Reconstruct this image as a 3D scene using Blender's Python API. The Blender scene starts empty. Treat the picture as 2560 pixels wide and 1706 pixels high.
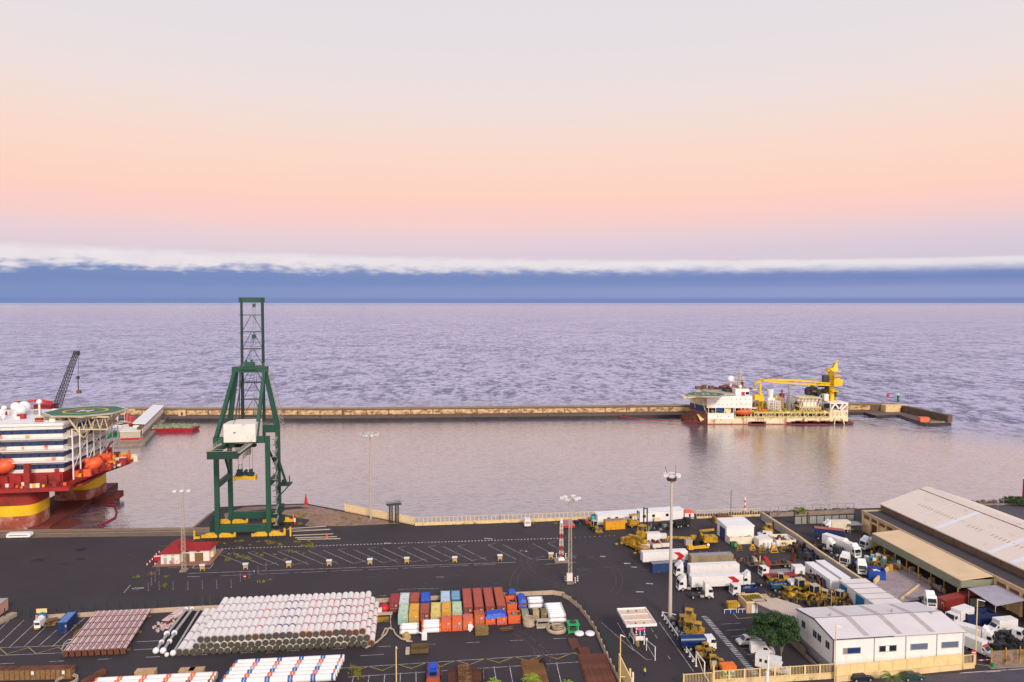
import bpy, bmesh, math, random
from mathutils import Vector as V, Matrix
R = math.radians
S = bpy.context.scene
COL = S.collection
# ---------------------------------------------------------------- camera
H = 79.0; TH = R(3.087); F = 1780.0
ST, CT = math.sin(TH), math.cos(TH)
cd = bpy.data.cameras.new('camera'); cam = bpy.data.objects.new('camera', cd); COL.objects.link(cam)
cam.location = (0, 0, H); cam.rotation_euler = (R(90) - TH, 0, 0)
cd.sensor_width = 36; cd.lens = 36*F/2560; cd.clip_start = 1; cd.clip_end = 400000
S.camera = cam
S.render.resolution_x = 1024; S.render.resolution_y = 682
S.view_settings.view_transform = 'Standard'; S.view_settings.look = 'None'
S.view_settings.exposure = 0.0; S.view_settings.gamma = 1
# ---------------------------------------------------------------- light: glow of the low sun behind the camera, twilight sky ahead
def lin(c): return tuple((x/255/12.92 if x/255 <= .04045 else ((x/255+.055)/1.055)**2.4) for x in c)
sd = bpy.data.lights.new('sun', 'SUN'); sd.energy = 2.6; sd.angle = R(14); sd.color = (1, .90, .80)
so = bpy.data.objects.new('sun', sd); COL.objects.link(so)
so.rotation_euler = V((-.32, .85, -.55)).to_track_quat('-Z', 'Y').to_euler()
W = bpy.data.worlds.new('World'); S.world = W; W.use_nodes = True
nt = W.node_tree; N = nt.nodes; LK = nt.links; N.clear()
def nd(t, **k):
    n = N.new(t)
    for a, b in k.items(): setattr(n, a, b)
    return n
def mth(op, a, b=None, c=None, clamp=False):
    n = nd('ShaderNodeMath', operation=op); n.use_clamp = clamp
    for i, x in enumerate((a, b, c)):
        if x is None: continue
        if isinstance(x, (int, float)): n.inputs[i].default_value = x
        else: LK.new(x, n.inputs[i])
    return n.outputs[0]
def mixc(f, a, b):
    n = nd('ShaderNodeMix', data_type='RGBA')
    for i, x in ((0, f), (6, a), (7, b)):
        if isinstance(x, (int, float)): n.inputs[i].default_value = x
        elif isinstance(x, tuple): n.inputs[i].default_value = (*x, 1)
        else: LK.new(x, n.inputs[i])
    return n.outputs[2]
def ramp(f, stops):
    n = nd('ShaderNodeValToRGB'); e = n.color_ramp.elements
    while len(e) > 1: e.remove(e[0])
    e[0].position = stops[0][0]; e[0].color = (*lin(stops[0][1]), 1)
    for p, c in stops[1:]:
        q = e.new(p); q.color = (*lin(c), 1)
    if not isinstance(f, (int, float)): LK.new(f, n.inputs[0])
    return n.outputs[0]
tc = nd('ShaderNodeTexCoord'); sp = nd('ShaderNodeSeparateXYZ'); LK.new(tc.outputs['Generated'], sp.inputs[0])
X, Y, Z = sp.outputs
sky = ramp(Z, [(0, (222, 204, 216)), (.068, (223, 206, 217)), (.090, (234, 209, 215)), (.11, (248, 208, 203)), (.128, (252, 208, 199)), (.145, (254, 211, 195)),
               (.19, (252, 217, 201)), (.23, (245, 221, 211)), (.27, (238, 224, 222)), (.33, (231, 224, 227)), (.4, (228, 223, 229)), (.5, (196, 200, 218)), (.7, (158, 168, 200)), (1, (148, 160, 198))])
az = mth('ARCTAN2', X, Y)
def cnoise(s, zs, det=5):
    cx = nd('ShaderNodeCombineXYZ'); LK.new(mth('MULTIPLY', az, s), cx.inputs[0]); LK.new(mth('MULTIPLY', Z, zs), cx.inputs[1])
    n = nd('ShaderNodeTexNoise'); n.inputs['Scale'].default_value = 1; n.inputs['Detail'].default_value = det; LK.new(cx.outputs[0], n.inputs['Vector']); return n.outputs['Fac']
rgt = mth('MULTIPLY', mth('MULTIPLY_ADD', az, 1.6, .1, True), mth('MULTIPLY_ADD', Z, -8, 1, True))
sky = mixc(mth('MULTIPLY', rgt, .75), sky, lin((200, 194, 212)))
n1 = cnoise(9, 30); n2 = cnoise(40, 130, 6); n3 = cnoise(16, 90, 4)
lft = mth('MULTIPLY_ADD', az, -.9, .45, True)                     # the bank is more ragged to the left
rag = mth('MULTIPLY', mth('ADD', mth('MULTIPLY', mth('SUBTRACT', n1, .5), .55), mth('MULTIPLY', mth('SUBTRACT', n2, .5), .9)), mth('MULTIPLY_ADD', lft, .03, .007))
slope = mth('MULTIPLY', az, -.009)
zb = mth('SUBTRACT', mth('SUBTRACT', Z, rag), mth('MULTIPLY', slope, .3))
body = mth('SUBTRACT', 1, mth('SMOOTHSTEP', zb, 0, 1) if False else mth('DIVIDE', mth('SUBTRACT', zb, .0370), .0150, None, True))
body = mth('MULTIPLY', mth('MULTIPLY', body, body), mth('SUBTRACT', 3, mth('MULTIPLY', body, 2)))
zt = mth('SUBTRACT', mth('SUBTRACT', Z, mth('MULTIPLY', rag, .35)), slope)
rim = mth('SUBTRACT', 1, mth('DIVIDE', mth('SUBTRACT', zt, .0570), mth('MULTIPLY_ADD', lft, .006, .003), None, True))
rimc = mixc(n3, lin((224, 217, 224)), lin((246, 242, 242)))
bc = mixc(mth('MULTIPLY', lft, .75), ramp(Z, [(0, (118, 134, 188)), (.004, (118, 134, 188)), (.0065, (146, 156, 200)), (.018, (148, 157, 201)), (.024, (128, 143, 194)), (.032, (116, 136, 188)), (.043, (132, 146, 192)), (.055, (160, 164, 200))]), lin((116, 140, 190)))
bc = mixc(mth('MULTIPLY', n3, .22), bc, lin((150, 160, 204)))
c1 = mixc(mth('MULTIPLY', rim, .8), sky, rimc)
c2 = mixc(body, c1, bc)
# warm, brighter glow opposite (behind the camera)
back = mth('MULTIPLY', mth('MULTIPLY_ADD', Y, -1, .05, True), mth('SUBTRACT', 1, mth('MULTIPLY', Z, .8), None, True))
c3 = mixc(back, c2, (1.5, 1.32, 1.22))
bg = nd('ShaderNodeBackground'); bg.inputs['Strength'].default_value = 1.0; LK.new(c3, bg.inputs[0])
wo = nd('ShaderNodeOutputWorld'); LK.new(bg.outputs[0], wo.inputs[0])
# ---------------------------------------------------------------- picture <-> place
def at(px, py, z=0.0):
    u = (px-1280)/F; v = (py-853)/F; d = (H-z)/(ST+v*CT); return V((d*u, d*(CT-v*ST), z))
def zup(Yw, py):
    v = (py-853)/F; d = Yw/(CT-v*ST); return H-d*(ST+v*CT)
def pv(px, py, Yw):
    u = (px-1280)/F; v = (py-853)/F; d = Yw/(CT-v*ST); return V((d*u, Yw, H-d*(ST+v*CT)))
A = R(5.8); E1 = V((math.cos(A), math.sin(A), 0)); E2 = V((-math.sin(A), math.cos(A), 0))
# ---------------------------------------------------------------- materials
MAT = {}
def base_mat(name):
    m = bpy.data.materials.new(name); m.use_nodes = True; t = m.node_tree; b = t.nodes['Principled BSDF']; return m, t, b
def pm(name, rgb, rough=.65, var=.18, vs=.35, rust=0, rustc=(96, 52, 30), metal=0, bump=0, bs=2, stretch=None, rs=.6):
    if name in MAT: return MAT[name]
    m, t, b = base_mat(name); n = t.nodes; l = t.links; c = lin(rgb)
    tcn = n.new('ShaderNodeTexCoord'); src = tcn.outputs['Object']
    if stretch:
        mp = n.new('ShaderNodeMapping'); mp.inputs['Scale'].default_value = stretch; l.new(src, mp.inputs[0]); src = mp.outputs[0]
    no = n.new('ShaderNodeTexNoise'); no.inputs['Scale'].default_value = vs; no.inputs['Detail'].default_value = 6; no.inputs['Roughness'].default_value = .65; l.new(src, no.inputs['Vector'])
    mr = n.new('ShaderNodeMapRange'); mr.inputs[1].default_value = .3; mr.inputs[2].default_value = .7; l.new(no.outputs['Fac'], mr.inputs[0])
    mx = n.new('ShaderNodeMix'); mx.data_type = 'RGBA'; l.new(mr.outputs[0], mx.inputs[0])
    mx.inputs[6].default_value = (*[x*(1-var) for x in c], 1); mx.inputs[7].default_value = (*[min(1, x*(1+var)) for x in c], 1)
    out = mx.outputs[2]
    if rust:
        n2 = n.new('ShaderNodeTexNoise'); n2.inputs['Scale'].default_value = rs; n2.inputs['Detail'].default_value = 8; n2.inputs['Roughness'].default_value = .7
        l.new(src, n2.inputs['Vector'])
        r2 = n.new('ShaderNodeMapRange'); r2.inputs[1].default_value = .62-.25*rust; r2.inputs[2].default_value = .72-.18*rust; l.new(n2.outputs['Fac'], r2.inputs[0])
        m2 = n.new('ShaderNodeMix'); m2.data_type = 'RGBA'; l.new(r2.outputs[0], m2.inputs[0]); l.new(out, m2.inputs[6]); m2.inputs[7].default_value = (*lin(rustc), 1); out = m2.outputs[2]
    l.new(out, b.inputs['Base Color']); b.inputs['Roughness'].default_value = rough; b.inputs['Metallic'].default_value = metal
    if bump:
        bn = n.new('ShaderNodeTexNoise'); bn.inputs['Scale'].default_value = bs; bn.inputs['Detail'].default_value = 5; l.new(src, bn.inputs['Vector'])
        bp = n.new('ShaderNodeBump'); bp.inputs['Strength'].default_value = bump; bp.inputs['Distance'].default_value = .2; l.new(bn.outputs['Fac'], bp.inputs['Height']); l.new(bp.outputs[0], b.inputs['Normal'])
    MAT[name] = m; return m
white = pm('white_paint', (236, 232, 230), .5, .05, .5)
lorryw = pm('lorry_white', (234, 229, 225), .42, .06, .6, .16, (188, 178, 166), rs=1.1)
dwhite = pm('dirty_white_paint', (232, 222, 212), .55, .07, .4, .12, (196, 170, 148), rs=.35)
cream = pm('cream_wall', (226, 196, 146), .85, .12, .4, .3, (180, 150, 110))
creamp = pm('cream_paint', (235, 205, 145), .7, .1, .6)
glass = pm('dark_glass', (35, 42, 52), .15, .2, .5)
bglass = pm('blue_glass', (38, 58, 105), .2, .25, .4)
black = pm('black_rubber', (32, 31, 33), .85, .2, 2)
dgrey = pm('dark_steel', (58, 56, 58), .6, .2, 1)
grey = pm('grey_steel', (140, 138, 138), .5, .15, .6)
lgrey = pm('galvanised_steel', (172, 166, 160), .5, .12, .6)
beige = pm('beige_steel', (186, 172, 152), .6, .12, .6)
yellow = pm('yellow_paint', (232, 178, 40), .55, .14, .8, .25, (140, 95, 35))
myel = pm('machine_yellow', (198, 150, 26), .55, .25, .8, .6, (95, 75, 30))
dyel = pm('dull_yellow', (165, 130, 35), .6, .25, .8, .6, (80, 65, 30))
cgreen = pm('crane_green', (28, 76, 60), .55, .16, .25, .15, (70, 70, 50))
cgreen2 = pm('crane_dark_green', (20, 54, 45), .6, .16, .25)
red = pm('red_paint', (190, 32, 36), .5, .15, .5)
rigred = pm('rig_red', (158, 40, 38), .65, .2, .12, .5, (110, 45, 35), rs=.15)
rigrust = pm('rig_faded_red', (160, 80, 60), .8, .25, .15, .6, (196, 150, 140), rs=.2)
orange = pm('lifeboat_orange', (232, 96, 52), .5, .1, .5)
rust = pm('rusty_steel', (112, 66, 46), .9, .35, 1.2, .5, (72, 42, 32))
brown = pm('brown_timber', (120, 88, 62), .9, .35, 1.5, .5, (80, 52, 38))
asph_c = (77, 70, 76)
blue = pm('blue_paint', (24, 62, 128), .5, .15, .4)
tarp = pm('blue_tarpaulin', (18, 78, 190), .45, .12, .6, bump=.6, bs=1.5)
green = pm('green_paint', (30, 140, 80), .6, .15, .5)
dgreen = pm('dark_green_post', (24, 62, 52), .7, .1, 1)
tanroof = pm('tan_roof', (198, 178, 160), .85, .1, .25, .3, (196, 160, 138))
bluedoor = pm('blue_door', (18, 118, 170), .6, .1, .5)
navy = pm('navy_paint', (28, 42, 88), .55, .15, .4)
hivis = pm('hivis_yellow', (215, 255, 30), .7, .05, 1)
concrete = pm('concrete', (150, 132, 118), .9, .2, .3, .4, (110, 92, 80), bump=.3)
skin = pm('skin', (180, 120, 90), .6)
# ---------------------------------------------------------------- mesh helpers
class MB:
    def __init__(s): s.v = []; s.f = []; s.m = []; s.sm = []
    def add(s, vs, fs, mi=0, smooth=False):
        o = len(s.v); s.v += [V(p) for p in vs]
        for f in fs: s.f.append([i+o for i in f]); s.m.append(mi); s.sm.append(smooth)
        return s
    def hexa(s, p, mi=0): return s.add(p, [(0, 3, 2, 1), (4, 5, 6, 7), (0, 1, 5, 4), (1, 2, 6, 5), (2, 3, 7, 6), (3, 0, 4, 7)], mi)
    def box(s, x, y, z, sx, sy, sz, mi=0, rz=0, tp=1):
        c, q = math.cos(rz), math.sin(rz); P = []
        for k, t in ((0, 1), (sz, tp)):
            for a, b in ((-1, -1), (1, -1), (1, 1), (-1, 1)):
                dx, dy = a*sx/2*t, b*sy/2*t; P.append((x+dx*c-dy*q, y+dx*q+dy*c, z+k))
        return s.hexa(P, mi)
    def b2(s, x0, y0, z0, x1, y1, z1, mi=0): return s.box((x0+x1)/2, (y0+y1)/2, z0, abs(x1-x0), abs(y1-y0), z1-z0, mi)
    def bar(s, a, b, w, h=None, mi=0):
        a = V(a); b = V(b); h = h or w; d = (b-a)
        if d.length < 1e-6: return s
        d.normalize(); u = V((0, 0, 1)) if abs(d.z) < .98 else V((0, 1, 0)); x = d.cross(u).normalized(); y = x.cross(d).normalized()
        P = [p+x*(i*w/2)+y*(j*h/2) for p in (a, b) for i, j in ((-1, -1), (1, -1), (1, 1), (-1, 1))]
        return s.hexa(P, mi)
    def tube(s, a, b, r, r2=None, n=8, mi=0, caps=True, smooth=True, cm=None):
        a = V(a); b = V(b); r2 = r if r2 is None else r2; d = (b-a).normalized(); u = V((0, 0, 1)) if abs(d.z) < .9 else V((1, 0, 0))
        x = d.cross(u).normalized(); y = x.cross(d).normalized()
        P = [p+(x*math.cos(t*2*math.pi/n)+y*math.sin(t*2*math.pi/n))*q for p, q in ((a, r), (b, r2)) for t in range(n)]
        s.add(P, [(i, (i+1) % n, n+(i+1) % n, n+i) for i in range(n)], mi, smooth)
        if caps: s.add(P, [tuple(range(n))[::-1], tuple(range(n, 2*n))], mi if cm is None else cm)
        return s
    def prism(s, pts, z0, z1, mi=0, tm=None):
        n = len(pts); P = [(p[0], p[1], z0) for p in pts]+[(p[0], p[1], z1) for p in pts]
        s.add(P, [(i, (i+1) % n, n+(i+1) % n, n+i) for i in range(n)]+[tuple(range(n))[::-1]], mi)
        return s.add(P, [tuple(range(n, 2*n))], mi if tm is None else tm)
    def side(s, pts, y0, y1, mi=0):        # profile in x,z pushed along y
        n = len(pts); P = [(p[0], y0, p[1]) for p in pts]+[(p[0], y1, p[1]) for p in pts]
        return s.add(P, [(i, (i+1) % n, n+(i+1) % n, n+i) for i in range(n)]+[tuple(range(n))[::-1], tuple(range(n, 2*n))], mi)
    def ball(s, c, r, mi=0, nu=12, nv=8, sz=1, sx=1, sy=1, half=False):
        c = V(c); P = []; v0 = nv//2 if half else 0
        for j in range(v0, nv+1):
            t = -math.pi/2+math.pi*j/nv
            for i in range(nu):
                a = 2*math.pi*i/nu; P.append(c+V((r*sx*math.cos(t)*math.cos(a), r*sy*math.cos(t)*math.sin(a), r*sz*math.sin(t))))
        m = nv-v0
        return s.add(P, [(j*nu+i, j*nu+(i+1) % nu, (j+1)*nu+(i+1) % nu, (j+1)*nu+i) for j in range(m) for i in range(nu)], mi, True)
    def ring(s, c, r, w, n=24, mi=0, z=0):
        P = [(c[0]+q*math.cos(2*math.pi*i/n), c[1]+q*math.sin(2*math.pi*i/n), c[2]+z) for q in (r, r+w) for i in range(n)]
        return s.add(P, [(i, (i+1) % n, n+(i+1) % n, n+i) for i in range(n)], mi)
    def torus(s, c, r, w, n=20, mi=0, k=6):
        P = []
        for i in range(n):
            a = 2*math.pi*i/n
            for j in range(k):
                t = 2*math.pi*j/k; q = r+w*math.cos(t); P.append((c[0]+q*math.cos(a), c[1]+q*math.sin(a), c[2]+w*math.sin(t)))
        return s.add(P, [(i*k+j, ((i+1) % n)*k+j, ((i+1) % n)*k+(j+1) % k, i*k+(j+1) % k) for i in range(n) for j in range(k)], mi, True)
    def quad(s, a, b, c, d, mi=0): return s.add([a, b, c, d], [(0, 1, 2, 3)], mi)
    def mesh(s, name, mats, inv=None):
        me = bpy.data.meshes.new(name); vs = s.v if inv is None else [inv @ p for p in s.v]
        me.from_pydata([tuple(p) for p in vs], [], s.f)
        mats = mats if isinstance(mats, (list, tuple)) else [mats]
        for m in mats: me.materials.append(m)
        me.polygons.foreach_set('material_index', s.m); me.polygons.foreach_set('use_smooth', s.sm); me.update()
        bm = bmesh.new(); bm.from_mesh(me); bmesh.ops.recalc_face_normals(bm, faces=bm.faces); bm.to_mesh(me); bm.free()
        return me
    def build(s, name, mats, parent=None, world=False, label=None):
        inv = None
        if world and parent is not None: inv = mw(parent).inverted()
        o = bpy.data.objects.new(name, s.mesh(name, mats, inv)); COL.objects.link(o)
        if parent is not None: o.parent = parent
        if label: o['label'] = label
        return o
def mw(o):
    m = Matrix.Translation(o.location) @ o.rotation_euler.to_matrix().to_4x4()
    return mw(o.parent) @ m if o.parent else m
def tag(o, label, cat, group=None):
    o['label'] = label; o['category'] = cat
    if group: o['group'] = group
    return o
def T(name, label, cat, loc, rz=A, group=None):
    o = bpy.data.objects.new(name, None); COL.objects.link(o); o.empty_display_size = .5
    o.location = loc; o.rotation_euler = (0, 0, rz); return tag(o, label, cat, group)
def solo(name, label, cat, mb, mats, loc, rz=A, group=None):     # a thing that is one mesh, modelled in local metres
    o = mb.build(name, mats); o.location = loc; o.rotation_euler = (0, 0, rz); return tag(o, label, cat, group)
def soloW(name, label, cat, mb, mats, loc, group=None):          # same, modelled in world metres
    inv = Matrix.Translation(V(loc)).inverted(); o = bpy.data.objects.new(name, mb.mesh(name, mats, inv)); COL.objects.link(o)
    o.location = loc; return tag(o, label, cat, group)
def struct(name, mb, mats, kind='structure'):
    o = mb.build(name, mats); o['kind'] = kind; return o
def link(name, me, parent, loc=(0, 0, 0), rz=0):
    o = bpy.data.objects.new(name, me); COL.objects.link(o); o.parent = parent; o.location = loc; o.rotation_euler = (0, 0, rz); return o
KIDS = {}
def dup(root, loc, rz=None, label=None, group=None):
    r = root.copy(); COL.objects.link(r); r.location = loc
    if rz is not None: r.rotation_euler = (0, 0, rz)
    if label: r['label'] = label
    if group: r['group'] = group
    for ch in list(root.children):
        c = ch.copy(); COL.objects.link(c); c.parent = r
        for g in list(ch.children):
            d = g.copy(); COL.objects.link(d); d.parent = c
    return r
ORD = 'first second third fourth fifth sixth seventh eighth ninth tenth eleventh twelfth thirteenth fourteenth fifteenth sixteenth seventeenth eighteenth nineteenth twentieth'.split()
def ordn(i):
    if i < 20: return ORD[i]
    if i == 29: return 'thirtieth'
    return ('twenty-' if i < 29 else 'thirty-')+ORD[i-20 if i < 29 else i-30]
def text(parent, s, size, loc, mat, rx=90, rz=0, name='lettering', sx=1):
    cu = bpy.data.curves.new('t', 'FONT'); cu.body = s; cu.size = size; cu.align_x = 'CENTER'; cu.align_y = 'CENTER'; cu.extrude = .01
    o = bpy.data.objects.new('t', cu); COL.objects.link(o); bpy.context.view_layer.update()
    me = bpy.data.meshes.new_from_object(o.evaluated_get(bpy.context.evaluated_depsgraph_get())); me.name = name
    me.materials.clear(); me.materials.append(mat); bpy.data.objects.remove(o)
    q = bpy.data.objects.new(name, me); COL.objects.link(q); q.parent = parent; q.location = loc; q.rotation_euler = (R(rx), 0, R(rz)); q.scale = (sx, 1, 1); return q
rnd = random.Random(7)
# ================================================================ SETTING
# ground outline (quay and yard), z = 0
gp = [at(-500, 1331), at(0, 1327), at(487, 1319), at(510, 1300), at(548, 1268), at(640, 1263), at(765, 1259), at(862, 1277), at(1035, 1309), at(1250, 1303),
      at(1500, 1297), at(1640, 1289), at(1800, 1284), at(1900, 1280), at(2100, 1274), at(2380, 1262), at(2600, 1250), at(3300, 1235)]
near = [V((150, 40, 0)), V((-150, 40, 0))]
def ground_mat():
    m, t, b = base_mat('asphalt'); n = t.nodes; l = t.links; tcn = n.new('ShaderNodeTexCoord')
    def noi(sc, det=6, ro=.6, mp=None):
        q = n.new('ShaderNodeTexNoise'); q.inputs['Scale'].default_value = sc; q.inputs['Detail'].default_value = det; q.inputs['Roughness'].default_value = ro
        l.new(tcn.outputs['Object'], q.inputs['Vector']); return q.outputs['Fac']
    def mr(f, a, b_, c=0, d=1):
        q = n.new('ShaderNodeMapRange'); [setattr(q.inputs[i], 'default_value', x) for i, x in ((1, a), (2, b_), (3, c), (4, d))]; l.new(f, q.inputs[0]); return q.outputs[0]
    def mx(f, a, b_):
        q = n.new('ShaderNodeMix'); q.data_type = 'RGBA'; l.new(f, q.inputs[0])
        for i, x in ((6, a), (7, b_)):
            if isinstance(x, tuple): q.inputs[i].default_value = (*x, 1)
            else: l.new(x, q.inputs[i])
        return q.outputs[2]
    c = mx(mr(noi(.03, 7, .7), .3, .7), lin((49, 42, 44)), lin((66, 56, 58)))
    c = mx(mr(noi(1.8, 5), .25, .75, 0, .35), c, lin((44, 38, 42)))
    c = mx(mr(noi(.06, 8, .75), .60, .75, 0, .5), c, lin((74, 62, 58)))
    c = mx(mr(noi(.11, 8, .8), .66, .72, 0, .6), c, lin((32, 28, 31)))
    l.new(c, b.inputs['Base Color']); b.inputs['Roughness'].default_value = .8
    return m
asph = ground_mat()
g = MB(); pts = gp+near
g.prism([(p.x, p.y) for p in pts], -3.4, 0, 0); struct('ground', g, asph)
earth = pm('earth', (156, 124, 104), .95, .22, .12, .5, (118, 94, 80), bump=.5, bs=.8)
g = MB(); ep = [(612, 1268), (765, 1262), (860, 1281), (1000, 1309), (870, 1315), (775, 1316), (762, 1313), (775, 1300), (700, 1285), (600, 1300), (565, 1303), (560, 1285)]
g.prism([tuple(at(*p))[:2] for p in ep], .0, .012); struct('earth_bank', g, earth)
g = MB(); g.prism([tuple(at(*p))[:2] for p in [(570, 1283), (640, 1276), (745, 1266), (772, 1271), (700, 1276), (620, 1284), (590, 1290)]], .012, .03); struct('tar_strip', g, pm('tar', (52, 45, 50), .8))
quay = pm('quay_concrete', (128, 106, 88), .95, .2, .08, .5, (100, 82, 68), stretch=(.3, 2, 1))
g = MB(); a, b = at(-500, 1331), at(560, 1318); g.prism([tuple(p)[:2] for p in (a, b, b-E2*9, a-E2*9)], .0, .014); struct('quay_apron', g, quay)
g = MB()
for o in (1.0, 2.2, 6.2): g.bar(a-E2*o+V((0, 0, .05)), b-E2*o+E1*(38 if o > 4 else 0)+V((0, 0, .05)), .35, .1)
struct('crane_rail', g, pm('rail', (150, 130, 110), .6))
# embankment face at the corner
g = MB(); top = [at(487, 1319), at(510, 1300), at(548, 1268), at(640, 1263), at(765, 1259), at(862, 1277), at(1035, 1309)]
for p, q in zip(top, top[1:]):
    d = (q-p).normalized(); nrm = V((-d.y, d.x, 0))*5
    g.quad(p+V((0, 0, -.02)), q+V((0, 0, -.02)), q+nrm+V((0, 0, -3.3)), p+nrm+V((0, 0, -3.3)))
struct('embankment', g, earth)
# water
def water():
    m, t, b = base_mat('sea_water'); n = t.nodes; l = t.links; tcn = n.new('ShaderNodeTexCoord')
    def noi(scale, det, ro, st=(1, 1, 1)):
        mp = n.new('ShaderNodeMapping'); mp.inputs['Scale'].default_value = st; mp.inputs['Rotation'].default_value = (0, 0, R(-8)); l.new(tcn.outputs['Object'], mp.inputs[0])
        q = n.new('ShaderNodeTexNoise'); q.inputs['Scale'].default_value = scale; q.inputs['Detail'].default_value = det; q.inputs['Roughness'].default_value = ro; l.new(mp.outputs[0], q.inputs['Vector']); return q.outputs['Fac']
    def mr(f, a, b_, c=0, d=1, kind='LINEAR'):
        q = n.new('ShaderNodeMapRange'); q.interpolation_type = kind; [setattr(q.inputs[i], 'default_value', x) for i, x in ((1, a), (2, b_), (3, c), (4, d))]; l.new(f, q.inputs[0]); return q.outputs[0]
    def ma(op, a, b_=None, c=None):
        q = n.new('ShaderNodeMath'); q.operation = op
        for i, x in enumerate((a, b_, c)):
            if x is None: continue
            if isinstance(x, (int, float)): q.inputs[i].default_value = x
            else: l.new(x, q.inputs[i])
        return q.outputs[0]
    def mx(f, a, b_):
        q = n.new('ShaderNodeMix'); q.data_type = 'RGBA'
        for i, x in ((0, f), (6, a), (7, b_)):
            if isinstance(x, (int, float)): q.inputs[i].default_value = x
            elif isinstance(x, tuple): q.inputs[i].default_value = (*x, 1)
            else: l.new(x, q.inputs[i])
        return q.outputs[2]
    sx = n.new('ShaderNodeSeparateXYZ'); l.new(tcn.outputs['Object'], sx.inputs[0])
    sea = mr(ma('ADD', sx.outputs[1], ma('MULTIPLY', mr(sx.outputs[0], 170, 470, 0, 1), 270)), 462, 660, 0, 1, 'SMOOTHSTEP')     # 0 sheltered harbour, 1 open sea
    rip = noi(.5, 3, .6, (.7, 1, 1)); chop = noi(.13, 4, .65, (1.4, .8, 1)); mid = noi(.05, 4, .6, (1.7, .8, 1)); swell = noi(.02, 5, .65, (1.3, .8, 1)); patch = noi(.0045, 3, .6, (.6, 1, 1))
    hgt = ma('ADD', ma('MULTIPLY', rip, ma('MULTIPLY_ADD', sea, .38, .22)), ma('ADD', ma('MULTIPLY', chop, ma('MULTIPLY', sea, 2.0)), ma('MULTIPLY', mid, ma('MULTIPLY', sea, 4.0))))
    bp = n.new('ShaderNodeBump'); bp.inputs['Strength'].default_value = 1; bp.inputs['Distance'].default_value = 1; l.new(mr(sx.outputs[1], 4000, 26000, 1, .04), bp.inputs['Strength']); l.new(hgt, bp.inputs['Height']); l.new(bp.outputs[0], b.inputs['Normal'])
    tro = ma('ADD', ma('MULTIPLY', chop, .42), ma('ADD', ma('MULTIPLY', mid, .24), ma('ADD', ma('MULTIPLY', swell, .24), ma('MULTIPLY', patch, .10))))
    c1 = mx(mr(tro, .475, .56), lin((200, 192, 220)), lin((40, 42, 92)))  # pale sky reflection and dark wave shading painted into the base colour
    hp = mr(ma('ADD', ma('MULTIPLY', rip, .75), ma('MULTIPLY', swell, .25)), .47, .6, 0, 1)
    c0 = mx(hp, lin((116, 107, 130)), lin((52, 50, 82)))  # harbour: sky brightness and ripple shading painted into the base colour too
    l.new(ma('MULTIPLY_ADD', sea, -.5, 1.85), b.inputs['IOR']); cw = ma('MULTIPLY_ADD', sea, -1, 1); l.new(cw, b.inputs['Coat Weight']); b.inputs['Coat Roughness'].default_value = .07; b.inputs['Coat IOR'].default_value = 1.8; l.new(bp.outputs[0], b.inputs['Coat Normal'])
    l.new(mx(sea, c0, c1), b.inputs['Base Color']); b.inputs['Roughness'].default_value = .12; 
    return m
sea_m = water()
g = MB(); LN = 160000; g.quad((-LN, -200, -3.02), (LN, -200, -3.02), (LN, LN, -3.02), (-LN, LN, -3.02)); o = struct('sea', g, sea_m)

# painted lines
wl = pm('white_line', (188, 182, 182), .8, .2, .5, .5, (100, 94, 98)); yl = pm('yellow_line', (190, 165, 80), .8, .2, .5, .4, (110, 98, 80))
ml = MB(); my = MB(); tm = MB()
def line(m, x0, y0, x1, y1, w=.15, z=.016):
    a = at(x0, y0, z); b = at(x1, y1, z); d = (b-a).normalized(); n_ = V((-d.y, d.x, 0))*w/2; m.quad(a-n_, b-n_, b+n_, a+n_)
def dash(m, x0, y0, x1, y1, w, on, off, z=.016):
    a = at(x0, y0, z); b = at(x1, y1, z); L = (b-a).length; d = (b-a)/L; n_ = V((-d.y, d.x, 0))*w/2; s = 0
    while s < L:
        p, q = a+d*s, a+d*min(L, s+on); m.quad(p-n_, q-n_, q+n_, p+n_); s += on+off
dash(ml, 535, 1373, 1400, 1346, .7, .55, .55); dash(ml, 1400, 1346, 1545, 1339, .4, .3, 1.4)
for i in range(23):
    if i in (17, 20): continue
    x = 545+i*37.5; t = i/23
    line(ml, x, 1384-t*27, x+78-t*8, 1415-t*20, .14)
    if i % 2: line(ml, x+78-t*8, 1415-t*20, x+110, 1408-t*22, .12)
    else: line(ml, x, 1384-t*27, x+20, 1380-t*27, .12)
line(ml, 470, 1434, 900, 1419, .2); line(ml, 900, 1419, 1290, 1406, .18); dash(ml, 550, 1440, 1240, 1411, .14, 9, 1.5)
line(ml, 480, 1421, 525, 1421, .2); line(ml, 480, 1421, 491, 1409, .2); line(ml, 525, 1421, 534, 1408, .2); line(ml, 1340, 1400, 1385, 1398, .2); line(ml, 1363, 1411, 1440, 1406, .2)
line(ml, 468, 1442, 500, 1442, .2)
dash(ml, 0, 1660, 1500, 1592, .16, 3, 7.2)
for i in range(9):          # slanted bays at the left edge
    x = -60+i*36; line(ml, x+10, 1621-i*.7, x+82+i*2, 1552-i*1.4, .16)
line(ml, -50, 1621, 170, 1614, .16); line(ml, -50, 1641, 170, 1632, .16); line(ml, 340, 1605, 400, 1602, .16); line(ml, 335, 1625, 395, 1622, .16)
for i in range(4): x = -56+i*74; line(my, x, 1636-i, x+54, 1620-i, .16); line(my, x+54, 1620-i, x+74, 1637-i, .16)
line(ml, 850, 1671, 1440, 1633, .16); line(ml, 870, 1693, 1450, 1655, .16)
for i in range(8): x = 885+i*73; y = 1684-i*4.8; line(my, x, y-4, x+36, y-18 if i % 1 == 0 else y, .16); line(my, x+36, y-18, x+73, y-7, .16)
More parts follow.
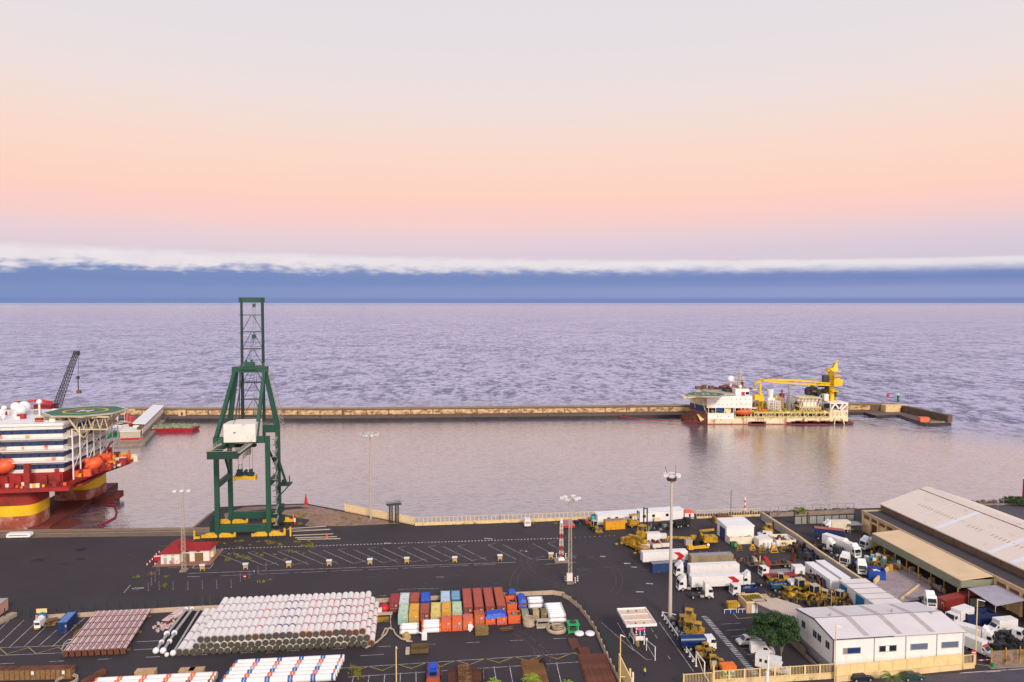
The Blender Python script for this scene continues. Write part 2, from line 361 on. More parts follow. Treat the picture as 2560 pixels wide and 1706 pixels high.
for i in range(14): x = 884+i*39; y = 1690-i*2.6; line(ml, x, y, x-6+i*1.6, 1720, .16)
line(ml, 1504, 1557, 1585, 1697-70, .14); line(ml, 1543, 1556, 1583, 1623, .14); line(ml, 1583, 1623, 1617, 1650, .14); line(ml, 1648, 1556, 1734, 1679, .16)
line(ml, 1616, 1610, 1640, 1650, .12); line(ml, 1617, 1650, 1632, 1649, .14); line(ml, 1556, 1557, 1570, 1566, .12)
for x, y in ((1628, 1572), (1638, 1588), (1670, 1640)): line(ml, x, y, x+5, y+8, .14)
a, b = at(1755, 1543, .016), at(1885, 1692, .016)
for i in range(34):          # hatched strip
    p = a.lerp(b, i/34); q = p+E1*(1.5); ml.quad(p, q, q+E2*.45, p+E2*.45)
for i in range(9): y = 1561+i*15.2; x = 1806+i*13; line(ml, x-3, y, x+46, y-3, .13)
line(ml, 1830, 1529, 1845, 1547, .14); line(ml, 1845, 1547, 1880, 1544, .14)
line(ml, 995, 1474, 1100, 1471, .1); line(ml, 1090, 1443, 1110, 1443, .2); line(ml, 948, 1490, 965, 1489, .2)
line(ml, 975, 1540, 978, 1572, .2); line(ml, 870, 1608, 900, 1606, .2)
line(ml, 420, 1420, 520, 1418, .1); line(ml, 330, 1472, 360, 1470, .5); line(ml, 310, 1482, 326, 1463, .18); line(ml, 335, 1471, 350, 1471, 1.2)
for i, (x, y) in enumerate(((1300, 1378), (1500, 1391), (1577, 1417), (1560, 1409), (1615, 1459), (1300, 1377), (1590, 1480), (960, 1358), (1210, 1346))): line(ml, x, y, x+13+i, y+(i % 3), .6+.2*(i % 2))
line(ml, 2400, 1683, 2560, 1672, .3); line(ml, 2440, 1660, 2500, 1671, .15); line(ml, 2462, 1680, 2500, 1678, .35); line(ml, 900, 1640, 960, 1636, .14)
for (x0, y0, r0, a0, a1) in ((1180, 1640, 14, -40, 50), (1240, 1648, 10, -60, 40), (1600, 1500, 22, 60, 160), (1560, 1460, 30, 100, 190), (1530, 1400, 26, 150, 240), (300, 1430, 30, 20, 120), (900, 1440, 40, 200, 250), (1330, 1440, 24, -30, 70)):
    c = at(x0, y0, .016); 
    for o in (0, 1.9):
        for i in range(14):
            t, u = R(a0+(a1-a0)*i/14), R(a0+(a1-a0)*(i+1)/14); mt_ = tm
            tm.quad(*[c+V((q*math.cos(w), q*math.sin(w), 0)) for q, w in ((r0+o, t), (r0+o+.22, t), (r0+o+.22, u), (r0+o, u))])
struct('tyre_marks', tm, pm('tyre_mark', (80, 72, 76), .9, .3, .5))
tm2 = MB()
for i in range(26):
    x, y = rnd.uniform(0, 1560), rnd.uniform(1365, 1500); c = at(x, y, .014); n = 9; k = rnd.uniform(.4, 2.2); P = [c+V((k*rnd.uniform(.5, 1)*math.cos(j*.7)*1.6, k*rnd.uniform(.5, 1)*math.sin(j*.7), 0)) for j in range(n)]; tm2.add(P, [tuple(range(n))])
struct('oil_stains', tm2, pm('oil_stain', (34, 30, 33), .5, .3, 1))
struct('white_road_marking', ml, wl); struct('yellow_road_marking', my, yl)
# ================================================================ BREAKWATER
r = T('breakwater', 'long concrete breakwater with peeling cream panels on its wall, closing the harbour', 'breakwater', at(1100, 1050, -3), 0)
fl = [(-700, 1047), (300, 1048), (860, 1047.5), (1460, 1041.5), (2122, 1032), (2160, 1032), (2190, 1041), (2245, 1037.5), (2311, 1060), (2378, 1058)]
front = [at(x, y, -1.3) for x, y in fl]
wb = [(-700, 1040), (860, 1040), (1460, 1034), (2122, 1027), (2244, 1028)]
wall = [at(x, y, -1.3) for x, y in wb]
tip = at(2369, 1056, -1.3)
m = MB(); pg = [(p.x, p.y) for p in front]+[(tip.x+3, tip.y+9), (wall[-1].x+4, wall[-1].y+8), (wall[0].x, wall[0].y+10)]
m.prism(pg, -6, -1.3); deck_m = pm('breakwater_deck', (108, 92, 84), .95, .2, .1, .4, (96, 82, 76), stretch=(.3, 1, 1))
m.build('deck', deck_m, r, True)
peel = pm('peeling_wall', (224, 188, 142), .9, .1, .3, .72, (132, 96, 70), stretch=(.5, .5, .9), rs=.6)
oldw = pm('old_wall', (108, 88, 70), .95, .3, .3, .5, (92, 74, 62), bump=.4)
def wseg(m, a, b, z0, z1, t, mi=0):
    d = (b-a).normalized(); n_ = V((-d.y, d.x, 0))*t; m.hexa([a+V((0, 0, z0-a.z)), b+V((0, 0, z0-b.z)), b+n_+V((0, 0, z0-b.z)), a+n_+V((0, 0, z0-a.z)), a+V((0, 0, z1-a.z)), b+V((0, 0, z1-b.z)), b+n_+V((0, 0, z1-b.z)), a+n_+V((0, 0, z1-a.z))], mi)
m = MB()
for a, b in zip(wall, wall[1:]): wseg(m, a, b, -1.3, 3.3, 4.5)
wseg(m, wall[-1], tip, -1.3, 3.4, 3.5, 1)
m.build('wall', [oldw, oldw], r, True)
m = MB()
for k, (a, b) in enumerate(zip(wall, wall[1:])):
    d = (b-a); L = d.length; d.normalize(); n_ = V((d.y, -d.x, 0)); s = 0
    while s < L-2:
        w = min(15.2, L-s-.3); p, q = a+d*s+n_*.12, a+d*(s+w)+n_*.12; z0, z1 = (-.5, 2.6)
        if k < 3 or rnd.random() < .5: m.quad(p+V((0, 0, z0-p.z)), q+V((0, 0, z0-q.z)), q+V((0, 0, z1-q.z)), p+V((0, 0, z1-p.z)))
        s += 15.8
m.build('painted_panel', peel, r, True)
m = MB()
for a, b in zip(wall, wall[1:]): wseg(m, a+V((0, -.25, 0)), b+V((0, -.25, 0)), 3.3, 3.9, 5.2)
m.build('coping', pm('coping', (142, 120, 92), .9, .2, .2), r, True)
m = MB(); [wseg(m, p+V((0, -.25, 0)), q+V((0, -.25, 0)), -3.4, -1.0, .5) for p, q in zip(front, front[1:])]
m.build('kerb', pm('quay_kerb', (62, 54, 50), .95, .3, .2), r, True)
p = at(2232, 1028, -1.3); m = MB(); m.box(p.x, p.y-1, -1.3, 17, 7, 5, rz=.1); h = m.build('signal_hut', cream, r, True)
m = MB(); m.box(p.x+5, p.y-4.7, -1.25, 3.2, .3, 3.4, rz=.1); m.build('doorway', dgrey, h, True) if False else m.build('doorway', dgrey, r, True)
m = MB()
for i in range(9): q = at(420+i*190, 1046-i*1.2, -1.3); m.tube(q, q+V((0, 0, .9)), .35, .45, 8)
m.build('bollards', dgrey, r, True)
# green beacon tower and small masts
p = pv(2245, 1006, wall[-1].y+3); m = MB()
m.tube(p, p+V((0, 0, 3.6)), .95, .6, 12); m.tube(p+V((0, 0, 3.6)), p+V((0, 0, 5.2)), .6, 1.0, 12)
r2 = T('beacon', 'green harbour beacon tower at the bend of the breakwater', 'beacon', p, 0)
m.build('tower', pm('beacon_green', (20, 96, 66), .6), r2, True); m = MB(); m.tube(p+V((0, 0, 5.2)), p+V((0, 0, 5.4)), 1.1, 1.1, 12); m.tube(p+V((0, 0, 5.4)), p+V((0, 0, 6.3)), .4, .4, 10); m.ball(p+V((0, 0, 6.3)), .42); m.build('lantern', pm('lantern', (190, 225, 205), .3), r2, True)
for i, (px, t, b, l) in enumerate(((2148, 992, 1010, 'thin pole on the breakwater wall just right of the yellow crane vessel'), (2219, 984, 1008, 'thin pole with red top mark left of the green beacon'), (2273, 988, 1012, 'thin pole on the breakwater arm right of the green beacon'), (2331, 998, 1024, 'thin pole near the outer end of the breakwater arm'), (2357, 998, 1034, 'outermost thin pole standing at the tip of the breakwater arm'), (401, 1008, 1026, 'thin pole on the breakwater wall behind the floating pier'), (1900, 0, 0, ''))):
    if not l: continue
    q = pv(px, b+2, wall[-1].y+2 if px > 500 else wall[0].y+3); m = MB(); zt = zup(q.y, t); m.tube((0, 0, 0), (0, 0, zt-q.z), .16, .1, 6)
    if px == 2219: m.box(0, 0, zt-q.z-3, 1.6, .6, 2.6, 1)
    m.box(0, 0, 0, .8, .8, .3)
    solo('signal_pole', l, 'pole', m, [lgrey, red], q, 0, 'poles on the breakwater')
def container(name, label, a, b, L, Hc, col, group=None, end=None, cat='shipping container', z=None, top=None, rods=True, marks=True):
    """a, b: front corner points (world) of the near face; L metres deep"""
    d = (b-a); w = d.length; rz = math.atan2(d.y, d.x); r = T(name, label, cat, a, rz, group)
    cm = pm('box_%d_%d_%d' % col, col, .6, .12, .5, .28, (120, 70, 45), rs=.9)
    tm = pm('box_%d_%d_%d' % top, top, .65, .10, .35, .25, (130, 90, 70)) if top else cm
    m = MB(); m.b2(.06, .1, .12, w-.06, L-.06, Hc-.1)
    for x in (.09, w-.09):
        for y in (.09, L-.09): m.box(x, y, 0, .18, .18, Hc)
    for y in (.09, L-.09): m.b2(.18, y-.07, Hc-.2, w-.18, y+.07, Hc-.01); m.b2(.18, y-.07, .02, w-.18, y+.07, .2)
    for x in (.09, w-.09): m.b2(x-.07, .18, Hc-.2, x+.07, L-.18, Hc-.012); m.b2(x-.07, .18, .025, x+.07, L-.18, .2)
    n = int(L/.7)
    for i in range(n): y = .5+(L-1)*i/n; m.b2(.0, y, .2, .07, y+.3, Hc-.2); m.b2(w-.07, y, .2, w, y+.3, Hc-.2)
    m.build('body', cm, r)
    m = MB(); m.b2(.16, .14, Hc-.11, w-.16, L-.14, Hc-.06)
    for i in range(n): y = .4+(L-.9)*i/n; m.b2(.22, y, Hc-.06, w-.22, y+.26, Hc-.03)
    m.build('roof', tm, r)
    for k in (0, 1):
        x0 = .18+k*(w/2-.16); x1 = x0+w/2-.2; m = MB(); m.b2(x0, .03, .2, x1, .1, Hc-.22)
        dr = m.build('door', cm, r)
        if rods:
            m = MB()
            for x in (x0+.28, x1-.28): m.tube((x, 0, .2), (x, 0, Hc-.2), .035, n=5); m.box(x, -.02, Hc*.4, .3, .05, .12)
            m.build('lock_rod', lgrey, dr)
    if marks:
        m = MB(); m.b2(w*.62, .0, Hc*.70, w*.80, .025, Hc*.75); m.b2(w*.62, .0, Hc*.62, w*.75, .025, Hc*.66); m.build('marking', white, r)
    return r
a = at(2301, 1056, -1.3); container('shipping_container', 'faded orange container standing alone at the tip of the breakwater', a, a+V((6.0, -.6, 0)), 4, 3.2, (226, 118, 84), rods=False, marks=False)
p = at(2342, 1058, -1.3); m = MB(); m.box(0, 0, 0, 10, .8, 1.0); m.box(0, 0, 1.0, 10.3, 1.0, .2)
solo('barrier_wall', 'low pale barrier wall beside the orange container at the breakwater tip', 'barrier', m, concrete, p, .0)
p = at(458, 1039, -1.3); m = MB(); m.box(0, 0, 0, 5, 4, 4); m.box(0, 0, 4, 5.4, 4.4, .3); m.box(0, -2.05, .2, 1.2, .1, 2.4, 1)
solo('hut', 'small white hut against the breakwater wall above the red barge', 'hut', m, [cream, dgrey], p, 0)
# ================================================================ FLOATING PIER + BOATS
fz = -1.6
c4 = [at(284, 1113, fz), at(362, 1108, fz), at(416, 1047, fz), at(350, 1047, fz)]
r = T('floating_pier', 'pale floating pier with a long white roofed shed leading out from the breakwater', 'pier', V((c4[0].x, c4[0].y, -3)), 0)
m = MB(); m.prism([(p.x, p.y) for p in c4], -3.4, fz); m.build('pontoon', concrete, r, True)
q = [at(300, 1103, fz), at(351, 1101, fz), at(357, 1094, fz), at(306, 1097, fz)]
m = MB(); bz = zup(q[0].y, 1086); yl0 = q[0].y
ax = V((q[1].x-q[0].x, q[1].y-q[0].y, 0)); dp = (c4[2]-c4[1]); dp.z = 0; dp.normalize()
def block(m, a, ax, dp, L, z0, z1, mi=0):
    P = [a, a+ax, a+ax+dp*L, a+dp*L]; m.hexa([V((p.x, p.y, z)) for z in (z0, z1) for p in P], mi)
block(m, q[0], ax, dp, 16, fz, 3.6); m.build('end_block', beige, r, True)
m = MB(); block(m, q[0]-ax*.02-dp*.3, ax*1.04, dp, 16.5, 3.6, 3.95); m.build('end_roof', dwhite, r, True)
m = MB(); a2 = q[0]+ax*.02-dp*.15; block(m, a2, ax*.96, dp, .12, fz+.3, fz+1.6); m.build('red_panel', red, r, True)
Lx = 92; m = MB(); a2 = q[0]+ax*.78+dp*4; block(m, a2, ax*.30, dp, Lx, fz, fz+2.6, 0); block(m, a2, ax*.26, dp, Lx, fz+2.6, 5.2, 1); block(m, a2+ax*.265, ax*.02, dp, Lx, fz+3, 4.6, 2); m.build('shed_wall', [concrete, brown, dwhite], r, True)
m = MB(); a2 = q[0]+ax*.40+dp*14
P = [a2, a2+ax*.68, a2+ax*.68+dp*(Lx-10), a2+dp*(Lx-10)]; zz = (6.2, 5.4, 5.4, 6.2); m.hexa([V((p.x, p.y, z)) for p, z in zip(P, zz)]+[V((p.x, p.y, z+.35)) for p, z in zip(P, zz)]); m.build('shed_roof', white, r, True)
m = MB(); block(m, a2+ax*.04, ax*.6, dp, Lx-12, fz, 4.9); m.build('shed', dwhite, r, True)
def boat(name, label, px, py, L, Wd, rz, hc, dkc, kind, z=-3):
    r = T(name, label, 'boat' if kind != 'barge' else 'barge', at(px, py, z), rz); h = 2.2
    pr = [(-L/2, -Wd/2*.8), (-L/2, Wd/2*.8), (L*.2, Wd/2), (L*.42, Wd*.28), (L/2, 0), (L*.42, -Wd*.28), (L*.2, -Wd/2)] if kind != 'barge' else [(-L/2, -Wd/2), (-L/2, Wd/2), (L/2, Wd/2), (L/2, -Wd/2)]
    m = MB(); n = len(pr); P = [(x*.93, y*.85, -.5) for x, y in pr]+[(x, y, h+(.9 if x > L*.3 and kind != 'barge' else 0)) for x, y in pr]
    m.add(P, [(i, (i+1) % n, n+(i+1) % n, n+i) for i in range(n)]+[tuple(range(n, 2*n))]); m.build('hull', hc, r)
    m = MB(); m.prism([(x*.92, y*.9) for x, y in pr], h+.0, h+.1); m.build('deck', dkc, r)
    return r, h
g_ = pm('boat_green', (20, 130, 60), .5, .15, .5)
bt, h = boat('workboat', 'green hulled workboat with white wheelhouse moored by the pier', 285, 1088, 24, 9, R(250), g_, rust, 'boat')
m = MB(); m.box(-5, 0, h, 7, 6, 3); m.box(-5.5, 0, h+3, 5, 5, 2.4); m.tube((-8, 0, h+5), (-8, 0, h+11), .12, n=5); m.build('wheelhouse', dwhite, bt)
m = MB(); m.box(-5.5, 0, h+3.7, 5.06, 5.06, .9); m.box(2, 0, h, 4, 3, 1.6, 1); m.build('windows', [glass, pm('boat_blue', (20, 130, 190))], bt)
bt, h = boat('tugboat', 'small dark red tugboat moored left of the white pier shed', 330, 1068, 20, 8, R(80), pm('tug_red', (150, 40, 45), .6, .2), rust, 'boat')
m = MB(); m.box(-2, 0, h, 8, 5, 2.8); m.box(-1, 0, h+2.8, 4, 4, 2.2); m.tube((-4, 0, h+2.8), (-4, 0, h+7), .7, n=8); m.build('cabin', pm('cabin_pink', (196, 88, 88), .6), bt)
bt, h = boat('barge', 'red flat barge heaped with grey green scrap beside the pier', 438, 1077, 27, 12, R(3), pm('barge_red', (178, 34, 40), .6, .2), brown, 'barge')
m = MB()
for i in range(70): m.box(rnd.uniform(-12, 12), rnd.uniform(-5, 5), h, rnd.uniform(.8, 3), rnd.uniform(.4, 2), rnd.uniform(.5, 1.8), 0, rnd.random()*3, .6)
m.build('scrap_heap', pm('scrap_green', (140, 150, 118), .9, .35, 1), bt)
# ================================================================ HELIDECK helper
hg = pm('helideck_green', (66, 108, 86), .8, .15, .2); hyel = pm('helideck_yellow', (225, 175, 50), .7); 
def helideck(parent, c, r, squash, mats=None):
    """c world centre; octagon with perimeter line, ring and H"""
    rt = bpy.data.objects.new('helideck', None); 
    m = MB(); P = [(c.x+r*math.cos(R(22.5+45*i)), c.y+r*math.sin(R(22.5+45*i))*squash) for i in range(8)]
    m.prism(P, c.z-.7, c.z, 1, 0); o = m.build('helideck', [hg, beige], parent, True)
    m = MB(); z = c.z+.05
    for i in range(8):
        a = V((*P[i], z)); b = V((*P[(i+1) % 8], z)); ca = V((c.x, c.y, z)); m.quad(a, b, b.lerp(ca, .035), a.lerp(ca, .035))
    w = r*.035
    for s in (-1, 1): m.b2(c.x+s*r*.13-w, c.y-r*.17*squash, z-.02, c.x+s*r*.13+w, c.y+r*.17*squash, z)
    m.b2(c.x-r*.13+w, c.y-w, z-.02, c.x+r*.13-w, c.y+w, z-.002); hm = m.build('deck_marking', white, o, False)
    hm.data.transform(mw(parent).inverted())
    m = MB(); n = 40; Q = [(c.x+q*math.cos(2*math.pi*i/n), c.y+q*squash*math.sin(2*math.pi*i/n), z) for q in (r*.48, r*.55) for i in range(n)]
    m.add(Q, [(i, (i+1) % n, n+(i+1) % n, n+i) for i in range(n)]); q = m.build('landing_circle', hyel, o); q.data.transform(mw(parent).inverted())
    return o
# ================================================================ RIG (left)
rr = T('accommodation_rig', 'red and white floating accommodation rig on thick columns moored at the left quay', 'rig', at(65, 1327, -3), R(9))
rc, rs_ = math.cos(R(9)), math.sin(R(9)); RE = V((rc, rs_, 0)); RN = V((-rs_, rc, 0))
corner = pv(160, 1179, 256); corner.z = 0                     # front right corner of the house
def rl(x, y, z=0): return corner+RE*x+RN*y+V((0, 0, z))        # rig frame: x right, y away from camera
def rbox(m, x0, y0, z0, x1, y1, z1, mi=0): m.hexa([rl(x, y, z) for z in (z0, z1) for x, y in ((x0, y0), (x1, y0), (x1, y1), (x0, y1))], mi)
def rcol(name_lab, cx, cy, rad, zt):
    n = 28; 
    def sq(i, k=1):
        t = 2*math.pi*i/n; c_, s_ = math.cos(t), math.sin(t); q = (abs(c_)**4+abs(s_)**4)**-.25; return cx+rad*k*q*c_, cy+rad*k*q*s_
    def lay(z0, z1, k, mat, nm):
        m = MB(); P = [rl(*sq(i, k), z) for z in (z0, z1) for i in range(n)]; m.add(P, [(i, (i+1) % n, n+(i+1) % n, n+i) for i in range(n)], 0, True); m.add(P, [tuple(range(n, 2*n))]); return m.build(nm, mat, rr, True)
    c = lay(zt-4.6*0, zt, 1, rigred, 'column') if False else lay(-6, zt, 1, rigred, 'column')
    lay(2.8, 6.6, 1.006, pm('rig_yellow', (238, 190, 20), .6, .12, .2), 'yellow_band'); lay(-6, 2.75, 1.005, rigrust, 'column_foot')
hz = 17.6; dz = 12.2
rcol('', -16.2, 4, 7.4, dz); rcol('', -11, 40, 8.2, dz+1); rcol('', -62, 4, 8.3, dz)
m = MB()
rbox(m, -22, -3, -5, -4, 60, -1.4); P = [(-4, -6), (0, -5), (4, 4), (2, 7), (-4, 8)]
m.prism([tuple(rl(*p))[:2] for p in P], -4, -2.3)
rbox(m, -12, 33, -4.5, 1, 46, -1.0); rbox(m, .9, 33.5, -4.4, 5, 37, -.6); rbox(m, 4.2, 33, -1.8, 6.2, 38, .6)
m.build('pontoon', pm('pontoon_red', (112, 48, 40), .8, .25, .2, .4, (86, 52, 44)), rr, True)
m = MB()
rbox(m, -60, -7, dz, 4.5, 46, dz+1.3); rbox(m, 4.5, -2, dz+.3, 7, 44, dz+1.2)
P = [(4.5, -7), (6.5, -2), (10, 18), (11, 27), (4.5, 40)]; m.prism([tuple(rl(*p))[:2] for p in P], dz+2.2, dz+3.1)
m.build('main_deck', rigred, rr, True)
m = MB(); rbox(m, -60, -1, dz+1.3, 0, 45, hz); rbox(m, 0, 8, dz+1.3, 4, 42, hz-1.4)
for i in range(14): rbox(m, -58+i*4.3, -2.2+(i % 3)*.4, dz+1.3, -56.4+i*4.3, -1, hz-.6)
for x in (-22, -10.5): rbox(m, x, -6, dz+1.3, x+1.8, -4.4, hz+4.4)
m.build('deck_machinery', rigred, rr, True)
m = MB(); rm = rnd
for i in range(46):
    x = rm.uniform(-40, 3); y = rm.uniform(-6, -2.5); s = rm.uniform(.3, 1); m = MB(); rbox(m, x, y, dz+1.31, x+s*1.4, y+.6, dz+1.31+s*1.6); m.build('deck_equipment', rm.choice((rigred, rigred, yellow, dwhite, orange)), rr, True)
for i in range(52):
    y = rm.uniform(0, 26); x = 5+y*.36+rm.uniform(-3, 1); s = rm.uniform(.5, 1.6); m = MB(); rbox(m, x, y, dz+3.11, x+s*1.6, y+1.4, dz+3.11+s*1.7); m.build('deck_equipment', rm.choice((rigred, rigred, rigred, yellow, dwhite, orange)), rr, True)
# house: five floors, pale walls with blue window bands
m = MB(); mb = MB(); mw_ = MB(); fh = 4.25; nf = 4; hx, hy = -70, 37
for f in range(nf):
    z0 = hz+f*fh; rbox(m, hx, 0, z0, 0, hy, z0+fh-.02)
    if f < nf: rbox(mb, hx, -.06, z0+1.3, .02, .0, z0+2.9); rbox(mb, 0.0, 0.02, z0+1.3, .06, hy, z0+2.9)
    for i in range(16): rbox(mw_, -2.6-i*2.9, -.1, z0+1.7, -1.9-i*2.9, -.065, z0+2.4)
house = m.build('accommodation_block', dwhite, rr, True)
mb.build('window_band', pm('rig_blue', (36, 56, 98), .5, .2, .3), rr, True); mw_.build('windows', glass, rr, True)
m = MB()
for f in range(1, nf): rbox(m, hx, -2.2, hz+f*fh-.25, 2.4, -.07, hz+f*fh); rbox(m, .07, -.07, hz+f*fh-.25, 3.4, hy+6, hz+f*fh)
rbox(m, hx, -.6, hz+nf*fh-.01, .6, hy+1, hz+nf*fh+.9)
m.build('walkway', white, rr, True)
m = MB()
for f in range(1, nf):
    z = hz+f*fh
    for h_ in (.55, 1.1): m.bar(rl(hx, -2.2, z+h_), rl(2.4, -2.2, z+h_), .09); m.bar(rl(3.4, 0, z+h_), rl(3.4, hy+6, z+h_), .09)
    for i in range(26): m.bar(rl(2.4-i*2, -2.2, z), rl(2.4-i*2, -2.2, z+1.1), .08)
    for i in range(18): m.bar(rl(3.4, i*2.4, z), rl(3.4, i*2.4, z+1.1), .08)
for i in range(8): m.bar(rl(3.6, -1+i*6, hz-3), rl(3.6, -1+i*6, hz+nf*fh-1.5), .38); 
for i in range(7): m.bar(rl(3.6, -1+i*6, hz+1+(i % 2)*6), rl(3.6, 5+i*6, hz+6+(i % 2)*3), .2)
m.build('handrail', white, rr, True)
m = MB()      # clutter on the walls: cabinets, pipes, ladders
for i in range(40):
    f = rm.randrange(nf); x = -rm.uniform(2, 44); z = hz+f*fh+rm.uniform(.1, .6); m = MB(); rbox(m, x, -.8, z, x+rm.uniform(.5, 1.6), -.07, z+rm.uniform(.6, 1.1)); m.build('wall_cabinet', rm.choice((rigred, orange, beige, yellow)), rr, True)
m = MB()
for x in (-21, -40): rbox(m, x, -.4, hz+3, x+.25, -.08, hz+nf*fh, 0)
for i in range(8): rbox(m, 0.1, 3+i*4.4, hz+rm.uniform(0, 12), 1.2, 4.6+i*4.4, hz+12+rm.uniform(1, 3), 2)
m.build('wall_fittings', [rigred, orange, beige, yellow], rr, True)
zt = hz+nf*fh+.9
m = MB()
for i in range(46): x = rm.uniform(-48, -3); y = rm.uniform(1, 34); s = rm.uniform(.4, 1.8); m = MB(); rbox(m, x, y, zt, x+s*1.5, y+s, zt+s); m.build('roof_unit', rm.choice((dwhite, dwhite, dwhite, rigred, grey)), rr, True)
m = MB()
for i in range(6): m.bar(rl(-45+i*7, -1, zt), rl(-45+i*7, -1, zt+1.1), .1)
for h_ in (.6, 1.1): m.bar(rl(-60, -1, zt+h_), rl(0, -1, zt+h_), .1)
m.build('roof_rail', dwhite, rr, True)
def radome(px, py, rad, Yw, pole=3):
    c = pv(px, py, Yw); m = MB(); m.ball(c, rad, 0, 16, 10); m.tube(c-V((0, 0, rad*.8)), c-V((0, 0, rad+pole)), rad*.35, n=10); m.build('radome', white, rr, True)
radome(60, 1018, 2.3, 276); radome(52, 1024, 1.9, 270, 3); radome(39, 1017, 1.7, 270, 4); radome(98, 1005, 1.0, 272, 5); radome(10, 1020, .9, 268, 3); radome(6, 1031, 1.0, 262, 2)
hc = pv(214, 1027, 264); hc.z = zt+2.2; hc = at(214, 1027.5, zt+2.2)
helideck(rr, hc, 14.4, .92)
m = MB()
def hb_(a, b, w=.4): m.bar(a, b, w)
zz = hc.z-.7
for dx, dy in ((-9, -9), (0, -11), (9, -8), (13, 0), (9, 9)):
    hb_(V((hc.x+dx, hc.y+dy, zz)), rl(4, hy*.5+dy*1.2, zt-6-abs(dx)*.1), .5)
    hb_(V((hc.x+dx, hc.y+dy, zz)), V((hc.x+dx*.5, hc.y+dy*.5, zz-5)), .35); hb_(V((hc.x+dx*.5, hc.y+dy*.5, zz-5)), V((hc.x+dx-4, hc.y+dy, zz)), .3)
for s in (-9, -3, 3, 9): hb_(V((hc.x-13, hc.y+s, zz-.2)), V((hc.x+14, hc.y+s, zz-.2)), .5); hb_(V((hc.x+s, hc.y-11, zz-.3)), V((hc.x+s, hc.y+11, zz-.3)), .4)
for s in (-8, 8): hb_(V((hc.x-6, hc.y+s, zz-5)), V((hc.x+13, hc.y+s, zz-5)), .45)
for i in range(7): hb_(V((hc.x-8+i*3, hc.y-8, zz-5)), V((hc.x-6.5+i*3, hc.y-8, zz)), .25); hb_(V((hc.x-6.5+i*3, hc.y-8, zz)), V((hc.x-5+i*3, hc.y-8, zz-5)), .25)
m.build('helideck_truss', pm('truss_cream', (214, 196, 160), .7, .12, .6, .3, (170, 130, 90)), rr, True)
m = MB(); 
for i in range(24):
    t = 2*math.pi*i/24; t2 = 2*math.pi*(i+1)/24; k = 15.4; m.quad(*[V((hc.x+q*math.cos(u), hc.y+q*.84*math.sin(u), hc.z-.75+(.35 if q > 15 else 0))) for q, u in ((14.2, t), (k, t), (k, t2), (14.2, t2))])
m.build('safety_net', beige, rr, True)
def lifeboat(parent, a, b, rad, mat, name='lifeboat', sl=True):
    a = V(a); b = V(b); m = MB(); n = 10; ns = 9; P = []; d = (b-a).normalized(); x = d.cross(V((0, 0, 1))).normalized(); y = x.cross(d)
    for i in range(ns+1):
        t = i/ns; k = math.sin(math.pi*(.06+.88*t))**.45
        for j in range(n): u = 2*math.pi*j/n; P.append(a.lerp(b, t)+(x*math.cos(u)+y*math.sin(u)*1.05)*rad*k)
    m.add(P, [(i*n+j, i*n+(j+1) % n, (i+1)*n+(j+1) % n, (i+1)*n+j) for i in range(ns) for j in range(n)], 0, True); m.add(P, [tuple(range(n)), tuple(range(ns*n, ns*n+n))])
    c = a.lerp(b, .3)+y*rad; m.tube(c-y*.3, c+y*rad*.45, rad*.45, rad*.35, 8)
    return m.build(name, mat, parent, True)
def topboat(lab, px0, py0, px1, py1, Yw, rad):
    a = pv(px0, py0, Yw); b = pv(px1, py1, Yw+3); r_ = T('lifeboat', lab, 'lifeboat', a.lerp(b, .5), 0, 'orange lifeboats of the rig and the crane vessel'); lifeboat(r_, a, b, rad, orange, 'hull')
    m = MB(); d = (b-a).normalized()
    m.bar(a.lerp(b, .08)-V((0, rad*.98, 0))+V((0, 0, -.1)), b.lerp(a, .08)-V((0, rad*.98, 0))+V((0, 0, -.1)), .22, .12); m.build('rubbing_strake', dgrey, r_, True)
topboat('orange lifeboat slung under the corner of the rig, beside its far yellow banded column', 216, 1172, 254, 1148, 262, 2.3)
topboat('orange lifeboat hanging at the left edge of the rig', -12, 1176, 36, 1156, 250, 2.6)
m = MB()
for (x0, y0, x1, y1) in ((212, 1150, 220, 1175), (236, 1140, 250, 1150), (250, 1140, 262, 1165), (0, 1135, 20, 1152), (8, 1132, 6, 1160), (268, 1163, 225, 1188), (300, 1157, 225, 1190), (264, 1128, 275, 1110), (275, 1110, 282, 1104)): m.bar(pv(x0, y0, 265), pv(x1, y1, 265), .6)
m.build('davit', rigred, rr, True)
# outrigger platform with orange gear
pc = at(302, 1151, 16.5); m = MB(); P = [(pc.x-12, pc.y-2), (pc.x+3.5, pc.y-3), (pc.x+4.2, pc.y+6), (pc.x-12, pc.y+7)]; m.prism(P, 15.6, 16.5); m.bar((pc.x+4, pc.y, 15.6), tuple(rl(5, 20, dz)), .8); m.build('outrigger_platform', rigred, rr, True)
m = MB(); 
for i in range(26): x = rm.uniform(-11, 3); s = rm.uniform(.5, 1.6); m.box(pc.x+x, pc.y+rm.uniform(-1, 6), 16.5, s*1.2, s, s*1.5, rm.choice((0, 0, 1, 2)), rm.random())
m.tube((pc.x-9, pc.y, 17.8), (pc.x-4, pc.y+1, 17.8), 1.6, n=12); m.bar((pc.x+3, pc.y, 16.5), (pc.x+3.4, pc.y, 20.5), .5)
m.build('winch_gear', [orange, yellow, dwhite], rr, True)
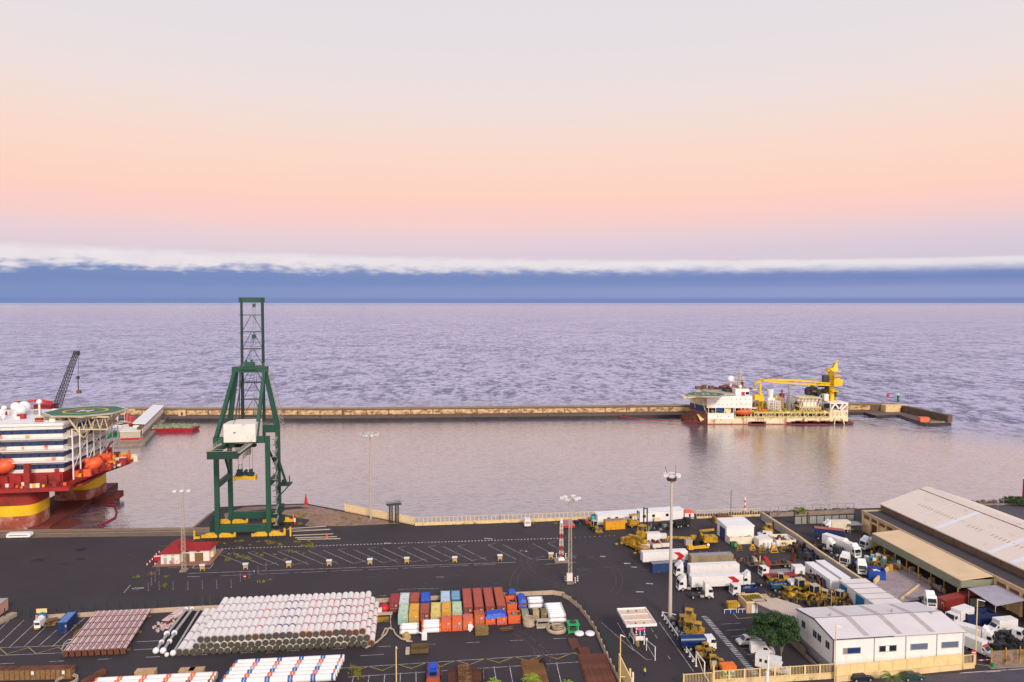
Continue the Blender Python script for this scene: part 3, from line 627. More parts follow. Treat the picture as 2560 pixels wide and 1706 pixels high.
# lattice boom crane on the far deck
def lattice(m, a, b, w0, w1, nseg, t=.16, mi=0, dep=None):
    a = V(a); b = V(b); d = (b-a).normalized(); u = V((0, 1, 0)) if abs(d.y) < .9 else V((1, 0, 0)); x = d.cross(u).normalized(); y = x.cross(d).normalized()
    def c(i, k): 
        q = i/nseg; w = w0+(w1-w0)*q; sx, sy = ((-1, -1), (1, -1), (1, 1), (-1, 1))[k % 4]; return a.lerp(b, q)+x*sx*w/2+y*sy*w/2
    for k in range(4):
        m.bar(c(0, k), c(nseg, k), t*1.5, mi=mi)
        for i in range(nseg): m.bar(c(i, k), c(i+1, k+1), t, mi=mi); m.bar(c(i, k), c(i, k+1), t, mi=mi)
        m.bar(c(nseg, k), c(nseg, k+1), t, mi=mi)
cb = pv(140, 1022, 292); ctip = pv(190, 884, 292)
m = MB(); lattice(m, cb, ctip, 2.2, 1.4, 16, .13); m.box(ctip.x+.2, ctip.y, ctip.z-.8, 1.9, 1.6, 1.8); m.build('crane_boom', dgrey, rr, True)
m = MB(); m.tube((cb.x-2, cb.y, 14), (cb.x-2, cb.y, cb.z-1), 2.2, n=12); m.box(cb.x-4, cb.y, cb.z-3, 7, 5, 5); m.build('crane_pedestal', rigred, rr, True)
hk = pv(195, 944, 292); m = MB(); m.bar(ctip+V((1.2, 0, 0)), hk, .12); m.bar(hk, pv(196, 980, 292), .3); m.ball(hk, .7); m.box(hk.x+.2, hk.y, pv(0, 984, 292).z, 1.6, 1, 1.4, 1); m.build('hook_line', [dgrey, brown], rr, True)
m = MB(); a = pv(45, 1009, 285); b = pv(130, 1006, 285); m.bar(a, a.lerp(b, .5)+V((0, 0, 1)), .7); m.bar(a.lerp(b, .5)+V((0, 0, 1)), b, .9); m.box(a.x, a.y, a.z-1.5, 1.8, 2, 2.4); m.build('folded_crane', red, rr, True)
m = MB(); pts = [pv(x, y, Yy) for x, y, Yy in ((268, 1263, 275), (287, 1266, 271), (292, 1280, 266), (280, 1298, 261), (255, 1310, 257), (249, 1316, 256), (258, 1321, 255))]
pts = [at(x, y, -2.8) for x, y in ((268, 1263), (287, 1266), (292, 1280), (288, 1294), (270, 1304), (255, 1310), (249, 1316), (258, 1321))]
for p, q in zip(pts, pts[1:]): m.tube(p, q, .38, n=6)
soloW('oil_boom', 'red floating boom curling on the water beside the rig', 'floating boom', m, pm('boom_red', (150, 30, 40), .6), pts[3])
# ================================================================ STS CRANE
cr = T('quay_crane', 'tall dark green container crane on yellow wheel bogies with its lattice boom raised', 'crane', at(545, 1350), A)
rz = cr.rotation_euler.z
Wd, Gp = 16.6, 15.2
zsill, zside, zport, zgir = 2.6, 18.3, 33.0, 33.4
def cb_(nm, f, mat=cgreen, par=cr):
    m = MB(); f(m); return m.build(nm, mat, par)
for x in (0, Wd):
    for y in (0, Gp): cb_('leg', lambda m: m.b2(x-.72, y-.65, 2.2, x+.72, y+.65, zport+1.6 if y == 0 else 35.5))
for y in (0, Gp):
    cb_('sill_beam', lambda m: m.b2(.81, y-.6, zsill, Wd-.81, y+.6, zsill+2.3))
for x in (0, Wd):
    cb_('side_beam', lambda m: (m.b2(x-.55, .71, zside-1, x+.55, Gp-.71, zside+.9), m.bar((x, Gp-.8, zside+1), (x, Gp-5, zside+7), .7), m.bar((x, .8, zside+12), (x, Gp-1, zside+2), .6) if x > 0 else None))
cb_('portal_beam', lambda m: m.b2(.81, -.7, zport-.6, Wd-.81, .65, zport+1.55))
cb_('portal_beam', lambda m: m.b2(.81, Gp-.7, 33.2, Wd-.81, Gp+.7, 35.8))
# bogies
def bogie():
    m = MB()
    for s in (-1, 1):
        m.side([(s*.3, .9), (s*5.1, .9), (s*5.1, 1.6), (s*3.6, 2.3), (s*1.2, 2.5), (s*.3, 2.0)][::s], -.55, .55, 0)
        for k in range(4): m.tube((s*(.9+k*1.15), -.35, .5), (s*(.9+k*1.15), .35, .5), .48, n=10, mi=1)
    m.side([(-1.5, 3.0), (0, 1.5), (1.5, 3.0)], -.62, .62, 2)
    m.bar((5.3, 0, .7), (5.3, 0, 3.2), .6); m.bar((-5.3, 0, .7), (-5.3, 0, 1.8), .4); m.box(4.3, 0, 2, 1, 1, .8, 1)
    return m.mesh('bogie', [yellow, dgrey, cgreen])
bm_ = bogie()
for x, y in ((.2, 0), (Wd-.2, 0), (.2, Gp), (Wd-.2, Gp)): link('bogie', bm_, cr, (x, y, 0), 0 if x > 8 else math.pi*0)
m = MB(); m.box(Wd+7, 0, .4, .5, .5, 3.2); m.box(-7.5, 0, .4, .5, .5, 3); m.box(-6.5, 0, .6, 1.6, .6, .7); m.build('rail_buffer', yellow, cr)
m = MB(); m.b2(-3.2, 2, 1.0, -1.4, 7, 5.5); m.b2(-2.9, 3, 5.5, -1.8, 6, 7.4); m.build('cable_reel', cgreen2, cr)
# girders, back end, machine house, apex, boom
gx0, gx1, gy0, gy1 = 3.4, 10.8, -16.0, 20
for x in (gx0, gx1): cb_('main_girder', lambda m: m.b2(x-.55, gy0, zgir-2.2, x+.55, gy1, zgir-.65))
cb_('girder_end_frame', lambda m: (m.b2(gx0-.9, gy0-1.3, zgir-2.6, gx1+.9, gy0-.05, zgir-.3), m.b2(gx0+.6, gy0+3, zgir-2, gx1-.6, gy0+3.7, zgir-1.3)), cgreen2)
m = MB()
for x in (gx0-1.3, gx1+1.3):
    for h_ in (.5, 1.1): m.bar((x, gy0-1.4, zgir-.6+h_), (x, -1, zgir-.6+h_), .07)
    for i in range(8): m.bar((x, gy0-1.4+i*1.6, zgir-.7), (x, gy0-1.4+i*1.6, zgir+.5), .07)
    m.b2(x-.4, gy0-1.4, zgir-.75, x+.4, -1, zgir-.65)
for h_ in (.5, 1.1): m.bar((gx0-1.3, gy0-1.4, zgir-.6+h_), (gx1+1.3, gy0-1.4, zgir-.6+h_), .07)
for i in range(9): m.bar((gx0+1+i, -8-i*.3, zgir-2.2), (gx0+1+i, -8-i*.3, zgir-3.4-i % 3), .08)
m.build('walkway_railing', beige, cr)
m = MB(); hx0, hx1 = 3.0, 13.2
m.add([(hx0, -1.6, zgir-.4), (hx1, -1.6, zgir-.4), (hx1, 7.6, zgir-.4), (hx0, 7.6, zgir-.4), (hx0, -1.6, 39.0), (hx1, -1.6, 39.0), (hx1, 7.6, 39.2), (hx0+2, 7.6, 39.2), (hx0, 4, 39.1)],
      [(0, 1, 5, 4), (1, 2, 6, 5), (2, 3, 7, 6), (0, 4, 8, 3), (3, 8, 7), (0, 3, 2, 1), (4, 5, 6, 7, 8)])
m.build('machine_house', dwhite, cr)
m = MB(); m.b2(hx0-.3, -2.6, zgir-.63, hx1+.3, 8.2, zgir-.42); m.box(6.5, -1.65, 36, .8, .1, .3); m.b2(4.8, -2.2, zgir-2, 6.6, -1.2, zgir-.65); m.build('house_platform', cgreen2, cr)
ax0, ax1, ay, az_ = 3.1, 13.0, 13.5, 56.0
for s, x, xt in ((0, 0, ax0), (1, Wd, ax1)):
    cb_('tower_leg', lambda m: m.bar((x, Gp, 35), (xt, ay+.4, az_-1), 1.45))
    cb_('tower_leg', lambda m: m.bar((xt if s else x+.2, .2, zport+1.5), (xt, ay-.9, az_-1), 1.1 if s else 1.2))
cb_('apex_beam', lambda m: (m.b2(ax0-1, ay-1.2, az_-1.3, ax1+1, ay+1.2, az_+.7), m.b2(6.4, ay-1.4, az_+.7, 9.4, ay+1.2, az_+2.2), m.b2(6.6, ay-1, az_+2.2, 7.2, ay-.4, az_+3.2), m.b2(8.4, ay-1, az_+2.2, 9, ay-.4, az_+3.2), m.b2(5.2, ay-1.9, az_-.2, 10.4, ay-1.2, az_+.1)))
m = MB()
for x in (ax0-1, ax1+1): m.bar((x, ay-1.2, az_+.7), (x, ay-1.2, az_+1.9), .1)
for h_ in (1.2, 1.8): m.bar((ax0-1, ay-1.2, az_+h_), (ax1+1, ay-1.2, az_+h_), .07)
for i in range(12): m.bar((ax0-1+i, ay-1.2, az_+.7), (ax0-1+i, ay-1.2, az_+1.8), .06)
# stair tower down the right side
for i in range(13):
    t = i/13; p = V((ax1+.8, ay, az_-.5)).lerp(V((Wd+.9, Gp+1, 34.5)), t); q = V((ax1+.8, ay, az_-.5)).lerp(V((Wd+.9, Gp+1, 34.5)), t+1/13)
    m.bar(p, q+V((1.5, 0, 0)), .22); m.bar(p+V((1.5, 0, 0)), q+V((1.5, 0, 0)), .12); m.bar(p, q, .12); m.bar(p, p+V((1.5, 0, 0)), .14); m.bar(p+V((0, 0, 1)), q+V((0, 0, 1)), .07)
for i in range(16):
    z = 33-i*1.95; y = 3 if i % 2 else 7; m.bar((Wd+1.6, y, z), (Wd+1.6, 10-y, z-1.95), .5, .12); m.bar((Wd+1.6, y, z+1), (Wd+1.6, 10-y, z-.95), .08); m.b2(Wd+.9, min(y, 10-y)-1.2, z-.1, Wd+2.3, min(y, 10-y), z)
m.build('stairway', grey, cr)
m = MB(); m.b2(Wd+.6, 8, 15.5, Wd+5.4, 13, 15.8); m.bar((Wd+.8, 10, 26), (Wd+3.8, 10, 15.8), .7); m.bar((Wd+5.2, 8.3, 15.8), (Wd+5.2, 8.3, 19), .3); m.bar((Wd+.8, 10, 11), (Wd+4.8, 10, 15.4), .4); m.b2(Wd+1, 6, 3.4, Wd+3.4, 9, 5.2); m.b2(Wd+1, 9, 6, Wd+2.6, 12, 8.4); m.box(Wd+2.6, 12, 15.8, 1.4, 1.4, 1); m.build('service_platform', cgreen2, cr)
# raised boom: open frame leaning slightly
bx0, bx1, by, bz0, bz1 = 3.9, 11.0, 19.0, 36.5, 80.6
hinge = by; 
m = MB()
def bp(x, z, dy=0): return V((x, by+dy+(z-bz0)*.012, z))
for x in (bx0, bx1):
    m.bar(bp(x, bz0), bp(x, bz1), .62, .8); m.bar(bp(x-1.3 if x < 8 else x-.2, bz0, 2.6), bp(x-.9 if x < 8 else x-.2, bz1, 2.6), .34)
m.build('boom_chord', cgreen2, cr)
m = MB(); m.b2(bx0-.9, by+.2, bz1-1.5, bx1+.4, by+2.9, bz1+.25); m.build('boom_head', cgreen, cr)
m = MB(); k = 0; z = bz1-6
while z > bz0:
    m.bar(bp(bx0-.9, z, .1), bp(bx1, z, .1), .24, .26); m.bar(bp(bx0-1.0, z, 2.6), bp(bx1-.2, z, 2.6), .16)
    for x in (bx0, bx1): m.bar(bp(x, z), bp(x-1.0 if x < 8 else x-.2, z, 2.6), .18)
    zn = max(bz0, z-5.6)
    m.bar(bp((bx0+bx1)/2-.3, z-.2), bp(bx0+.2, zn), .17); m.bar(bp((bx0+bx1)/2+.5, z-.2), bp(bx1-.2, zn), .17)
    m.bar(bp(bx0-.9, z, 2.6), bp(bx0, zn, 0), .14); m.bar(bp(bx1-.2, zn, 2.6), bp(bx1, z, 0), .14)
    z -= 6.05
m.build('boom_lattice', cgreen2, cr)
m = MB()
for x in (7.5, 8.4): m.bar(bp(x, bz0, 1.2), bp(x, bz1-1, 1.2), .13)
for i in range(58): m.bar(bp(7.5, bz0+i*.75, 1.2), bp(8.4, bz0+i*.75, 1.2), .07)
m.build('boom_ladder', grey, cr)
m = MB(); m.box(7.9, by+.4, 66.2, 1.1, 1, 1.4); m.box(8.2, by+.4, 77.4, .8, .8, 1.2); m.build('sheave_block', [cgreen], cr)
m = MB()
for x in (7.2, 7.6, 8.0): m.bar((x, ay, az_+3), bp(x+.2, 66.4), .07)
m.bar((6.2, -1.7, 39), (9.4, ay, az_+1), .08); m.bar((5.4, ay, az_-1), (4.6, 6, 39.1), .3); m.bar((4.3, ay+1, az_-1), (3.6, Gp-1, 35.6), .3)
for x in (6.0, 7.2, 9.6, 10.6): m.bar((x, 4.2, zgir-1.2), (x, 4.2, 22.3), .07)
for i in range(9): p0 = V((5+i*.8, 4-i*1.3, zgir-2.2)); m.bar(p0, p0+V((0, 0, -3.5+(i % 3)*.8)), .09); m.bar(p0+V((0, 0, -3.5+(i % 3)*.8)), p0+V((.8, -1.3, -.6)), .07)
m.build('hoist_rope', dgrey, cr)
m = MB(); m.b2(4.4, 3.2, zgir-3.1, 11.8, 5.4, zgir-2.25); m.b2(8.6, 2.2, zgir-5.6, 10.2, 4.2, zgir-3.2, 1); m.build('trolley', [cgreen2, beige], cr)
m = MB(); m.b2(5.2, 3.4, 20.6, 11.0, 5, 21.5); m.b2(5.5, 3.5, 21.5, 7.2, 4.8, 22.6); m.tube((8.3, 3.3, 22), (8.3, 5.1, 22), .5, n=10); m.box(10, 4.2, 21.5, 1, 1.2, 1.1); m.bar((5.9, 4.2, 22.5), (5.9, 4.2, 24.2), .1); m.bar((7.1, 4.2, 22.5), (7.1, 4.2, 24.2), .1); m.bar((5.9, 4.2, 24.2), (7.1, 4.2, 24.2), .1); m.build('headblock', cgreen2, cr)
m = MB(); m.b2(4.9, 3.3, 19.4, 11.3, 4.0, 20.3); m.b2(4.9, 4.5, 19.4, 11.3, 5.2, 20.3); 
for x in (4.7, 11.5): m.b2(x-.25, 2.9, 19.0, x+.25, 5.6, 20.6)
m.b2(7.4, 3.2, 20.3, 8.8, 5.3, 20.6); m.build('spreader', yellow, cr)
# ================================================================ CRANE VESSEL (right)
YV = at(1900, 1061, -3).y
vr = T('crane_vessel', 'rusty cream barge vessel with white accommodation block, helideck and tall yellow crane', 'ship', at(1768, 1061, -3), 0)
K = .5/2.353  # not used by geometry
def vp(cx, cy, dy=0):             # point of the near side plane of the vessel
    p = pv(1680+cx/4.706, 880+cy/4.706, YV); return V((p.x, YV+dy, p.z))
def vx(m, x0, y0, x1, y1, d0, d1, mi=0):
    a = vp(x0, y1); b = vp(x1, y0); m.b2(a.x, YV+d0, a.z, b.x, YV+d1, b.z, mi)
hullm = pm('barge_hull', (230, 212, 176), .8, .1, .2, .45, (160, 100, 50), stretch=(1, 1, .35), rs=.35)
wv = pm('vessel_white', (240, 232, 222), .6, .06, .2, .2, (205, 175, 130), rs=.25)
vlat = pm('vessel_cream', (226, 208, 165), .7, .12, .5, .3, (160, 120, 60))
olive = pm('olive_rust', (150, 132, 42), .8, .3, .6, .5, (110, 72, 40))
BD = 30
m = MB(); a = vp(420, 852); b = vp(2072, 772); m.prism([(a.x, YV), (b.x, YV), (b.x, YV+BD), (a.x, YV+BD)], -5, b.z); m.build('hull', hullm, vr, True)
m = MB(); c = vp(165, 790); m.prism([(vp(180, 0).x, YV+BD*.5), (a.x-.01, YV+.2), (a.x-.01, YV+BD), (vp(230, 0).x, YV+BD*.8)], -3.6, -1.2)
m.add([vp(300, 735, 4), vp(415, 735, .2), vp(415, 850, .1), vp(200, 850, 8), vp(165, 800, 16), vp(300, 735, 16)], [(0, 1, 2, 3), (0, 3, 4, 5)])
for i in range(8): m.bar(vp(310+i*8, 740+i*4, 3), vp(345+i*5, 822-i*3, 1), .35, mi=1)
m.build('bow', [rust, vlat], vr, True)
m = MB(); m.b2(a.x-.3, YV-.15, -3.4, b.x+3, YV+.0, -2.55); m.build('waterline_stripe', rigred, vr, True)
m = MB(); vx(m, 1830, 822, 2130, 850, -.6, BD+1); 
for i in range(14): p = vp(1400+i*50, 835); m.box(p.x, YV-.3, -2.4, 6, .8, .9+(i % 3)*.5)
for i in range(5): p = vp(940+i*30, 835); m.box(p.x, YV-.3, -2.4, 5, .8, 1.2)
m.build('fender_shelf', rust, vr, True)
m = MB(); vx(m, 408, 524, 945, 660, 0, BD-2); vx(m, 420, 724, 730, 792, -.02, 3); vx(m, 735, 524, 745, 770, 3, BD-2)
m.build('accommodation_block', wv, vr, True)
m = MB(); 
for x in (430, 515, 620, 728): vx(m, x-3, 660, x+3, 724, .1, .7)
m.build('recess_post', wv, vr, True)
m = MB(); vx(m, 432, 662, 728, 722, 4, 5, 0); vx(m, 520, 664, 610, 706, 2, 3.9, 1); vx(m, 628, 668, 700, 722, 1.2, 3.9, 2); vx(m, 600, 705, 640, 724, .8, 3.5, 3); vx(m, 470, 690, 500, 724, 1, 3.5, 3)
m.build('recess', [dgrey, pm('vessel_blue', (20, 70, 130), .6), vlat, olive], vr, True)
m = MB()
for x in (551, 590, 650, 701, 757, 806, 863, 915):
    for y in (559, 620): 
        if not (y == 559 and x in (590, 650)): vx(m, x-4, y-5, x+4, y+5, -.06, 0)
for x, y in ((508, 588), (536, 757), (575, 757), (668, 760)): vx(m, x-4, y-5, x+4, y+5, -.08, 0)
m.build('porthole', dgrey, vr, True)
m = MB(); q = vp(405, 530); c = vp(408, 792)
m.add([V((q.x, YV+.1, vp(0, 530).z)), V((q.x-.0, YV+.1, vp(0, 700).z)), V((vp(300, 0).x, YV+18, vp(0, 700).z)), V((vp(300, 0).x, YV+18, vp(0, 540).z))], [(0, 1, 2, 3)], 0)
m.add([V((vp(300, 0).x, YV+18, vp(0, 640).z)), V((q.x-.1, YV-.05, vp(0, 640).z)), V((q.x-.1, YV-.05, vp(0, 712).z)), V((vp(300, 0).x, YV+18, vp(0, 712).z))], [(0, 1, 2, 3)], 1)
m.add([V((q.x, YV, vp(0, 712).z)), V((vp(300, 0).x, YV+18, vp(0, 712).z)), V((vp(300, 0).x, YV+18, -3)), V((q.x, YV, -3))], [(0, 1, 2, 3)], 2)
m.build('bow_plating', [vlat, pm('vessel_navy', (40, 70, 110), .6), rigrust], vr, True)
# helideck
zt = vp(0, 524).z; hcn = at(1680+395/4.706, 880+497/4.706, zt+2.2)
helideck(vr, hcn, 13.4, .96)
m = MB(); m.b2(hcn.x+6, YV+3, zt+.4, vp(760, 0).x, YV+BD+2, zt+1.4); 
for i in range(9): m.box(hcn.x+4+i*4.4, YV+BD+rnd.uniform(-4, 2), zt+1.4, 4, 2, rnd.uniform(1, 3.2), 1, rnd.random())
m.build('top_deck', [pm('deck_tan', (180, 160, 145), .8, .2, .3), brown], vr, True)
m = MB(); z = hcn.z-.8
for x0, y0, x1, y1, dd in ((260, 545, 395, 650, 6), (290, 545, 330, 690, 12), (350, 540, 405, 720, 1), (200, 535, 300, 560, 10), (250, 545, 400, 560, 0), (330, 540, 405, 600, 3)): m.bar(vp(x0, y0, dd), vp(x1, y1, dd), .55)
for i in range(6): m.bar(V((hcn.x-9+i*3, hcn.y-9, z)), V((vp(400, 0).x, YV+2+i*4, zt-4)), .4)
m.b2(hcn.x-14, hcn.y-8, z-.5, hcn.x+8, hcn.y-7.4, z+.1); m.b2(hcn.x-16, hcn.y-6, z-1.2, hcn.x-11, hcn.y+6, z-.4)
m.build('helideck_strut', vlat, vr, True)
# bridge house, domes, mast, funnel
m = MB(); vx(m, 770, 445, 935, 522, 4, 18); vx(m, 700, 462, 770, 505, 12, 22, 1); m.prism([(vp(700, 0).x, YV+20), (vp(850, 0).x, YV+5), (vp(920, 0).x, YV+5), (vp(905, 0).x, YV+20), (vp(800, 0).x, YV+26)], vp(0, 447).z, vp(0, 432).z, 2)
m.build('bridge_house', [wv, dgrey, rigrust], vr, True)
m = MB(); vx(m, 838, 480, 880, 521, 3.8, 4); m.build('red_door', red, vr, True)
m = MB(); vx(m, 890, 480, 930, 512, 3.8, 4); m.build('window', glass, vr, True)
m = MB(); c = vp(767, 350, 14); m.ball(c, 2.7, 0, 16, 10, .95); m.tube(c-V((0, 0, 1.6)), c-V((0, 0, 5)), .8, n=10); m.build('radome', white, vr, True)
m = MB(); c = vp(838, 420, 6); m.ball(c, 1.15); m.tube(c-V((0, 0, .8)), c-V((0, 0, 2.4)), .6, n=8); m.build('radome', white, vr, True)
m = MB(); p = vp(846, 440, 10); lattice(m, p, vp(846, 205, 10), 1.8, .5, 12, .15)
for y, w in ((330, 7), (270, 4), (300, 3), (370, 9)): c = vp(846, y, 10); m.box(c.x, c.y, c.z, w, .5, .4)
m.tube(vp(846, 360, 10), vp(800, 380, 10), .3); m.build('mast', beige, vr, True)
m = MB(); 
for x in (884, 896): m.tube(vp(x, 440, 12), vp(x, 358, 12), .7, n=8)
m.build('funnel', brown, vr, True)
a_, b_ = vp(748, 706, -1.8), vp(930, 706, -1.8); lb = T('lifeboat', 'orange lifeboat hanging in the side of the crane vessel under its white block', 'lifeboat', a_.lerp(b_, .5), 0, 'orange lifeboats of the rig and the crane vessel'); lifeboat(lb, a_, b_, 1.75, orange, 'hull')
m = MB(); m.bar(a_+V((1, -1.7, 0)), b_+V((-1, -1.7, 0)), .2); m.build('rubbing_strake', dgrey, lb, True)
m = MB()
for x in (745, 932, 860): m.bar(vp(x, 660, .5), vp(x, 770, .5), .5)
m.bar(vp(740, 662, 1), vp(1000, 664, 1), .6); m.build('davit', wv, vr, True)
# main deck: gallery, columns, clutter
m = MB(); vx(m, 968, 716, 1860, 724, 0, 3); vx(m, 735, 764, 1860, 772, -.5, 2)
for i in range(19): vx(m, 968+i*49, 724, 974+i*49, 770, 0, .8)
for i in range(0, 18, 2): m.bar(vp(972+i*49, 768), vp(1018+i*49, 726), .3)
m.build('side_gallery', vlat, vr, True)
m = MB(); vx(m, 740, 700, 1858, 716, .2, 1.2); vx(m, 740, 772, 1858, 780, -.1, .05); m.build('deck_band', pm('deck_lime', (176, 168, 40), .7, .25, .5, .5, (140, 92, 40)), vr, True)
vy2 = pm('vessel_ochre', (196, 160, 50), .65, .3, .6, .4, (130, 90, 40))
m = MB(); z0 = vp(0, 770).z
for i in range(700):
    x = rnd.uniform(740, 1880); dd = rnd.uniform(3, BD-2); p = vp(x, 0); s = rnd.uniform(.3, 1.2); h = rnd.uniform(1.5, 7.5)*(.6+.6*(dd/BD)); m.box(p.x, YV+dd, z0-.1, s*1.3, s, h, rnd.choice((0, 0, 0, 1, 2, 3, 4)), rnd.random()*.3)
for i in range(130):
    x = rnd.uniform(960, 1830); p = vp(x, 0); dd = rnd.uniform(.5, 3); m.box(p.x, YV+dd, vp(0, 716).z, rnd.uniform(.5, 2), .8, rnd.uniform(.4, 1.5), rnd.choice((0, 0, 2, 1)))
m.build('deck_machinery', [vy2, vlat, pm('khaki', (120, 108, 80), .8, .25), olive, rust], vr, True)
for i in range(34):
    m = MB()
    x = rnd.uniform(960, 1850); dd = rnd.uniform(3, 24); h = rnd.uniform(3, 9); p = vp(x, 0); z1 = vp(0, 716).z; w = rnd.uniform(1, 2.4)
    for a_ in (-w, w): m.bar((p.x+a_, YV+dd, z1-2), (p.x+a_, YV+dd, z1+h), .18)
    for k in range(3): m.bar((p.x-w, YV+dd, z1+h*k/2), (p.x+w, YV+dd, z1+h*k/2), .15)
    m.bar((p.x-w, YV+dd, z1), (p.x+w, YV+dd, z1+h), .13)
    m.build('deck_frame', vy2, vr, True)
def tower(cx0, cy0, cx1, cy1, w0, w1, dd, nseg, t, mat, nm):
    m = MB(); lattice(m, vp(cx0, cy0, dd), vp(cx1, cy1, dd), w0, w1, nseg, t); return m.build(nm, mat, vr, True)
tower(1195, 700, 1195, 582, 3.4, 3.2, 6, 4, .22, wv, 'pipe_tower'); tower(1265, 700, 1265, 590, 3.4, 3.2, 5, 4, .22, wv, 'pipe_tower')
m = MB(); c = vp(1208, 560, 8); m.tube(c, vp(1208, 500, 8), 1.5, 2.0, 12); m.tube(vp(1208, 500, 8), vp(1208, 460, 8), 2.0, 2.3, 12); m.box(c.x, c.y, c.z-1.2, 5, 4, 1.2); m.build('hopper', wv, vr, True)
tower(1435, 700, 1435, 400, 1.3, .9, 8, 16, .14, lgrey, 'stanchion'); tower(1490, 700, 1440, 520, .9, .8, 8, 8, .16, lgrey, 'stanchion'); tower(1405, 700, 1430, 540, .8, .7, 9, 8, .14, lgrey, 'stanchion')
tower(1340, 690, 1340, 555, 2.6, 2.6, 10, 6, .16, beige, 'pipe_tower')
m = MB(); vx(m, 1515, 545, 1765, 552, 2, 16); vx(m, 1578, 590, 1740, 655, 5, 10, 1); vx(m, 1515, 655, 1770, 662, 2, 16)
for i in range(7): vx(m, 1515+i*42, 552, 1521+i*42, 700, 2, 2.6)
for i in range(6): m.bar(vp(1518+i*42, 658, 2), vp(1560+i*42, 698, 2), .4); m.bar(vp(1518+i*42, 700, 2), vp(1560+i*42, 660, 2), .4)
for i in range(0, 6): m.b2(vp(1520+i*42, 0).x, YV+4, vp(0, 590).z, vp(1552+i*42, 0).x, YV+8, vp(0, 558).z, 1)
for i in (0, 5): m.bar(vp(1518+i*42, 652, 2), vp(1560+i*42, 560, 2), .4)
m.build('process_module', [vlat, wv], vr, True)
m = MB(); vx(m, 1700, 470, 1790, 545, 14, 20, 1); vx(m, 1840, 512, 1890, 590, 6, 10, 0); 
for i in range(60): p = vp(rnd.uniform(1740, 2050), rnd.uniform(450, 600), rnd.uniform(10, 24)); m.box(p.x, p.y, p.z, rnd.uniform(.8, 3), 2, rnd.uniform(.8, 3), rnd.choice((1, 1, 2)), rnd.random())
m.tube(vp(1862, 590, 7), vp(1862, 515, 7), 1.2, 1.5, 12, 0); m.build('engine_unit', [wv, pm('dark_machinery', (62, 62, 66), .7, .3), olive], vr, True)
m = MB(); vx(m, 1368, 520, 1405, 600, 12, 16); p = vp(1385, 510, 14); m.tube(p, p+V((0, 0, 2)), .6, n=8); m.tube(vp(1290, 530, 10), vp(1290, 580, 10), 1.0, n=10, mi=1); m.build('winch', [rigred, yellow], vr, True)
# small yellow crane
vy = pm('vessel_yellow', (232, 190, 20), .55, .14, .4, .2, (190, 130, 30))
m = MB(); m.tube(vp(1105, 770, 8), vp(1105, 600, 8), 1.2, n=12, mi=1); m.tube(vp(1105, 600, 8), vp(1095, 520, 8), 1.4, n=12); m.box(vp(1102, 0).x, YV+8, vp(0, 600).z, 3.4, 3, 3.6); vx(m, 1005, 520, 1060, 582, 5, 10); m.tube(vp(1085, 520, 8), vp(1085, 385, 8), 1.0, .8, 10); m.box(vp(1035, 0).x, YV+8, vp(0, 465).z, 3.4, 2, .7)
m.build('small_crane', [vy, olive], vr, True)
m = MB(); vx(m, 1025, 658, 1045, 695, 0, 1); m.bar(vp(1050, 690, .5), vp(1135, 680, .5), .8); m.build('rescue_boat', orange, vr, True)
# main crane
m = MB(); vx(m, 1860, 600, 2075, 612, 0, 20)
for y0, y1 in ((612, 690),):
    for x in (1862, 2064): vx(m, x, y0, x+9, y1, 0, 1)
    for x in (1862, 2064): vx(m, x, y0, x+9, y1, 19, 20)
m.bar(vp(1870, 685), vp(1915, 612), .9); m.bar(vp(1975, 685), vp(1920, 612), .9); m.bar(vp(1965, 685), vp(2010, 612), .9) ; m.bar(vp(1985, 685), vp(2062, 616), .9)
m.build('crane_base_frame', wv, vr, True)
m = MB(); vx(m, 1858, 684, 2072, 775, -.05, 20); m.bar(vp(1900, 850, -1), vp(1912, 775, -1), .6); m.bar(vp(2020, 850, -1), vp(1990, 775, -1), .6)
m.build('crane_base', hullm, vr, True)
m = MB()
for x in (1942, 1980):
    for y in (718, 743): vx(m, x-5, y-5, x+5, y+5, -.12, -.05)
vx(m, 2045, 712, 2056, 730, -.12, -.05); m.build('port_hole', dgrey, vr, True)
m = MB(); vx(m, 1880, 640, 1925, 684, 8, 12); vx(m, 2000, 640, 2040, 684, 8, 12); m.build('blue_tank', pm('vessel_blue', (20, 70, 130)), vr, True)
m = MB(); m.tube(vp(1955, 640, 10), vp(1955, 405, 10), 1.8, 1.6, 16); m.tube(vp(1952, 410, 10), vp(1950, 250, 10), 2.3, 1.9, 16); vx(m, 1940, 330, 2040, 412, 4, 12); vx(m, 1955, 318, 2015, 332, 5, 10)
m.build('crane_pedestal', vy, vr, True)
m = MB(); m.add([vp(1915, 250, 7), vp(2010, 250, 7), vp(2015, 145, 9), vp(1995, 150, 9), vp(1960, 205, 8), vp(1915, 215, 7), vp(1915, 250, 13), vp(2010, 250, 13), vp(2015, 145, 11), vp(1995, 150, 11), vp(1960, 205, 12), vp(1915, 215, 13)],
      [(0, 1, 2, 3, 4, 5), (6, 7, 8, 9, 10, 11), (0, 1, 7, 6), (1, 2, 8, 7), (2, 3, 9, 8), (3, 4, 10, 9), (4, 5, 11, 10), (5, 0, 6, 11)])
m.bar(vp(2005, 150, 10), vp(2015, 108, 10), .7); m.bar(vp(2015, 115, 10), vp(2045, 125, 10), .4); vx(m, 1885, 226, 1930, 240, 7, 13); vx(m, 1935, 286, 2025, 294, 3, 12); vx(m, 1930, 236, 2020, 246, 4, 12); vx(m, 1925, 470, 2000, 480, 5, 15); 
m.build('crane_mast', vy, vr, True)
m = MB(); m.box(vp(1888, 0).x, YV+10, vp(0, 372).z, 3.4, 3, 4.4); m.build('crane_cab', dgrey, vr, True)
m = MB()
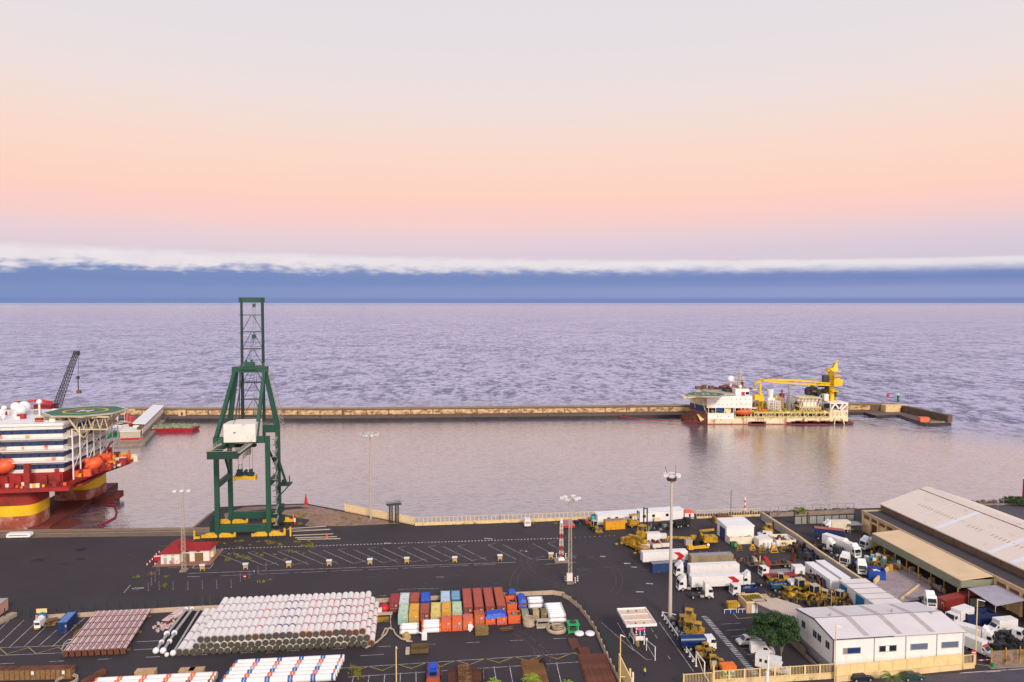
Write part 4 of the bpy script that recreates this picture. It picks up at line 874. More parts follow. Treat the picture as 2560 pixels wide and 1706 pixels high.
def bm2(c0, c1, w, h): m.bar(c0, c1, w, h)
for dd in (7, 13):
    bm2(vp(1915, 385, dd), vp(1560, 352, dd), .5, .7); bm2(vp(1560, 352, dd), vp(1110, 345, dd), .5, .7); bm2(vp(1915, 412, dd), vp(1560, 396, dd), .45, .55); bm2(vp(1560, 396, dd), vp(1180, 368, dd), .45, .5); bm2(vp(1180, 368, dd), vp(1110, 350, dd), .5, .5)
    for i in range(9): bm2(vp(1190+i*80, 346+i*3.6, dd), vp(1230+i*80, 372+i*4.6, dd), .2, .2)
bm2(vp(1910, 398, 10), vp(1805, 395, 10), 5, 1.8); bm2(vp(1120, 352, 10), vp(1040, 388, 10), 3, .9); bm2(vp(1040, 385, 10), vp(1028, 402, 10), 1.4, .8)
m.build('crane_boom', vy, vr, True)
m = MB()
for dd, o in ((9, 0), (11, 6), (10, 12)): m.bar(vp(2000, 148+o*.4, dd), vp(1115, 346, dd), .12 if o else .16)
m.bar(vp(1028, 402, 10), vp(1028, 440, 10), .15); m.build('crane_cable', dgrey, vr, True)
for (x0, y0, x1, y1, l) in ((1550, 1041, 1750, 1056, 'mooring line running from the breakwater to the bow of the crane vessel'), (2120, 1046, 2190, 1046, 'mooring line from the stern of the crane vessel to the breakwater head')):
    a = at(x0, y0, -1.2); b = at(x1, y1, -1.0); m = MB(); n = 8
    P = [a.lerp(b, i/n)-V((0, 0, math.sin(math.pi*i/n)*.9)) for i in range(n+1)]
    for p, q in zip(P, P[1:]): m.tube(p, q, .22, n=5)
    soloW('mooring_line', l, 'rope', m, red if x0 < 2000 else beige, P[0])
# ================================================================ LIGHT MASTS
def mast(name, label, px, pb, pt, kind, r0=.35, col=beige):
    b = at(px, pb); hgt = zup(b.y, pt); r = T(name, label, 'light mast', b, A)
    m = MB()
    if kind in ('ring', 'head'):
        m.tube((0, 0, .3), (0, 0, hgt), r0, r0*.5, 12); m.build('pole', col, r); m = MB(); m.box(0, 0, 0, 2, 2, .35); m.box(0, 0, .35, 1.1, 1.1, .3); m.build('base', concrete, r)
    else:
        lattice(m, (0, 0, .3), (0, 0, hgt-.5), 1.0, .6, 17, .05); m.build('lattice', col, r); m = MB(); m.box(0, 0, 0, 2.0, 2, .45); m.build('base', concrete, r)
    return r, hgt
r, h = mast('ring_light_mast', 'tall yellowish mast with a round ring of floodlights behind the cream fence', 927, 1301, 1080, 'ring', .36)
m = MB(); m.torus((0, 0, h-.6), 2.6, .22, 20)
for i in range(4): m.bar((0, 0, h-.6), (2.6*math.cos(i*1.57), 2.6*math.sin(i*1.57), h-.6), .15)
m.build('ring', lgrey, r); lamp = MB(); lamp.box(0, 0, -.5, .9, .9, .5, tp=1.3); lm = lamp.mesh('floodlight', white)
for i in range(10): link('floodlight', lm, r, (2.7*math.cos(i*.628), 2.7*math.sin(i*.628), h-.7), i*.628)
r, h = mast('floodlight_mast', 'thickest and tallest light mast, smooth pale pole rising beside the white rail', 1675, 1547, 1196, 'head', .5, pm('mast_pale', (196, 184, 170), .5, .05))
m = MB(); m.tube((0, 0, h-.6), (0, 0, h), 1.1, 1.3, 10); m.bar((-.9, 0, h), (-1.7, 0, h+3), .09); m.bar((.9, 0, h), (1, 0, h+3.2), .07); m.build('head_frame', rust, r)
for i in range(6): link('floodlight', lm, r, (1.7*math.cos(i*1.05+.2), 1.7*math.sin(i*1.05+.2), h+1.0), i)
r, h = mast('lattice_light_mast', 'lattice light mast standing alone on the open asphalt beside the red and white tower', 1425, 1458, 1247, 'lat')
m = MB(); m.box(0, 0, h-.6, 1.8, 1.8, .3); m.build('head_frame', beige, r); m = MB(); m.box(-.3, -.9, 1, 1.6, .6, 2.2); m.build('cabinet', dwhite, r)
for i in range(6): link('floodlight', lm, r, (2.4*math.cos(i*1.05), 2.4*math.sin(i*1.05)*.8, h+.3+(i % 2)*.2), i)
for i, (px, py) in enumerate(((1413, 1456), (1438, 1460), (1444, 1456))):
    m = MB(); m.tube((0, 0, 0), (0, 0, 2.0), .12, n=6); 
    for z in (.3, .9, 1.5): m.tube((0, 0, z), (0, 0, z+.35), .2, n=6, mi=1)
    solo('marker_post', ('banded marker post left of the lone lattice light mast', 'nearest of the banded marker posts right of the lone lattice light mast', 'outer banded marker post right of the lone lattice light mast')[i], 'post', m, [dgrey, white], at(px, py), 0, 'banded marker posts')
r, h = mast('lattice_light_mast', 'lattice light mast with two lamps rising in front of the red roofed gatehouse', 460, 1428, 1226, 'lat2')
m = MB(); m.b2(-2.2, -.1, h-.6, 2.2, .1, h-.4); m.build('crossarm', beige, r)
for x in (-2, 0, 1.9): link('floodlight', lm, r, (x, 0, h), 0)
r = T('range_tower', 'red and white banded lattice tower standing on the asphalt', 'tower', at(1403, 1401), A); h = zup(at(1403, 1401).y, 1302)
for k in range(9):
    m = MB(); lattice(m, (0, 0, .6+k*(h-1)/9), (0, 0, .6+(k+1)*(h-1)/9), 1.15-.05*k, 1.1-.05*k, 2, .075); m.build('lattice_section', red if k in (0, 2, 5) else pm('tower_cream', (238, 214, 196), .6), r)
m = MB(); m.tube((0, 0, h-.6), (0, 0, h+.6), .5, .3, 8); m.build('top_lamp', white, r); m = MB(); m.box(0, 0, .3, 2.0, 2.0, .8, tp=.55); m.build('foot', white, r); m = MB(); m.box(0, 0, 0, 4.4, 4, .3); m.build('slab', concrete, r)
for i, px in enumerate((1391, 1414)):
    m = MB(); m.tube((0, 0, 0), (0, 0, 2.2), .12, n=6)
    for z in (.4, 1.0, 1.6): m.tube((0, 0, z), (0, 0, z+.35), .2, n=6, mi=1)
    solo('marker_post', 'banded marker post at the %s foot of the red and white lattice tower' % ('left', 'right')[i], 'post', m, [dgrey, white], at(px, 1399), 0, 'banded marker posts')
r = T('platform_stand', 'grey lattice stand with a railed platform on top by the cream fence', 'stand', at(985, 1307), A+.3); h = zup(at(985, 1307).y, 1262)
for x in (-1.1, 1.1):
    m = MB(); lattice(m, (x, 0, 0), (x, 0, h), 1.0, 1.0, 8, .1); m.build('leg', dgrey, r)
m = MB(); m.b2(-2.6, -1.2, h, 2.6, 1.2, h+.2)
for y in (-1.2, 1.2):
    for z in (.6, 1.2): m.bar((-2.6, y, h+z), (2.6, y, h+z), .07)
    for i in range(9): m.bar((-2.6+i*.65, y, h), (-2.6+i*.65, y, h+1.2), .06)
m.build('platform', dgrey, r)
p = at(765, 1261); m = MB(); m.tube((0, 0, 0), (0, 0, 4.2), .75, .12, 12); m.tube((0, 0, 0), (0, 0, .3), .95, .95, 12); solo('beacon_cone', 'red cone shaped beacon on the earth bank at the water edge', 'beacon', m, red, p, 0)
m = MB(); m.tube((0, 0, 0), (0, 0, .9), .35, n=10, mi=0); m.tube((0, 0, .9), (0, 0, 2.3), .34, n=10, mi=1); m.tube((0, 0, 2.3), (0, 0, 3.2), .33, n=10, mi=0); solo('marker_post', 'fat red and white bollard post beside the far right crane bogie', 'post', m, [red, white], at(737, 1311), 0)
m = MB(); m.box(0, 0, 0, .9, .9, .1); m.tube((0, 0, .1), (0, 0, 1.3), .4, .08, 10); solo('traffic_cone', 'small orange traffic cone right of the crane bogies', 'cone', m, orange, at(817, 1345), 0)
# fence along the water
def fence(name, label, pts, hb, hf, gap, w, cat='fence', mat=creamp, wm=cream, th=.25, rails=True, dense=1):
    r = T(name, label, cat, pts[0], 0); 
    if hb: 
        m = MB()
        for a, b in zip(pts, pts[1:]): wseg(m, a, b, 0, hb, th)
        m.build('base_wall', wm, r, True)
    m = MB(); m2 = MB()
    for a, b in zip(pts, pts[1:]):
        L = (b-a).length; n = max(1, int(L/gap))
        for i in range(n+1): p = a.lerp(b, i/n)+V((0, .08, 0)); m.bar(p+V((0, 0, hb-.02)), p+V((0, 0, hb+hf)), w)
        if rails:
            for z in (hb+.12, hb+hf-.05): m2.bar(V((a.x, a.y+.08, z)), V((b.x, b.y+.08, z)), .1)
    m.build('slats' if gap < 1 else 'posts', mat, r, True)
    if rails: m2.build('rail', mat, r, True)
    return r
fence('harbour_fence', 'close slatted cream fence slanting down from the earth bank to the quay', [at(862, 1279), at(1035, 1313)], .5, 2.4, .42, .2)
fence('harbour_fence', 'long cream fence with spaced posts on a low wall along the water', [at(1037, 1315), at(1250, 1308), at(1492, 1299)], 1.0, 2.0, 1.5, .18)
fence('harbour_fence', 'cream fence panels behind the yellow machines and white workshop', [at(1742, 1297), at(1900, 1291)], .6, 2.4, 1.0, .12)
r = fence('harbour_wall_fence', 'open grey post fence on a long wall in front of the boulders', [at(1925, 1293), at(2135, 1284)], 1.4, 2.6, 3.2, .16, mat=grey, wm=concrete)
m = MB(); 
for i in range(1500):
    t = i/1500; x = 1040+t*1115; yb = 1310-9*min(1, (x-1040)/460) if x < 1500 else 1299-(x-1500)/655*25; p = at(x, yb, 0); s = rnd.uniform(.3, .95); k0 = len(m.v); dd = rnd.uniform(.6, 6); m.ball((p.x, p.y+dd, .35-dd*.55+rnd.uniform(-.3, .3)-(0 if x > 1560 else .5)), s, 0, 6, 4, rnd.uniform(.5, .9), rnd.uniform(.8, 1.4), 1)
    for j in range(k0, len(m.v)): m.v[j] = m.v[j]+V((rnd.uniform(-.2, .2), rnd.uniform(-.2, .2), rnd.uniform(-.2, .2)))*s
for i in range(60):
    p = at(2380+i*4, 1262-i*.3, 0); m.ball((p.x, p.y+rnd.uniform(0, 5), -1), rnd.uniform(.7, 1.6), 0, 6, 4, .7)
struct('boulders', m, pm('boulder', (112, 94, 78), .95, .45, .35, bump=.5), 'stuff')
# ================================================================ YARD: walls, pipes
cw = [(-60, 1556), (90, 1549), (467, 1527), (972, 1505), (1380, 1486), (1402, 1489), (1423, 1500), (1445, 1518), (1465, 1541), (1482, 1566), (1496, 1592), (1507, 1618), (1519, 1645), (1534, 1676), (1552, 1712)]
cwp = [at(*p) for p in cw]
r = T('kerb_wall', 'low pale concrete block wall curving round the pipe and container yard', 'wall', cwp[1], 0); m = MB()
def walk(P, step):
    out = []; 
    for a, b in zip(P, P[1:]):
        L = (b-a).length; s = 0 if not out else step-(rem)
        while s < L: out.append((a.lerp(b, s/L), (b-a).normalized())); s += step
        rem = L-(s-step)
    return out
rem = 0
for p, d in walk(cwp[1:], 3.05): m.hexa([p+q for q in [V((d.y*.3, -d.x*.3, 0)), d*3+V((d.y*.3, -d.x*.3, 0)), d*3-V((d.y*.3, -d.x*.3, 0)), -V((d.y*.3, -d.x*.3, 0)), V((d.y*.15, -d.x*.15, 1.15)), d*3+V((d.y*.15, -d.x*.15, 1.15)), d*3-V((d.y*.15, -d.x*.15, 1.15)), V((-d.y*.15, d.x*.15, 1.15))]])
m.build('blocks', pm('wall_block', (190, 166, 142), .9, .12, .3, .3, (150, 130, 112)), r, True)
r = T('post_fence', 'dark green post fence running behind the low yard wall', 'fence', cwp[0], 0); m = MB(); m2 = MB(); rem = 0
W2 = walk([p+V((0, 1, 0)) if p.x < 15 else p+V((1.0, .5, 0)) for p in cwp], 3.0)
for p, d in W2: m = MB(); m.bar(p, p+V((0, 0, 2.9)), .16); m.build('post', dgreen, r, True)
def sign(name, label, px, py, w, h, zc, mat, legs=True, rz=A):
    m = MB(); m.b2(-w/2, -.06, zc-h/2, w/2, .06, zc+h/2)
    if legs:
        for x in (-w/2+.15, w/2-.15): m.bar((x, .1, 0), (x, .1, zc+h/2), .12, mi=1)
    return solo(name, label, 'sign', m, [mat, dgrey], at(px, py), rz)
sign('sign_board', 'blank cream sign board on green posts behind the small white tractor', 105, 1549, 2.5, 1.1, 2.2, creamp)
# big pile of buoyant riser pipes
RP, PA, PL = .75, R(7.6), 22.0
def tube_mesh(nm, segs, r=RP, n=14, L=PL, mat=None): 
    m = MB()
    for y0, y1 in segs: m.tube((0, y0, 0), (0, y1, 0), r, n=n)
    return m
seg = PL/5
sleeve_w = pm('sleeve_white', (240, 231, 224), .55, .05, .25, .1, (205, 184, 168), rs=.5)
body = tube_mesh('b', [(.2+i*seg, (i+1)*seg-.35) for i in range(5)]).mesh('buoyancy_sleeve', sleeve_w)
bcol = {'grey': pm('band_grey', (176, 170, 172), .6), 'red': pm('band_red', (212, 108, 100), .6), 'dark': pm('band_dark', (120, 72, 84), .6), 'blue': pm('band_blue', (62, 98, 162), .6), 'orange': pm('band_orange', (224, 108, 66), .6)}
bands = {k: tube_mesh('b', [(0, .62)], RP+.012, 14).mesh('band', v) for k, v in bcol.items()}
rims = {k: tube_mesh('b', [(-.06, .3)], RP+.014, 14).mesh('end_rim', v) for k, v in bcol.items()}
em = MB(); em.tube((0, -.1, 0), (0, -.02, 0), RP*.93, n=14); em.torus((0, 0, 0), .01, .01, 3)
em = MB(); em.tube((0, -.12, 0), (0, -.01, 0), RP*.94, n=14); em.tube((0, -.22, 0), (0, -.12, 0), RP*.5, n=10); em.box(.25, -.16, .2, .2, .1, .2); em.box(-.3, -.16, -.3, .2, .1, .2)
ecap = em.mesh('end_flange', pm('flange_olive', (74, 72, 62), .8, .25, 2, .4, (96, 72, 50), rs=1.5))
topcol = ['grey']*8+['red', 'grey', 'grey', 'dark', 'blue', 'dark', 'grey', 'red', 'red', 'grey', 'red', 'red', 'dark', 'dark', 'red', 'red', 'red']
def riser(loc, rz, k, label, grp, full=True):
    r = T('riser_pipe', label, 'pipe', loc, rz, grp); link('buoyancy_sleeve', body, r); link('end_flange', ecap, r)
    if full:
        for i in range(4): link('band', bands[k], r, (0, (i+1)*seg-.42, 0))
        link('end_rim', rims['orange' if k == 'red' else k], r)
    return r
layers = [(at(447, 1631.5, .75), at(928, 1609.5, .75), 29, 'bottom'), (at(490, 1617, 2.0), at(917, 1595.5, 2.0), 26, 'middle'), (at(501, 1600, 3.25), at(906, 1580, 3.25), 25, 'top')]
for li, (a, b, n, ln) in enumerate(layers):
    for i in range(n):
        p = a.lerp(b, i/(n-1)); k = 'grey'
        if ln == 'top': k = topcol[i]
        elif i >= n-1: k = 'red' if ln == 'bottom' else 'dark'
        lab = 'white riser pipe%s, %s from left, %s layer of big pile' % ({'grey': ' with pale grey bands' if ln == 'top' or i < 3 else '', 'red': ' with red bands', 'dark': ' with dark maroon bands', 'blue': ' with blue bands'}[k], ordn(i), ln)
        riser(p+E2*rnd.uniform(-.25, .25), PA-R(1.6)*i/n*0+rnd.uniform(-.003, .003), k, lab, 'big pile of white riser pipes', ln == 'top' or i < 3 or i >= n-2)
# crosswise piles at the bottom edge
def xpile(x0, x1, y0, z, rows, nm, cols, L, shift, word):
    a = at(x0, y0, z)
    for i in range(rows):
        p = a-E2*(1.5*i)+E1*(-.0*i+shift*i); k = cols[i % len(cols)]
        r = T('riser_pipe', 'crosswise white riser pipe, %s from the back, %s' % (ordn(i), word), 'pipe', p, A-R(90), nm)
        m = MB(); sg = L/5
        o1 = link('buoyancy_sleeve', XB[L], r); 
        for j in range(6):
            q = link('band', bands[k], r, (0, min(max(j*sg-.5, 0), L-.9), 0)); q.scale = (1, .75, 1)
            if 0 < j < 5: q = link('band', bands[k], r, (0, j*sg+.06, 0)); q.scale = (1, .75, 1)
        link('end_flange', ecap, r)
XB = {}
for L in (22.4, 24.0):
    XB[L] = tube_mesh('b', [(.1, L-.1)], RP, 14).mesh('buoyancy_sleeve', sleeve_w)
xpile(590, 860, 1659, 3.4, 6, 'crosswise pile of white riser pipes', ['blue', 'orange', 'grey', 'blue', 'orange', 'blue'], 22.4, -.15, 'top layer of the bottom pile')
xpile(583, 860, 1670, 2.1, 5, 'crosswise pile of white riser pipes', ['orange', 'blue', 'grey'], 22.4, -.2, 'middle layer of the bottom pile')
xpile(578, 860, 1680, .8, 4, 'crosswise pile of white riser pipes', ['grey', 'blue', 'orange'], 22.4, -.25, 'lowest layer of the bottom pile')
xpile(240, 545, 1704, 1.5, 3, 'low crosswise pile of pipes at the bottom left', ['orange', 'orange', 'dark'], 24.0, 0, 'low pile with orange bands')
for x, y, w, l in ((365, 1690, 4, 'small timber crate behind the low crosswise pile, left of the pair'), (468, 1688, 3, 'timber crate behind the low crosswise pile, middle one'), (492, 1687, 3, 'timber crate behind the low crosswise pile, nearest the tall pile')):
    m = MB(); m.box(0, 0, 0, w, 1.6, 1.2); 
    for i in range(4): m.box(-w/2+.3+i*(w-.6)/3, -.83, 0, .15, .06, 1.25)
    m.box(0, 0, 1.2, w+.1, 1.7, .1); solo('timber_crate', l, 'crate', m, pm('pale_timber', (196, 160, 120), .9, .2, 1), at(x, y), A, 'timber crates')
# pink riser bundles at the left
pink = pm('pink_riser', (220, 188, 184), .6, .15, .3, .3, (160, 110, 105))
m = MB(); Lr = 21.5
for i in range(6): m.tube((0, .2+i*Lr/6, 1.1), (0, (i+1)*Lr/6-.12, 1.1), .38, n=10)
m.tube((0, .1, 1.1), (0, Lr-.1, 1.1), .3, n=8); me1 = m.mesh('riser_tube', pink)
m = MB(); m.tube((-.6, .1, 1.3), (-.6, Lr, 1.35), .1, n=6); me2 = m.mesh('auxiliary_line', pm('pale_pink', (226, 196, 190), .5))
m = MB(); 
for i in range(6): m.box(-.1, i*Lr/6+.0, .6, 1.15, .1, .92, tp=.8)
m.box(0, -.1, .25, 1.0, .3, 1.3, 0, 0, .8); me3 = m.mesh('clamp', rust)
m = MB(); 
for y in (2, Lr*.5, Lr-2): m.box(0, y, 0, 1.9, .3, .5)
me4 = m.mesh('timber_support', brown)
a, b = at(165, 1644), at(309, 1637)
for i in range(10):
    r = T('riser_bundle', 'pinkish steel riser with side lines, %s from the left in the slanted row' % ordn(i), 'pipe', a.lerp(b, i/9), R(13), 'slanted row of pinkish risers')
    for nm, me in (('riser_tube', me1), ('auxiliary_line', me2), ('clamp', me3), ('timber_support', me4)): link(nm, me, r)
# white ball jointed pipes
def ballpipe(lab, pts, r, balls, z=.8, mat=white):
    P = [at(x, y, z) for x, y in pts]; m = MB()
    for p, q in zip(P, P[1:]): m.tube(p, q, r, n=10)
    o = T('ball_jointed_pipe', lab, 'pipe', P[0], 0, 'white ball jointed pipes'); m.build('pipe', lgrey, o, True)
    for x, y, br in balls: m = MB(); m.ball(at(x, y, max(br, .7)), br, 0, 12, 8); m.build('ball_joint', mat, o, True)
ballpipe('white pipe with ball joints, the left one between the pink risers and big pile', [(465, 1525), (427, 1573), (390, 1627)], .34, [(465, 1524, .62), (417, 1585, .7), (404, 1606, .6), (390, 1627, .72)])
ballpipe('white pipe with ball joints, middle one beside the dark trench of hoses', [(480, 1524), (442, 1575), (408, 1627)], .34, [(480, 1523, .62), (436, 1583, .7), (424, 1604, .6), (408, 1627, .72), (417, 1637, .5)])
ballpipe('thin white pipe with one ball end, next to the big pile', [(499, 1524), (438, 1624), (434, 1633)], .26, [(433, 1633, .68)])
m = MB(); P = [at(x, y, .3) for x, y in ((492, 1530), (470, 1565), (448, 1600), (430, 1628))]
for k in range(5):
    for p, q in zip(P, P[1:]): m.tube(p+V((k*.35-1, 0, 0)), q+V((k*.35-1, 0, 0)), .2, n=6)
soloW('black_hoses', 'bundle of black hoses lying between the ball jointed pipes and big pile', 'hose', m, black, P[0])
# container yard
C = lambda x, y, L, col, lab, h=2.6, top=None, w=2.44, **k: container('shipping_container', lab, at(x, y), at(x, y)+E1*w, L, h, col, 'shipping containers in the yard', top=top, **k)
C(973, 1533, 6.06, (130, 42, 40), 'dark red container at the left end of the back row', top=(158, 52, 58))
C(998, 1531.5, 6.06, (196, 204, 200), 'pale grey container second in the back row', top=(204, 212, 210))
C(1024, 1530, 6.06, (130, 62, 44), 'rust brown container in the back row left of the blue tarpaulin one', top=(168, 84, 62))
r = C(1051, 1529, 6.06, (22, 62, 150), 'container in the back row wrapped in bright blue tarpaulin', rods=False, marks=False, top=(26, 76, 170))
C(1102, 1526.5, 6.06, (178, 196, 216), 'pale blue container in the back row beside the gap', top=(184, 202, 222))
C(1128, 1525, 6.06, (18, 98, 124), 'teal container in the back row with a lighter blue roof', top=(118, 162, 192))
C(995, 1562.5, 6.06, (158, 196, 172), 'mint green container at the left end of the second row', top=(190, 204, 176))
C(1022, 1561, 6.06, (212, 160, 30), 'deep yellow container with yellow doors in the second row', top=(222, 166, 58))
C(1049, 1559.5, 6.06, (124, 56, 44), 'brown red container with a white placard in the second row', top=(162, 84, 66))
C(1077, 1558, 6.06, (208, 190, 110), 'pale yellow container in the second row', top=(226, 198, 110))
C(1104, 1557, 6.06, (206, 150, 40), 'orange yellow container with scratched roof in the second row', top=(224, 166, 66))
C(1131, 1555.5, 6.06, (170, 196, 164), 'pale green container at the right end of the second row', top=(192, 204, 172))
for i, (x, l) in enumerate(((1158.5, 'leftmost of the four long rust red containers'), (1186, 'second from left of the four long rust red containers'), (1214, 'third from left of the four long rust red containers'), (1242, 'rightmost and browner of the four long red containers'))):
    C(x, 1545-i*1.3, 12.19, (128, 56, 44), l, top=(176, 82, 66) if i < 3 else (178, 88, 58))
oc = (222, 98, 48)
for x, y, l, t in ((1103, 1580, 'small orange container at the left end of the front row', (206, 110, 86)), (1130.5, 1579, 'small orange container second in the front row with bright roof', (230, 104, 62)), (1158, 1577, 'small orange container third in the front row with dull pink roof', (204, 112, 96)), (1186.5, 1566, 'weathered orange brown container beside the low blue tarpaulin', (178, 92, 62))):
    C(x, y, 3.0, oc if x < 1180 else (212, 96, 40), l, 2.7, top=t)
for x, l in ((1214, 'orange container under the left half of the blue tarpaulin'), (1242.5, 'orange container under the right half of the blue tarpaulin')): C(x, 1563, 3.2, oc, l, 1.9)
def sheet(lab, x, y, w, L, z, drop=.9, hump=.35):
    r = T('tarpaulin', lab, 'tarpaulin', at(x, y), A, 'blue tarpaulins'); m = MB(); nx, ny = 10, 8; P = []
    for j in range(ny+1):
        for i in range(nx+1):
            e = i in (0, nx) or j in (0, ny); P.append((w*i/nx+(.0 if not e else rnd.uniform(-.06, .06)), L*j/ny-.05, z-(drop*rnd.uniform(.7, 1) if e else 0)+(0 if e else hump*math.sin(math.pi*i/nx)+rnd.uniform(-.08, .08))))
    m.add(P, [(j*(nx+1)+i, j*(nx+1)+i+1, (j+1)*(nx+1)+i+1, (j+1)*(nx+1)+i) for j in range(ny) for i in range(nx)]); m.build('sheet', tarp, r); return r
sheet('wide crumpled blue tarpaulin spread over two orange containers', 1212.5, 1564, 5.6, 3.4, 2.3)
sheet('smooth blue tarpaulin wrapping a whole container in the back row', 1050.5, 1529.5, 2.6, 6.3, 2.68, 1.4, .03)
def opentop(lab, x, y, w, L, h, mat, fill, name='open_top_container', cat='skip', a_=A):
    r = T(name, lab, cat, at(x, y), a_, 'open topped boxes'); m = MB()
    m.b2(0, 0, 0, w, .1, h); m.b2(0, L-.1, 0, w, L, h); m.b2(0, .1, 0, .1, L-.1, h); m.b2(w-.1, .1, 0, w, L-.1, h); m.b2(.1, .1, 0, w-.1, L-.1, .2); m.build('box', mat, r)
    m = MB()
    for x_ in (0, w): m.b2(x_-.06, -.05, h, x_+.06, L+.05, h+.12)
    for y_ in (0, L): m.b2(.06, y_-.06, h, w-.06, y_+.06, h+.118)
    m.build('rim', mat, r); m = MB()
    for i in range(14): s = rnd.uniform(.3, .9); m.box(rnd.uniform(.5, w-.5), rnd.uniform(.5, L-.5), h*.45, s*1.2, s, s+.2, i % 2, rnd.random()*3, .7)
    m.box(w/2, L/2, .2, w-.3, L-.3, h*.4); m.build('contents', fill, r); return r
orm = pm('orange_skip', oc, .6, .12, .4, .3, (150, 80, 50))
opentop('open orange box with grey sheets inside, behind another orange box', 1268, 1536, 2.5, 5.0, 2.5, orm, [grey, dgrey])
sheet('small blue tarpaulin behind the open orange box', 1270.5, 1508, 2.2, 2.6, 2.6, 1.5)
m = MB(); m.box(1.1, 1.2, 0, 2, 2.4, 2.4); solo('wrapped_crate', 'crate hidden under the small blue tarpaulin behind the open orange box', 'crate', m, pm('crate_brown', (110, 80, 60)), at(1271, 1508), A)
opentop('open orange box piled with scrap in the front row', 1271, 1560, 3.0, 2.6, 2.0, orm, [brown, grey])
sheet('long rumpled blue tarpaulin between the orange box and green box', 1296, 1533, 2.3, 5.6, 2.7, 1.2, .5)
m = MB(); m.box(1.1, 2.8, 0, 2.1, 5.4, 2.4); solo('wrapped_crate', 'long crate mostly hidden by the rumpled blue tarpaulin', 'crate', m, pm('crate_brown', (110, 80, 60)), at(1297, 1533), A)
C(1305, 1549, 2.2, (140, 150, 130), 'small grey green box in front of the rumpled blue tarpaulin', 1.8, w=1.7, rods=False)
C(1333, 1554, 2.0, (176, 160, 120), 'small beige cabinet container near the coil of rope', 2.6, w=1.5)
C(1353, 1553, 2.0, (128, 112, 80), 'small olive cabinet container beside the beige one', 2.4, w=1.5)
# float modules
def modules(x, y, n, w, label, endc, grp, step=1.05, h=1.0, layers=2):
    fm = bcol[endc]; k = 0
    for lay in range(layers):
        for i in range(n-lay):
            p = at(x, y)+E2*(i*step+lay*step*.5+.55)+V((0, 0, .55+lay*.95)); k += 1
            r = T('float_module', label % ('front' if i == 0 else ordn(i)+' from the front', 'lower' if lay == 0 else 'upper'), 'float', p, A, grp)
            m = MB(); m.tube((.45, 0, 0), (w-.45, 0, 0), .54, n=10); m.build('float_body', white, r)
            m = MB(); m.tube((.02, 0, 0), (.45, 0, 0), .55, n=10); m.tube((w-.45, 0, 0), (w-.02, 0, 0), .55, n=10); m.build('end_sleeve', fm, r)
modules(999, 1590, 3, 4.5, 'grey ended white float, %s, %s layer of stack by mint container', 'grey', 'float stack with grey ends')
modules(1054, 1586, 4, 4.6, 'orange ended white float, %s, %s layer of its stack', 'orange', 'float stack with orange ends')
modules(1372, 1560, 7, 4.4, 'white float, %s, %s layer of stack by curved wall', 'grey', 'float stack by the curved wall', 1.25)
modules(1321, 1524, 3, 4.0, 'white float, %s, %s layer of small stack at back', 'grey', 'small float stack at the back', 1.6)
# coils, frames, odd things
def coil(lab, x, y, r_, n, mat, h=.2, tilt=0):
    m = MB(); 
    for i in range(n): m.torus((rnd.uniform(-.1, .1), rnd.uniform(-.1, .1), .15+i*h), r_-(.12*(i % 3) if h < .2 else 0), .13, 22)
    solo('coiled_hose', lab, 'coil', m, mat, at(x, y), 0, 'coiled hoses')
hose = pm('hose_beige', (186, 166, 142), .8, .2, 1)
coil('upright stacked coil of beige hose right of the open orange box', 1322, 1563, 1.3, 8, hose, .24); coil('wide loose coil of beige hose in front of the white floats', 1391, 1576, 2.3, 6, hose, .1); coil('inner ring of beige hose lying on the wide coil', 1395, 1570, 1.5, 3, hose, .35)
coil('coil of pale hose at the bottom left edge beside the rusty beam', 167, 1706, 2.0, 4, hose, .15)
m = MB(); m.box(0, 0, .2, 2.6, 2.4, .3); m.box(0, 0, 2.0, 2.8, 2.6, .25); m.tube((0, 0, 2.25), (0, 0, 2.5), .8, n=12, mi=1); [m.bar((x, y, 0), (x*.9, y*.9, 2), .2) for x in (-1.2, 1.2) for y in (-1.1, 1.1)]; m.box(0, 0, .5, 1.4, 1.4, .9, 1)
solo('square_machine', 'bright green square machine frame near the curved wall', 'machine', m, [pm('frame_green', (40, 170, 90)), dgrey], at(1432, 1579), A)
for x, l in ((1448, 'round white tank lid, left one of the pair below the green frame'), (1475, 'round white tank lid, right one of the pair nearest the wall')):
    m = MB(); m.tube((0, 0, .25), (0, 0, .55), 1.15, 1.15, 20); m.ball((0, 0, .55), 1.13, 0, 18, 8, .28, half=True); [m.tube((c, s, 0), (c, s, .3), .06, n=5, mi=1) for c, s in ((.9, 0), (-.9, 0), (0, .9), (0, -.9))]; solo('tank_lid', l, 'tank lid', m, [white, dgrey], at(x, 1588), 0, 'pair of round white lids')  # only the lids of tanks, on short legs
m = MB(); m.box(0, 0, 0, 3.2, 1.8, .35); m.box(0, 0, 1.6, 3, 1.6, .1); [m.bar((x, y, .3), (x, y, 1.6), .1) for x in (-1.4, 1.4) for y in (-.7, .7)]; solo('metal_frame', 'grey metal rack beside the upright coil of hose', 'rack', m, beige, at(1357, 1567), A)
m = MB(); m.ball((0, 0, 1.4), 1.3, 0, 12, 8); m.box(-.5, -.8, .0, 2.6, 1.8, 1.0, 1); m.box(-1, -1.4, .9, 1, 1, 1.2, 2); solo('buoy', 'red round buoy on scrap beside the big pile of pipes', 'buoy', m, [red, rust, dwhite], at(961, 1535), A)
